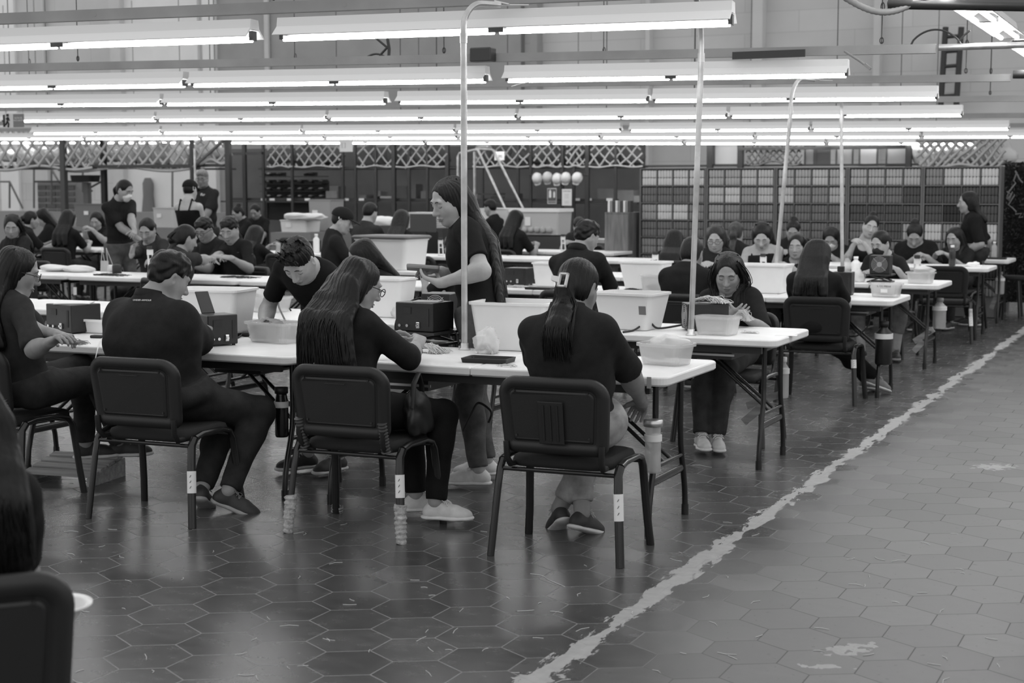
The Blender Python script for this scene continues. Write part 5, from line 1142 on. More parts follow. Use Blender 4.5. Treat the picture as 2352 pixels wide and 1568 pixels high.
tub('storage_bin', 'tall milky bin standing behind the face of the sweatshirt woman', 'bin', yT(892, 8.5), .30, .24, .25, 0, .8)
b = blob(.05, .04, .05, 61, .35); put(b, 'plastic_bag', M_film, 'crumpled clear bag next to the tall milky bin', 'bag', (*yT(916, 8.4)[:2], TZ + .037))
c_ = yT(612, 8.5); tub('food_tub', 'clear tub with a milky bag in it behind the polo man on the second table', 'tub', c_, .30, .2, .10, 0, .86, M_clear, .045); b = blob(.1, .06, .05, 62, .3); put(b, 'plastic_bag', M_film, 'milky bag bulging from the tub behind the polo man', 'bag', (c_[0] - .06, c_[1], TZ + .1))
cable('power_cable', [onT(668, 715) + V3(0, 0, .006), onT(645, 712) + V3(0, 0, .09), onT(640, 722) + V3(0, 0, .06), onT(655, 738) + V3(0, 0, .006)], 'black cable looping up beside the bending man on the second table', .006)
tub('food_tub', 'low milky tub behind the control box of the woman with glasses', 'tub', yT(232, 6.85), .2, .15, .08, 0, .86, M_bin, .03)
# --- third and fourth tables
def yT(px, Y): p = onY(px, 600, Y); p[2] = TZ; return p
tub('storage_bin', 'tall milky bin between the polo man and the person with tied up hair', 'bin', yT(1484, 11.75), .37, .28, .225, 0, .78)
c_ = yT(1508, 11.45); tub('food_tub', 'clear tub of dark thread in front of the tall milky bin', 'tub', c_, .23, .15, .13, 0, .86, M_clear, .04); b = blob(.08, .045, .03, 63, .15); put(b, 'thread_pad', M_threadg, 'dark wad of thread in the tub before the tall milky bin', 'thread', (c_[0], c_[1], TZ + .036))
heap('thread_bundle', 'dark thread bundle lying beside the tub of dark thread', yT(1452, 11.4), .07, .04, .03, 60, 64, M_threadk, .0018)
tub('storage_bin', 'milky bin hidden half behind the polo man at the third table', 'bin', yT(1262, 11.75), .22, .24, .2, 0, .82)
fan_box('black box with a display on the third table near the woman with the tablet', yT(1193, 11.75), 0, fan=False, dims=(.2, .18, .14))
heap('thread_bundle', 'pale thread ends scattered before the black display box', yT(1190, 11.45), .12, .06, .02, 60, 65, M_thread, .0016); q = MB(); q.loft([rrect(.22, .11, .01, 3, 0), rrect(.23, .12, .012, 3, .018)]); put(q, 'shallow_tray', M_plas, 'flat black tray on the third table near the polo man', 'tray', (*yT(1240, 11.3)[:2], TZ))
c_ = yT(900, 13.55); o = tub('storage_tote', 'huge translucent storage tote with a dark lid and a label on the fourth table', 'tote', c_, .64, .44, .31, -6, .9, mat('tote_plastic', .7, .4), .05)
q = MB(); q.loft([rrect(.68, .48, .05, 5, .31), rrect(.7, .5, .055, 5, .33), rrect(.66, .46, .05, 5, .345)]); q.build('lid', mat('grey_lid', .13, .5), o)
q = MB(); q.box((-.03, -.222, .17), (.055, .002, .11)); q.build('paper_label', M_paper, o); text(o, 'III\nIII', .03, (-.03, -.2235, .185), (R(90), 0, 0), M_ink, 'barcode')
for i, (px, lb) in enumerate(((128, 'first white cloth bundle from the table end, on the third table'), (180, 'white cloth bundle beside the clear display stand on the third table'))):
    b = blob(.15, .1, .035, 70 + i, .3); put(b, 'cloth_bundle', mat('white_cotton', .75, .9, bump=.5, bscale=60), lb, 'cloth', (*yT(px, 11.75)[:2], TZ + .03), .2)
q = MB()
for (x0, x1) in ((-.05, -.02), (.05, .09)): q.tube([(x0, 0, .005), (x0 * .5, 0, .24)], .004, 6); q.tube([(x1, .05, .005), (x0 * .5, 0, .24)], .004, 6)
q.box((0, .0, .06), (.09, .01, .11)); put(q, 'display_stand', M_clear, 'clear wedge stand on the third table before the long sleeved woman', 'stand', yT(240, 11.8))
q = MB(); q.lathe([(0, 0), (.045, 0), (.045, .07), (.03, .085), (0, .09)]); put(q, 'black_cup', M_plas, 'black round cup turned over on the third table near the long sleeved woman', 'cup', yT(268, 11.75))
q = MB(); q.lathe([(0, 0), (.025, 0), (.025, .06), (.02, .07), (0, .07)]); put(q, 'white_cap_jar', M_paper, 'small white jar behind the clear wedge stand', 'jar', yT(252, 11.9))
for i, (px, Y, lb) in enumerate(((250, 11.4, 'tangle of dark thread spread on the third table before the long sleeved woman'), (545, 11.6, 'dark thread spread on the third table before the man joining threads'))): heap('thread_bundle', lb, yT(px, Y), .2, .1, .02, 45, 80 + i, M_threadk, .0016)
def phone_stand(px, Y, label, s=1., rz=0.):
    o = thing('phone_stand', label, 'stand', yT(px, Y), R(rz)); q = MB()
    q.box((0, .02, .008), (.07, .09, .012), bev=.003); 
    for sx in (-.026, .026): q.tube([(sx, .045, .012), (sx * .8, -.005, .19 * s)], .006, 6, flat=(1.4, 1))
    q.box((0, .0, .17 * s), (.06, .012, .05)); q.box((0, .02, .1 * s), (.055, .01, .012)); q.build('frame', mat('white_plastic', .75, .4), o)
    k = MB(); k.box((0, -.012, .205 * s), (.05, .012, .03), bev=.003); k.build('clip', M_dark, o); return o
for a in ((345, 11.7, 'white phone stand leaning behind the woman with her elbow on the table', 1.25, 20), (1753, 13.7, 'white phone stand in front of the tank top woman', 1., 0), (2107, 13.5, 'white phone stand with two posts behind the tub of paper on the fourth table', 1.1, 0), (1505, 13.7, 'white phone stand beside the woman with streaked hair', 1., 20), (1293, 18.4, 'white phone stand in front of the man in the checked shirt', 1., 15), (1012, 16.5, 'white phone stand on the back table behind the huge storage tote', 1., 20), (186, 16.5, 'white phone stand at the back table near the woman holding thread', 1.1, 30)): phone_stand(*a)
c_ = yT(2024, 13.45); fan_box('black fan heater box on a low stand in front of the masked woman', c_, 0, fan=True, ctrl=False, stand=True, dims=(.17, .15, .16))
c_ = yT(2116, 13.4); T5 = tub('food_tub', 'clear tub with a white paper and bag on the free end of the fourth table', 'tub', c_, .225, .17, .1, 0, .86, M_clear, .04)
q = MB(); q.box((-.02, -.07, .05), (.075, .008, .085), Matrix.Rotation(.15, 3, 'Y')); put(q, 'paper_card', M_paper, 'white card tucked into the tub at the fourth table end', 'card', (c_[0], c_[1], TZ + .003)); b = blob(.08, .05, .03, 91, .3); put(b, 'plastic_bag', M_film, 'flattened clear bag on top of the tub at the fourth table end', 'bag', (c_[0] + .02, c_[1] + .01, TZ + .115))
c_ = yT(2037, 11.62); T6 = tub('food_tub', 'clear tub with hand lettering and dark thread on the free corner of the third table', 'tub', c_, .225, .17, .105, 0, .86, M_clear, .04); text(T6, 'S. CC MES-E', .02, (0, -.087, .085), (R(84), 0, 0), M_ink, 'hand_lettering')
q = MB(); q.box((0, -.081, .05), (.05, .002, .028)); q.build('paper_label', M_paper, T6); b = blob(.075, .05, .022, 92, .12); put(b, 'thread_pad', M_threadg, 'grey wad of thread in the hand lettered tub', 'thread', (c_[0], c_[1], TZ + .03))
c_ = yT(1938, 11.7); fan_box('upright black box with a socket beside the straight haired woman', c_, 4, fan=False, dims=(.15, .15, .17)); q = MB(); q.box((0, 0, .02), (.05, .04, .04), bev=.004); put(q, 'switch_block', M_plas, 'small black block sitting on the upright black box', 'switch', (c_[0] - .02, c_[1], TZ + .18))
tub('storage_bin', 'milky white bin on the third table between the girl and the straight haired woman', 'bin', yT(1755, 11.72), .40, .3, .225, 0, .84)
b = blob(.07, .05, .06, 93, .3); put(b, 'plastic_bag', M_film, 'clear bag slumped on the fourth table beside the fan heater', 'bag', (*yT(1968, 13.4)[:2], TZ + .045))
tub('food_tub', 'milky tub behind the pole on the fourth table', 'tub', yT(1905, 13.7), .2, .15, .09, 0, .86, M_bin, .03)
def bottle(label, c, r, h, m, capm, z=None, neck=.45, group=None, cat='bottle'):
    o = thing('water_bottle', label, cat, (c[0], c[1], TZ if z is None else z), 0, group); q = MB(); q.lathe([(0, 0), (r * .9, 0), (r, .01), (r, h * .68), (r * .95, h * .74), (r * neck, h * .84), (r * neck, h * .92), (0, h * .92)], n=18); q.build('bottle_body', m, o)
    q = MB(); q.lathe([(0, h * .88), (r * neck * 1.25, h * .88), (r * neck * 1.25, h), (0, h)], n=14); q.build('bottle_cap', capm, o); return o
M_wet = mat('clear_bottle_plastic', .75, .12, alpha=.38)
bottle('pump bottle of white lotion by the masked woman on the fourth table', yT(1966, 13.9), .04, .2, M_bin, M_paper); bottle('clear bottle with a grey band standing behind the pole by the lotion bottle', yT(1946, 13.95), .035, .21, M_clear, M_grey)
bottle('dark soda bottle near the standing woman at the back table', yT(2187, 16.6), .035, .22, mat('dark_drink', .03, .2), M_paper); bottle('clear bottle on the short table beside the hedge wall', yT(2283, 18.5), .03, .2, M_clear, M_paper)
q = MB(); q.loft([rrect(.2, .12, .01, 3, 0), rrect(.21, .13, .01, 3, .02)]); put(q, 'shallow_tray', M_plas, 'flat black tray on the short table beside the hedge wall', 'tray', (*yT(2290, 18.4)[:2], TZ)); b = blob(.06, .05, .03, 94, .4); put(b, 'crumpled_paper', M_paper, 'crumpled white paper on the short table beside the spool rack', 'paper', (*yT(2258, 18.45)[:2], TZ + .02))
b = blob(.07, .05, .03, 96, .4); put(b, 'crumpled_paper', M_paper, 'crumpled white paper on the table behind the empty black chair', 'paper', (*yT(2235, 16.5)[:2], TZ + .02))
# tablet held by the standing woman
tw = PEOPLE['tablet']; pm = (tw['WR'][0] + tw['WR'][1]) / 2 + V3(-.10, -.01, .045); o = thing('tablet', 'grey cased tablet held flat in the standing woman\'s hands', 'tablet', pm, R(118)); o.rotation_euler = (R(-7), R(4), R(28))
q = MB(); q.loft([rrect(.17, .25, .014, 4, -.009), rrect(.174, .254, .016, 4, .0), rrect(.17, .25, .014, 4, .009)]); q.build('case', mat('grey_case', .24, .6), o); q = MB(); q.box((0, 0, .0095), (.15, .225, .002)); q.build('screen', mat('dark_glass', .02, .5), o)
# --- hanging bottles, braces and blocks under the tables
def strapped(label, c, r, h, z, m, capm, strap=True, neck=.45):
    o = bottle(label, c, r, h, m, capm, z=z, neck=neck)
    if strap: q = MB(); q.tube([(0, 0, h * .6), (0, 0, h * .72)], r * 1.1, 18); q.build('strap', mat('white_strap', .72, .6), o)
    return o
cA = onY(1500, 1000, 6.30); strapped('clear water bottle strapped to the end leg of the first table', (cA[0], cA[1]), .036, .235, .30, M_wet, M_alu, neck=.96)
q = MB(); q.lathe([(0, 0), (.030, 0), (.030, .075), (0, .076)]); put(q, 'water', mat('water_fill', .4, .05, alpha=.4), 'water left in the clear bottle strapped to the first table leg', 'water', (cA[0], cA[1], .304))
cB = onY(647, 960, 6.38); strapped('black thermos strapped to the table leg between the polo man and the sweatshirt woman', (cB[0], cB[1]), .034, .25, .31, mat('black_thermos', .01, .2), M_plas, neck=.8)
cC = onY(2030, 770, 11.38); strapped('big black jug strapped to the end leg of the third table', (cC[0], cC[1]), .062, .32, .25, mat('black_jug', .012, .35), M_plas)
cD = onY(2158, 720, 13.75); strapped('clear gallon jug hung on the end leg of the fourth table', (cD[0], cD[1]), .058, .27, .32, M_clear, M_grey)
cE = onY(1800, 885, 8.7); strapped('clear slim bottle strapped to the far end leg of the second table', (cE[0], cE[1]), .03, .24, .33, M_wet, M_paper)
cF = onY(2296, 680, 18.4); strapped('clear bottle hung on the leg of the short table by the hedge wall', (cF[0], cF[1]), .05, .26, .33, M_clear, M_grey)
def block(px, py, Y, d, ry, label, rz=0.): q = MB(); q.box((0, 0, 0), d, Matrix.Rotation(R(ry), 3, 'Y')); put(q, 'wood_block', M_wood, label, 'wood', onY(px, py, Y), rz)
block(1755, 918, 8.62, (.22, .02, .04), -22, 'flat pine stick jammed in the leg brace of the second table'); block(1733, 948, 8.55, (.17, .02, .045), -42, 'second pine stick wedged below the first in the second table brace')
block(2122, 770, 13.6, (.2, .02, .05), -35, 'pale wood piece wedged in the end brace of the fourth table'); block(2110, 795, 13.5, (.12, .02, .05), -50, 'smaller wood piece hanging below the wedge on the fourth table')
block(2283, 693, 18.5, (.17, .03, .05), -70, 'grey block hanging from the short table by the hedge wall')
def drawer(px, py, Y, w, label):
    o = thing('machine_drawer', label, 'drawer', onY(px, py, Y)); q = MB(); q.box((0, 0, 0), (w, .35, .05)); q.build('drawer_box', M_dark, o); q = MB(); q.box((0, -.178, 0), (w + .03, .006, .012)); q.build('front_rail', M_alu, o)
drawer(960, 873, 6.55, .3, 'dark drawer box under the first table behind the sweatshirt woman'); drawer(180, 826, 6.62, .28, 'dark drawer box under the first table by the woman with glasses'); drawer(1635, 806, 8.35, .34, 'dark drawer box under the second table in front of the girl'); drawer(1950, 712, 11.5, .34, 'dark drawer box under the third table by the straight haired woman'); drawer(590, 838, 6.6, .28, 'dark drawer box under the first table by the polo man\'s elbow')
cable('power_cable', [onY(1122, 970, 6.75), onY(1128, 945, 6.75), onY(1100, 925, 6.75), onY(1085, 945, 6.72), onY(1063, 990, 6.7)], 'black cable loop hanging behind the jeans of the woman with the tablet', .006)
cable('power_cable', [onY(2000, 700, 11.5), onY(1995, 745, 11.45), onY(1970, 770, 11.4), onY(1948, 772, 11.4)], 'black cable drooping under the third table corner', .006)
cable('power_cable', [onT(2000, 650) + V3(0, 0, .02), onT(1996, 662) + V3(0, 0, .0), onY(1994, 690, 13.2), onY(1990, 700, 13.25)], 'black cable of the fan heater hanging over the fourth table edge', .006)
# low slatted pallet used as a foot rest
o = thing('wooden_footrest', 'low pine slatted footrest on the floor under the woman with glasses', 'footrest', (*onZ(170, 1100)[:2], 0), R(8))
for k in range(4): q = MB(); q.box((0, -.12 + .08 * k, .045 + .016 * k + .012), (.42, .06, .018), Matrix.Rotation(R(10), 3, 'X'), bev=.002); q.build('slat', M_wood, o)
for sx in (-1, 1): q = MB(); q.loft([[(sx * .2 + dx, -.17, 0), (sx * .2 + dx, .17, 0), (sx * .2 + dx, .17, .1), (sx * .2 + dx, -.17, .045)] for dx in (-.011, .011)]); q.build('side_board', M_wood, o)
# white bowl in the lap of the person in the corner
p_ = onY(122, 1432, 2.72); q = MB(); q.lathe([(0, 0), (.045, 0), (.05, .006), (.075, .04), (.092, .045), (.092, .05), (.072, .046), (.046, .012), (0, .01)], n=32); put(q, 'white_bowl', mat('white_ceramic', .8, .25), 'white wide rimmed bowl beside the dark chair back in the picture corner', 'bowl', p_)
# bag on the seat beside the sweatshirt woman
b = blob(.05, .12, .10, 71, .5, 24, 30); b.tube([(0, -.08, .05), (.0, -.05, .16), (0, .02, .2), (0, .07, .14), (0, .08, .05)], .008, 6, flat=(1.6, .5)); put(b, 'shoulder_bag', mat('black_nylon', .01, .6), 'black slouched bag hanging on the chair beside the sweatshirt woman', 'bag', (-3.30, 6.08, .51), .2)
# scattered clippings on the floor
g = np.random.default_rng(5); q = MB()
for _ in range(95):
    px, py = g.uniform(150, 2300), g.uniform(1200, 1566); a = g.uniform(0, 6.28); L = g.uniform(.012, .035); p = onZ(px, py); d = V3(math.cos(a), math.sin(a), 0) * L; n_ = V3(-d[1], d[0], 0) * g.uniform(-.4, .4)
    q.tube([p - d + V3(0, 0, .0015), p + n_ + V3(0, 0, .002), p + d + V3(0, 0, .0015)], .0011, 4, caps=False)
for (x0, y0, x1, y1) in ((1218, 1318, 1300, 1345), (1590, 1068, 1636, 1072)): a_, b_ = onZ(x0, y0), onZ(x1, y1); q.tube([a_ * (1 - t) + b_ * t + V3(.01 * math.sin(t * 9), .02 * math.sin(t * 5), .0015) for t in np.linspace(0, 1, 12)], .0012, 4, caps=False)
o = q.build('thread_scraps', M_thread); tag(o, 'short white thread scraps littering the hexagon floor tiles', 'scraps', kind='stuff')
# ---------------------------------------------------------------- spool rack, cage, racks, nets and the hedge wall
YS = 19.0; XR = onY(2297, 500, YS)[0]; XL = onY(1468, 500, YS)[0]; ZT = 1.815; RH = .2225; NB = 5; bw = (XR - XL) / NB
M_rack = mat('grey_rack_steel', .12, .5); M_rackd = mat('dark_rack_board', .05, .7)
SG = [.72, .62, .5, .4, .3, .2, .095, .035, .015]; M_sp = [mat('thread_spool_%d' % i, g * .85, .85, bump=.4, bscale=300) for i, g in enumerate(SG)]
gi = lambda v: int(np.argmin([abs(v - x) for x in SG]))
RW = [[.72, .72, .72, .74, .5, .47, .6, .62, .48, .52, .62, .48, .45, .5, .52, .52, .3, .6, .7, .76], [.2, .2, .2, .28, .56, .68, .42, .56, .56, .28, .25, .48, .18, .15, .15, .12, .08, .1, .09, .1], [.42, .68, .68, .34, .38, .34, .24, .26, .22, .24, .2, .2, .12, .07, .07, .1, .12, .06, .08, .12], [.2, .22, .2, .24, .24, .2, .2, .18, .15, .18, .15, .15, .15, .12, .1, .4, .58, .35, .3, .6], [.3, .25, .3, .3, .28, .25, .2, .3, .25, .2, .2, .2, .2, .16, .2, .2, .2, .2, .15, .16], [.2, .2, .25, .3, .3, .2, .2, .2, .2, .3, .2, .2, .2, .2, .18, .16, .2, .16, .16, .14], [.4] * 20]
SPM = {}
def spool_mesh(i):
    if i not in SPM: q = MB(); q.lathe([(0, 0), (.016, 0), (.019, .003), (.0215, .010), (.0215, .086), (.019, .093), (.012, .095), (.012, .099), (0, .099)], n=12); me = q.mesh('spool'); me.materials.append(M_sp[i]); SPM[i] = me
    return SPM[i]
SHADE = ['white', 'pale', 'light grey', 'mid grey', 'grey', 'dull grey', 'dark grey', 'blackish', 'black']
stuff = MB(); sidx = []; nsp = 0
for b in range(NB):
    x0 = XL + bw * b; o = thing('spool_rack', ['grey rack bay of thread spools beside the wooden cabinet', 'second bay of the spool rack counted from the wooden cabinet', 'middle bay of the spool rack', 'spool rack bay second from the hedge wall', 'spool rack bay next to the hedge wall'][b], 'rack', (x0 + bw / 2, YS, 0), group=None); hw = bw / 2 - .002
    q = MB(); q.box((0, .30, ZT / 2), (2 * hw, .008, ZT)); q.build('back_board', M_rackd, o)
    for sx in (-1, 1): q = MB(); q.box((sx * (hw - .011), .15, ZT / 2), (.022, .3, ZT)); q.build('upright', M_rack, o)
    for k in range(8): q = MB(); q.box((0, .15, ZT - .008 - RH * k), (2 * hw - .046, .295, .014)); q.build('shelf', M_rack, o)
    for j in (1, 2, 3):
        q = MB(); q.box((-hw + .022 + (2 * hw - .044) * j / 4, .15, ZT - RH * 3.5 - .008), (.009, .29, RH * 7 - .02)); q.build('divider', M_rack, o)
    q = MB(); q.box((0, .15, .125), (2 * hw - .046, .28, .235)); q.build('plinth', mat('rack_plinth', .2, .6), o)
    cw_ = (2 * hw - .044) / 4
    for c in range(4):
        for k in range(7):
            gcol = gi(RW[k][b * 4 + c]); zf = ZT - .008 - RH * (k + 1) + .0075
            for s_ in range(5):
                for lv in range(2):
                    x = x0 + bw / 2 - hw + .022 + cw_ * c + .008 + (cw_ - .016) * (s_ + .5) / 5; p = (x, YS + .032, zf + lv * .0995)
                    if b == 4 or (b == 3 and c == 3 and k < 2):
                        e = link(spool_mesh(gcol), 'thread_spool'); e.location = p; nsp += 1
                        tag(e, '%s thread spool, %s row, %s of the bay by the hedge wall' % (SHADE[gcol], ['top', 'second', 'third', 'fourth', 'fifth', 'sixth', 'lowest'][k], ['first column', 'second column', 'third column', 'end column'][c]) if b == 4 else '%s thread spool, %s row, end column of the bay second from the hedge' % (SHADE[gcol], ['top', 'second'][k]), 'spool', 'spools bay %d column %d row %d' % (b, c, k))
                    else:
                        n0 = len(stuff.f); stuff.lathe([(.0, .0), (.019, .001), (.0215, .010), (.0215, .086), (.019, .093), (.0, .098)], p, 9); sidx += [gcol] * (len(stuff.f) - n0)
me = stuff.mesh('thread_spools'); [me.materials.append(m) for m in M_sp]; me.polygons.foreach_set('material_index', sidx); tag(link(me, 'thread_spools'), 'rows of thread spools filling the spool rack bays beyond the end bay', 'spools', kind='stuff')
# hedge wall with a script sign
hx = onY(2303, 500, 20.0)[0]; o = thing('hedge_wall', 'dark artificial hedge wall with pale script lettering beside the spool rack', 'hedge wall', (hx + .9, 20.0, 0)); q = MB(); q.box((0, .1, 1.0), (1.8, .1, 1.75)); q.build('backing', mat('hedge_backing', .008, .9), o)
g = np.random.default_rng(9); q = MB()
for _ in range(5200):
    c = V3(g.uniform(-.9, .9), .03 - g.uniform(0, .07), g.uniform(.12, 1.9)); u = nrm(g.normal(size=3)) * .028; w = nrm(np.cross(u, g.normal(size=3))) * .011; q.add([c - u, c + w, c + u, c - w], [(0, 1, 2, 3)])
q.build('foliage', mat('dark_leaf', .016, .6, noise=.5, nscale=30), o)
for x in (-.85, .8): q = MB(); q.box((x, .12, .06), (.06, .3, .12)); q.build('foot', M_dark, o)
q = MB(); base = V3(hx + .9, 20, 0)
for st in ([(2336, 395), (2328, 415), (2333, 420), (2318, 440), (2312, 455), (2318, 462), (2326, 440), (2330, 448), (2316, 470), (2326, 478), (2334, 486), (2332, 492), (2346, 490), (2340, 500), (2350, 498)], [(2332, 392), (2342, 412), (2349, 420)], [(2312, 440), (2322, 446), (2314, 458)]):
    q.tube([onY(px, py, 19.9) - base for px, py in st], .010, 6)
q.build('script_lettering', mat('neon_tube_off', .16, .4), o)
o = thing('stool', 'low black stool in front of the hedge wall', 'stool', (hx + .22, 19.3, 0)); q = MB(); q.lathe([(0, .45), (.16, .45), (.17, .47), (.16, .5), (0, .5)]); q.build('seat', M_seat, o)
for a in (45, 135, 225, 315): q = MB(); q.tube([(.11 * math.cos(R(a)), .11 * math.sin(R(a)), .45), (.16 * math.cos(R(a)), .16 * math.sin(R(a)), 0)], .018, 8); q.build('leg', M_steel, o)
# wooden cabinet and bench before the spool rack
cx = onY(1440, 500, 18.75); o = thing('wooden_cabinet', 'tall grey wood cabinet end beside the spool rack', 'cabinet', (XL - .22, 18.9, 0)); q = MB(); q.box((0, .1, .62), (.34, .5, 1.24), bev=.006); q.build('body', mat('grey_wood', .13, .7, noise=.3, nscale=3, stretch=(9, 9, 1)), o); q = MB(); q.box((.0, -.155, .62), (.32, .012, 1.18)); q.build('door', mat('grey_wood_door', .16, .7, noise=.3, nscale=3, stretch=(9, 9, 1)), o)
for k in range(9): q = MB(); q.box((0, 0, .075), (.03, .11, .15), bev=.003); put(q, 'folder', [M_paper, M_grey, mat('dark_folder', .06, .6)][(k * 7) % 3], 'upright folder number %s on the grey wood cabinet' % ['one', 'two', 'three', 'four', 'five', 'six', 'seven', 'eight', 'nine'][k], 'folder', (XL - .37 + .036 * k, 18.9, 1.24), group='folders on the grey wood cabinet').__setitem__('label', 'upright office folder standing on the grey wood cabinet')
o = thing('work_bench', 'wooden bench with pale legs behind the man in the checked shirt', 'bench', (XL - .95, 20.6, 0)); q = MB(); q.box((0, 0, .80), (1.3, .6, .05)); q.build('bench_top', mat('pale_wood', .4, .7, noise=.15, nscale=4), o)
for sx in (-.6, .6):
    for sy in (-.25, .25): q = MB(); q.box((sx, sy, .388), (.06, .06, .775)); q.build('leg', mat('pale_wood', .4), o)
tub('food_tub', 'small milky tub on the wooden bench before the cabinet', 'tub', (XL - .75, 20.5), .3, .2, .14, 0, .85, M_bin, .03, z=.826)
# added dark partition for the cage's shade, racks with strap nets
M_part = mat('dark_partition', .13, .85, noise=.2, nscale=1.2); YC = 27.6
a_, b_ = onY(526, 450, YC)[0], onY(1478, 450, YC)[0]; q = MB(); q.box(((a_ + b_) / 2, YC + .05, 1.2), (b_ - a_, .1, 2.4)); tag(q.build('partition_wall', M_part), kind='structure')  # dark sheet added to stand in for shade behind the racks
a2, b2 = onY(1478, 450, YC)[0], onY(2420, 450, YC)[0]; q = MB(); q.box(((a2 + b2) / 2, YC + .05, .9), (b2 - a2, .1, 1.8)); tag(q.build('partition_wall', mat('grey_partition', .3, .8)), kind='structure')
def post(px, Y, label, w=.07, z1=2.6, m=None):
    p = onY(px, 450, Y); q = MB(); q.box((p[0], p[1], z1 / 2), (w, w, z1), bev=.004); return tag(q.build('rack_post', m or M_dark), label, 'post')
YR = 26.0
for px, lb in ((606, 'dark cage post in front of the grey panel by the strap net'), (563, 'dark slim cage post next to the thick post by the grey haired man'), (672, 'dark rack post behind the bin shelf'), (788, 'dark rack post beneath the small white hanging sign'), (817, 'slim dark post next to the one beneath the white sign'), (864, 'slim dark cage post above the cropped haired man'), (905, 'thick dark cage post above the brown haired woman'), (940, 'slim dark cage post between the net bays'), (982, 'slim dark cage post next to the standing woman\'s hair'), (1028, 'thick dark cage post behind the standing woman\'s head'), (1108, 'dark cage post behind the stair handrails'), (1190, 'dark cage post above the woman before the see-through bin'), (1219, 'dark rack post beside the hanging helmets'), (1292, 'dark rack post between the two notices'), (1318, 'dark rack post behind the last helmet'), (1349, 'thick dark cage post after the row of helmets'), (1414, 'slim dark post near the wooden cabinet')): post(px, YR, lb, .075 if 'thick' in lb else .05)
post(526, 23.8, 'thick perforated dark rack post beside the grey haired man', .1); post(443, 23.8, 'dark rack post with a pale pipe behind the person in the cap', .07); p_ = onY(449, 450, 23.7); pole('pale_pipe', [(p_[0], p_[1], 0), (p_[0], p_[1], 2.3)], .022, M_gal, 'pale upright pipe against the rack post behind the person in the cap', 'pipe')
post(148, 23.8, 'dark grey rack post at the strap net above the seated women', .11, m=mat('post_grey', .06, .5)); post(240, 24.3, 'black rack post behind the standing masked woman', .1, m=M_plas)
for (x0, x1, y, Y, lb, h) in ((526, 606, 353, YR, 'dark beam above the grey cage panel', .05), (526, 1420, 457, YR + .1, 'long shelf beam with label tags across the cage', .05), (600, 1478, 388, YR + .1, 'long dark beam under the strap nets of the cage', .06), (0, 440, 384, 23.9, 'dark beam under the strap net above the seated women', .06), (445, 526, 380, 23.9, 'short dark beam above the grey haired man', .06), (80, 185, 417, 25.5, 'dark frame bar of the parts shelf', .04), (1700, 2080, 342, YR, 'grey beam above the rack of framed panels', .05)):
    p, r_ = onY(x0, y, Y), onY(x1, y, Y); q = MB(); q.box(((p[0] + r_[0]) / 2, Y, p[2]), (r_[0] - p[0], .05, h)); tag(q.build('rack_beam', M_dark), lb, 'beam')
def net(x0, x1, y0, y1, Y, label, m, nx, seed, w=.045, sag=.04):
    """woven strap lattice hanging between posts"""
    g = np.random.default_rng(seed); a = onY(x0, y0, Y); b_ = onY(x1, y1, Y); Wd, Hh = b_[0] - a[0], a[2] - b_[2]; q = MB(); st = Wd / nx
    for dr in (1, -1):
        for i in range(-int(Hh / st) - 1, nx + int(Hh / st) + 2):
            pts = []
            for t in np.linspace(0, 1, 9):
                x = i * st + dr * t * Hh * .95; 
                if 0 <= x <= Wd: pts.append((a[0] + x + .02 * math.sin(5 * t + i), Y + dr * .006 + .015 * math.sin(3 * x), a[2] - t * Hh - sag * math.sin(math.pi * x / Wd * 3) * t + g.normal() * .006))
            if len(pts) > 1: q.tube(pts, w / 2, 4, flat=(.16, 1))
    q.tube([(a[0] + Wd * t, Y, b_[2] - sag * math.sin(math.pi * t * 3) + .01) for t in np.linspace(0, 1, 30)], w * .5, 4, flat=(.3, 1)); q.tube([(a[0] + Wd * t, Y, a[2]) for t in np.linspace(0, 1, 6)], w * .5, 4, flat=(.3, 1))
    o = q.build('strap_net', m); return tag(o, label, 'net')
M_str = mat('grey_strap', .47, .8); M_str2 = mat('dull_strap', .42, .8)
net(-30, 212, 296, 386, 23.8, 'pale strap lattice net above the seated women by the picture edge', M_str, 9, 1, .06); net(130, 436, 300, 388, 23.9, 'pale strap lattice net sagging between the grey and the black rack posts', M_str, 13, 2, .06); net(445, 522, 306, 372, 23.84, 'short pale strap net beside the diagonal brace', M_str, 3, 3, .06)
for i, (x0, x1, lb) in enumerate(((612, 672, 'narrow strap net above the bin shelf'), (676, 786, 'strap net between the bin shelf and the white sign'), (818, 905, 'strap net over the cage near the cropped haired man'), (908, 1028, 'strap net over the cage behind the standing woman'), (1085, 1215, 'strap net behind the stair handrails'), (1222, 1290, 'strap net above the hanging helmets'), (1296, 1346, 'small strap net above the last helmet'), (1352, 1476, 'strap net above the wooden cabinet'))): net(x0, x1, 322, 383, YR - .03, lb, M_str2, max(3, int((x1 - x0) / 22)), 10 + i, .035, .015)
net(1712, 1842, 322, 376, YR + .03, 'fine slack strap net above the middle bay of the spool rack', mat('dark_strap', .14, .8), 9, 30, .03); net(2105, 2310, 322, 384, YR - .1, 'wide strap net above the spool bay near the hedge wall', M_str2, 10, 31, .05)
p = onY(530, 308, 23.77); r_ = onY(444, 384, 23.77); pole('diagonal_brace', [p, r_], .03, mat('brace_grey', .12, .5), 'diagonal grey brace beside the thick rack post', 'brace')
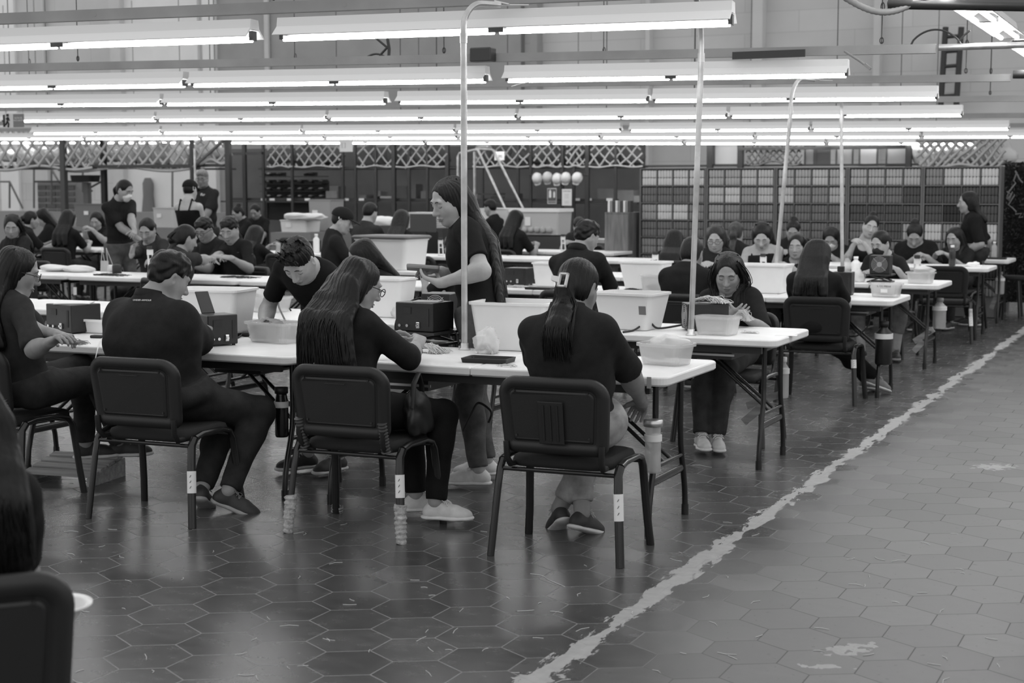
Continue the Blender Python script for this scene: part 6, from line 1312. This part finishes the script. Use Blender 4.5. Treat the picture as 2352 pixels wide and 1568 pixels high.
# stuff stored behind the nets
M_sack = [mat('sack_%d' % i, v, .9, bump=.4, bscale=20) for i, v in enumerate((.55, .42, .3, .62))]
g = np.random.default_rng(3); k = 0
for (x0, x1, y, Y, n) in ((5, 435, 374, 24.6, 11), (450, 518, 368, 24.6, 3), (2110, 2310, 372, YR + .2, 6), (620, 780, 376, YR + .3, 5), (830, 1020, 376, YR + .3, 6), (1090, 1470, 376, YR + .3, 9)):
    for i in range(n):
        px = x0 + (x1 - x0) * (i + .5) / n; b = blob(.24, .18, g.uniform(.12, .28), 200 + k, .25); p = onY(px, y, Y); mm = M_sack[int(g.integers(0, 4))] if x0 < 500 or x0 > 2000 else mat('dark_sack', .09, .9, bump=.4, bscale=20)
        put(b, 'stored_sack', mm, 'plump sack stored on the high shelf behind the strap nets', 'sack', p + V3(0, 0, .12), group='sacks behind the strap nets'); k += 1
for (x0, x1, Y) in ((-10, 440, 24.75), (445, 522, 24.75), (612, 1476, YR + .3), (2100, 2320, YR + .2)):
    p, r_ = onY(x0, 386, Y), onY(x1, 386, Y); q = MB(); q.box(((p[0] + r_[0]) / 2, Y, p[2] - .02), (r_[0] - p[0], .6, .03)); tag(q.build('shelf_deck', M_dark), {-10: 'shelf deck carrying sacks above the seated women', 445: 'short shelf deck above the grey haired man', 612: 'long shelf deck carrying sacks over the cage', 2100: 'shelf deck above the spool bay near the hedge wall'}[x0], 'shelf')
# bin shelf with small stacking bins
o = thing('parts_shelf', 'dark shelf frame holding rows of small open bins in the cage', 'shelf', (*onY(668, 450, YR + .5)[:2], 0)); q = MB(); q.box((0, .25, 1.3), (1.5, .02, .8)); q.build('back_panel', M_rackd, o)
for sx in (-.74, .74): q = MB(); q.box((sx, .24, .85), (.04, .04, 1.7)); q.build('upright', M_dark, o)
if 1: zz = [onY(668, y, YR + .5)[2] for y in (404, 421, 438, 455)]
for z in zz: q = MB(); q.box((0, .12, z - .012), (1.5, .28, .012)); q.build('shelf', M_dark, o)
for r_i, z in enumerate(zz):
    for c in range(6):
        if r_i == 0 and c in (2, 3, 5): continue
        x = onY(614 + 24 * c, 450, YR + .5)[0]; b = MB(); w, d, h = .085, .12, .075; b.loft([[(-w, -d, 0), (w, -d, 0), (w, d, 0), (-w, d, 0)], [(-w, -d - .03, h * .55), (w, -d - .03, h * .55), (w, d, h), (-w, d, h)], [(-w + .008, -d - .02, h * .55), (w - .008, -d - .02, h * .55), (w - .008, d - .008, h), (-w + .008, d - .008, h)], [(-w + .008, -d + .01, .01), (w - .008, -d + .01, .01), (w - .008, d - .008, .01), (-w + .008, d - .008, .01)]])
        put(b, 'stacking_bin', mat('dark_bin', .04, .5), 'small dark open stacking bin with pale contents on the cage shelf', 'bin', (x, YR + .58, z), group='stacking bins on the cage shelf'); t = blob(.05, .06, .03, 300 + r_i * 6 + c, .3, 6, 8); put(t, 'bagged_parts', mat('pale_parts', .3, .7), 'pale bag of parts lying in a small dark stacking bin', 'bag', (x, YR + .56, z + .036), group='bagged parts in the stacking bins')
# helmets and notices
for i, (px, py, lb, g_) in enumerate(((1233, 409, 'first white hard hat in the hanging row, next to the thick post', .62), (1257, 407, 'second hard hat in the hanging row, duller than the rest', .5), (1279, 410, 'third hard hat, in the middle of the hanging row', .68), (1299, 408, 'fourth hard hat in the hanging row', .66), (1325, 408, 'last hard hat of the hanging row, set apart from the other four', .68))):
    o = thing('hard_hat', lb, 'helmet', onY(px, py, YR - .09)); o.rotation_euler = (R(70), R(-12 + 6 * i), R(6 * (i % 2))); q = MB(); q.lathe([(.0, .085), (.03, .083), (.06, .068), (.085, .035), (.093, 0), (.093, -.03), (.1, -.032), (.09, -.035), (.0, -.035)], n=20); q.build('shell', mat('hat_%d' % (g_ * 100), g_, .35), o)
    q = MB(); q.loft([rrect(.13, .07, .034, 5, -.036, 0, -.075), rrect(.13, .07, .034, 5, -.03, 0, -.075)]); q.build('brim', mat('hat_%d' % (g_ * 100), g_, .35), o); o.scale = (1, 1.18, 1)
pole('hook_bar', [onY(1215, 402, YR - .035), onY(1352, 402, YR - .035)], .012, M_dark, 'thin dark bar from which the hard hats hang', 'bar')
def sign(px, py, Y, w, h, label, m, lines=(), ts=.05, frame=None, cat='sign', pict=None):
    o = thing('wall_sign', label, cat, onY(px, py, Y)); q = MB(); q.box((0, 0, 0), (w, .01, h)); q.build('plate', m, o)
    if frame: q = MB(); q.loft([[(-w / 2 * k, -.006, -h / 2 * k), (w / 2 * k, -.006, -h / 2 * k), (w / 2 * k, -.006, h / 2 * k), (-w / 2 * k, -.006, h / 2 * k)] for k in (.97, .9)], cap0=False, cap1=False); q.build('frame', frame, o)
    for (s_, x, z, sz, mm) in lines: text(o, s_, sz, (x, -.007, z), (R(90), 0, 0), mm)
    if pict: b = MB(); pict(b); b.build('pictogram', M_ink if frame is None else M_paper, o)
    return o
def extin(b):
    for x, s_ in ((-.035, 1.), (.045, .75)):
        for (r_, z0, z1) in ((.022 * s_, -.03, .09 * s_), (.009 * s_, .09 * s_, .115 * s_)): b.box((x, -.008, (z0 + z1) / 2), (2 * r_, .004, z1 - z0))
sign(1268, 450, YR - .3, .185, .29, 'dark fire extinguisher notice with white frame below the hard hats', mat('dark_sign', .1, .5), [('EXTINTOR', 0, -.1, .032, M_paper)], frame=M_paper, pict=extin)
sign(1302, 453, YR - .3, .19, .3, 'white printed notice hanging beside the extinguisher notice', M_paper, [('EXTINTORES', 0, .11, .026, M_ink), ('=====\n=====\n=====', 0, .02, .03, M_grey), ('=====\n=====', 0, -.09, .03, M_grey)])
def runner(b):
    b.tube([(-.10, -.008, .055), (-.10, -.008, .085)], .017, 8); b.tube([(-.10, -.008, .045), (-.105, -.008, -.005), (-.085, -.008, -.04), (-.095, -.008, -.08)], .011, 6); b.tube([(-.105, -.008, -.005), (-.125, -.008, -.04), (-.15, -.008, -.05)], .011, 6); b.tube([(-.075, -.008, .0), (-.085, -.008, .035), (-.1, -.008, .04), (-.125, -.008, .02)], .008, 6); b.box((-.16, -.008, 0), (.03, .003, .15))
o = sign(33, 277, 14.7, .31, .17, 'white evacuation route sign with a running figure and dark text panel, hung from the lamps', mat('pale_sign', .66, .5), pict=runner); q = MB(); q.box((.075, -.006, 0), (.17, .006, .16)); q.build('text_panel', mat('sign_green_grey', .2, .5), o); text(o, 'RUTA DE\nEVACUACIÓN', .03, (.075, -.0105, .015), (R(90), 0, 0), M_paper)
for sx in (-.14, .14): q = MB(); q.tube([(sx, 0, .09), (sx, .0, .30)], .002, 4); q.build('hanger', M_dark, o)
o = sign(795, 333, 24.6, .28, .25, 'small white hanging sign below the last lamp row', M_paper, [('[ ]', -.05, 0, .1, mat('grey_ink', .3))]); q = MB(); q.tube([(0, 0, .12), (0, 0, .3)], .003, 4); q.build('hanger', M_dark, o)
sign(1147, 358, YR - .4, .2, .16, 'white notice with a dark square behind the stair handrails', M_paper, [('[#]', .02, 0, .06, M_ink)]); sign(1110, 337, YR - .4, .3, .09, 'dark sign with a white line above the rolling stairs', mat('dark_sign', .1), [('——— O', 0, .01, .05, M_paper)])
# rolling stairs
o = thing('rolling_stairs', 'steel rolling stairs with tube handrails beside the standing woman', 'stairs', (0, 0, 0)); Y0 = 24.4
for i, (a, b_, c) in enumerate((((1098, 345), (1165, 490), (1052, 352)), ((1133, 345), (1206, 488), (1090, 342)))):
    q = MB(); yy = Y0 + .5 * i; pa, pb = onY(*a, yy), onY(*b_, yy); pc = onY(*c, yy); low = pc.copy(); low[2] = .02; q.tube([low, pc - V3(0, 0, .06), pc + V3(.03, 0, 0), pa - V3(.05, 0, -.01), pa, pb, pb + (pb - pa) * .55], .024, 10); q.build('handrail', M_gal, o)
pa, pb = onY(1085, 352, Y0), onY(1206, 620, Y0)
for k in range(6):
    t = k / 5; z = 1.45 * (1 - t) + .15 * t; p = onY(1100 + 70 * t + 12, 450, Y0 + .25); q = MB(); q.box((p[0] + .15, p[1], z), (.3, .5, .03)); q.build('tread', M_dark, o)
# containers and clutter in the middle distance
def at_floor(px, Y): p = onY(px, 500, Y); p[2] = 0; return p
c_ = at_floor(1243, 21.2); o = thing('display_case', 'large see-through bin with white rim on a dark table, behind the very dark haired woman', 'bin', c_); q = MB(); q.loft([rrect(.76, .5, .03, 4, .86), rrect(.8, .54, .03, 4, 1.2)]); q.build('tub_body', mat('hazy_bin', .5, .4), o); q = MB(); q.loft([rrect(.84, .58, .03, 4, 1.2), rrect(.84, .58, .03, 4, 1.25), rrect(.78, .52, .03, 4, 1.25), rrect(.78, .52, .03, 4, 1.2)]); q.build('rim', M_paper, o); q = MB(); q.box((-.1, -.275, 1.06), (.09, .004, .13)); q.build('paper_label', M_paper, o)
q = MB(); q.box((0, 0, .42), (1.0, .6, .84)); put(q, 'dark_counter', mat('counter_dark', .04, .6), 'dark counter under the large see-through bin', 'counter', c_ + V3(0, .02, 0))
for i in range(6): b = blob(.05, .05, .05, 400 + i, .15, 8, 10); put(b, 'thread_ball', mat('ball_grey', .4, .9), 'round thread ball seen through the large bin', 'ball', (c_[0] - .25 + .1 * i, c_[1] - .27, .93), group='thread balls by the large bin')
c_ = at_floor(1150, 21.3); tub('storage_bin', 'white bin with a label behind the hair of the woman with the tablet', 'bin', c_, .5, .5, .40, 0, .9, M_bin, z=.85); q = MB(); q.box((0, 0, .425), (.62, .6, .85)); put(q, 'dark_counter', mat('counter_dark', .04), 'dark counter under the white labelled bin', 'counter', c_)
for i in range(7): p = at_floor(980, 21.5); q = MB(); q.loft([rrect(.5, .4, .02, 3, 0), rrect(.52, .42, .02, 3, .028), rrect(.48, .38, .02, 3, .028), rrect(.46, .36, .02, 3, .008)]); put(q, 'stacked_tray', M_paper, 'white shallow tray in the tall stack near the standing woman\'s face', 'tray', (p[0], p[1], .93 + .036 * i), group='white trays in the stack')
q = MB(); q.box((0, 0, .46), (1.2, .6, .93)); put(q, 'dark_counter', mat('counter_dark', .04), 'dark counter under the stack of white trays', 'counter', at_floor(960, 21.6))
q = MB(); q.box((0, 0, .0), (.42, .03, .26)); put(q, 'dark_board', mat('grey_board', .06, .6), 'dark grey board standing before the stack of white trays', 'board', onY(972, 512, 19.5)); q = MB(); q.box((0, 0, .465), (.3, .36, .93)); put(q, 'dark_box', M_plas, 'dark box holding up the grey board', 'box', (*onY(972, 512, 19.66)[:2], 0))
for (px, Y, w, h, lb) in ((750, 21.6, .42, .52, 'tall grey translucent drawer tower with white cups near the cap wearer'), (225, 22.5, .75, .42, 'big grey lidded tote behind the standing masked woman'), (392, 22.4, .45, .36, 'clear tote with papers behind the person in the cap'), (690, 20.9, .5, .2, 'low white tote under the crumpled cloth in the middle distance')):
    c_ = at_floor(px, Y); q = MB(); q.box((0, 0, .425), (w + .25, .6, .85)); put(q, 'back_counter', mat('counter_grey', .2, .6), 'counter under the ' + lb.split(' near')[0].split(' behind')[0].split(' under')[0], 'counter', c_); o = tub('storage_tote', lb, 'tote', c_, w, .45, h, 0, .93, mat('tote_%d' % px, {750: .3, 225: .16, 392: .5, 690: .7}[px], .5), .03, z=.85)
    q = MB(); q.box((-.08, -.23, h * .6), (.1, .004, .07)); q.build('paper_label', M_paper, o)
b = blob(.3, .16, .07, 501, .3); p = at_floor(695, 20.7); put(b, 'crumpled_cloth', mat('white_cotton', .75), 'crumpled white cloth lying over the low white tote', 'cloth', (p[0] + .05, p[1], 1.1))
q = MB(); q.box((0, 0, .07), (.3, .2, .16)); put(q, 'dark_box', M_plas, 'dark open box beside the white spray bottle in the middle distance', 'box', yT(706, 16.7)); bottle('white spray bottle in front of the crumpled cloth', yT(727, 16.6), .04, .24, M_bin, M_paper)
b = blob(.2, .12, .09, 502, .2); put(b, 'white_bundle', mat('white_cotton', .75), 'white cloth heap beside the cropped haired man', 'cloth', (*onY(885, 495, 19.9)[:2], 1.06)); q = MB(); q.box((0, 0, .5), (.5, .4, 1.0)); put(q, 'dark_box', M_rackd, 'dark cabinet under the white cloth heap', 'box', at_floor(885, 19.95))
for (px, py, w, lb) in ((640, 490, .24, 'black chair back near the bin shelf in the distance'), (750, 522, .22, 'rounded black chair back behind the spiky haired man'), (970, 535, .25, 'black chair back below the grey board')): pass
put_chair(*at_floor(640, 20.2)[:2], 170, 'small distant black chair near the bin shelf'); put_chair(*at_floor(672, 15.6)[:2], 5, 'empty black chair between the fanned hair and the cap wearer'); put_chair(*at_floor(980, 15.7)[:2], 0, 'empty black chair between the tote and the woman with the tablet')
# cartons and machines on the cage shelf line
g = np.random.default_rng(12); k = 0
for (px, py, w, h, v) in ((842, 396, .16, .12, .14), (838, 415, .22, .13, .1), (873, 402, .14, .2, .16), (930, 375 + 50, .26, .3, .09), (952, 425, .2, .34, .12), (925, 448, .3, .16, .25), (985, 442, .2, .2, .16), (1000, 415, .2, .3, .1), (890, 449, .34, .1, .36), (1150, 415, .28, .1, .05), (1165, 440, .5, .16, .08), (1400, 440, .4, .25, .16), (1440, 430, .36, .22, .2), (1450, 450, .4, .12, .3), (1090, 444, .2, .14, .3), (770, 440, .26, .2, .2), (775, 415, .2, .3, .14)):
    q = MB(); q.box((0, 0, h / 2), (w, .3, h), bev=.004); p = onY(px, 456, YR + .45); put(q, 'carton', mat('carton_%d' % int(v * 100), v, .8, noise=.15, nscale=5), 'dim carton or machine stacked on the cage shelf', 'carton', (p[0], p[1] + .02 * (k % 3), onY(526, 460, YR + .45)[2] - .005), group='cartons on the cage shelf'); k += 1
p, r_ = onY(526, 460, YR + .3), onY(1476, 460, YR + .3); q = MB(); q.box(((p[0] + r_[0]) / 2, YR + .3, p[2] - .02), (r_[0] - p[0], .6, .03)); tag(q.build('shelf_deck', M_dark), 'long lower shelf deck of the cage carrying cartons', 'shelf')
for i, (px, lb) in enumerate(((605, 0), (625, 0), (665, 0), (706, 0), (795, 0), (830, 0), (1325, 0), (1352, 0), (1400, 0))): q = MB(); q.box((0, 0, 0), (.12, .004, .045)); put(q, 'shelf_tag', M_paper, 'small white price tag on the cage shelf beam', 'tag', onY(px, 458, YR + .06), group='white tags on the cage shelf beam')
# framed panels and sheets above the spool rack
for (px, py, w, h, v, lb) in ((1670, 352, .46, .4, .62, 'pale sheet panel above the second spool bay'), (1890, 358, .24, .3, .1, 'dark framed panel above the middle spool bay'), (1940, 358, .28, .3, .5, 'bright glazed panel above the spool bays'), (1860, 357, .16, .32, .4, 'plain grey panel beside the slack net'), (1995, 358, .3, .32, .66, 'white panel above the fourth spool bay'), (2060, 357, .34, .34, .42, 'grey panel beside the wide strap net')):
    p = onY(px, py, YR + .3); o = thing('framed_panel', lb, 'panel', p); q = MB(); q.box((0, 0, 0), (w, .03, h)); q.build('sheet', mat('sheet_%d' % int(v * 100), v, .4), o); q = MB()
    for (cx_, cz, dw, dh) in ((0, h / 2, w + .03, .025), (0, -h / 2, w + .03, .025), (-w / 2, 0, .025, h), (w / 2, 0, .025, h)): q.box((cx_, -.01, cz), (dw, .04, dh))
    q.build('frame', M_rack, o)
p, r_ = onY(1480, 374, YR + .3), onY(2320, 374, YR + .3); q = MB(); q.box(((p[0] + r_[0]) / 2, YR + .3, p[2] - .06), (r_[0] - p[0], .4, .03)); tag(q.build('shelf_deck', M_dark), 'shelf deck carrying framed panels above the spool rack', 'shelf')
for px in (1630, 1700, 2085): post(px, YR + .1, {1630: 'dark double post at the start of the framed panels', 1700: 'dark post beside the pale sheet panel', 2085: 'dark post beside the wide strap net'}[px], .1)
# left background shelf, bars and hanging coat
o = thing('parts_cabinet', 'grey cabinet with small drawers below the strap net by the big grey tote', 'cabinet', at_floor(132, 25.6)); q = MB(); q.box((0, .2, .85), (1.05, .4, 1.7)); q.build('body', mat('cab_grey', .3, .6), o)
for r_i in range(5):
    for c in range(4): q = MB(); q.box((-.39 + .26 * c, -.01, 1.05 + .13 * r_i), (.22, .03, .09), bev=.004); q.build('drawer', mat('cab_drawer', .12, .5), o)
yv = 25.5
for segs, lb in (((((0, 417), (22, 417)), ((22, 417), (22, 478)), ((22, 417), (52, 478))), 'thin grey frame of a stand at the picture edge against the bright wall'), ((((78, 388), (78, 478)), ((78, 388), (118, 388)), ((118, 388), (118, 470)), ((118, 388), (137, 420))), 'thin grey frame with a diagonal strut around the drawer cabinet'), ((((190, 388), (190, 440)), ((190, 440), (236, 415)), ((190, 440), (212, 438))), 'thin grey frame bar beside the black padded machine seat'), ((((396, 388), (396, 640)),), 'single thin grey bar beside the hanging coat')):
    q = MB()
    for a, b_ in segs: q.tube([onY(*a, yv), onY(*b_, yv)], .022, 6)
    tag(q.build('stand_frame', mat('bar_grey', .16, .5)), lb, 'frame')
q = MB(); q.loft([rrect(.55, .3, .06, 4, -.07), rrect(.6, .34, .08, 4, .07)]); put(q, 'dark_cover', M_plas, 'black padded seat of a machine near the black rack post', 'seat', onY(196, 410, 25.2)); q = MB(); q.box((0, 0, .0), (.12, .12, 2 * onY(196, 410, 25.2)[2] * .5)); put(q, 'machine_column', mat('bar_grey', .16), 'grey column carrying the black padded machine seat', 'column', (onY(196, 410, 25.3)[0], 25.35, onY(196, 410, 25.3)[2] / 2 - .08))
co = thing('hanging_coat', 'long grey coat hanging on the bright back wall', 'coat', onY(340, 440, YB - .2)); q = MB(); q.loft([[(sx, y, z) for sx, y in ((-w, -.04), (0, -.09), (w, -.04), (w, .04), (-w, .04))] for w, z in ((.06, .33), (.13, .2), (.12, -.1), (.17, -.5))], smooth=True); q.build('cloth', mat('coat_grey', .2, .9), co)
p, r_ = onY(-10, 484, 25.0), onY(520, 484, 25.0); q = MB(); q.box(((p[0] + r_[0]) / 2, 25.0, p[2] / 2), (r_[0] - p[0], .5, p[2])); tag(q.build('long_counter', mat('counter_mid', .3, .6)), 'long grey counter running below the bright wall behind the workers', 'counter')
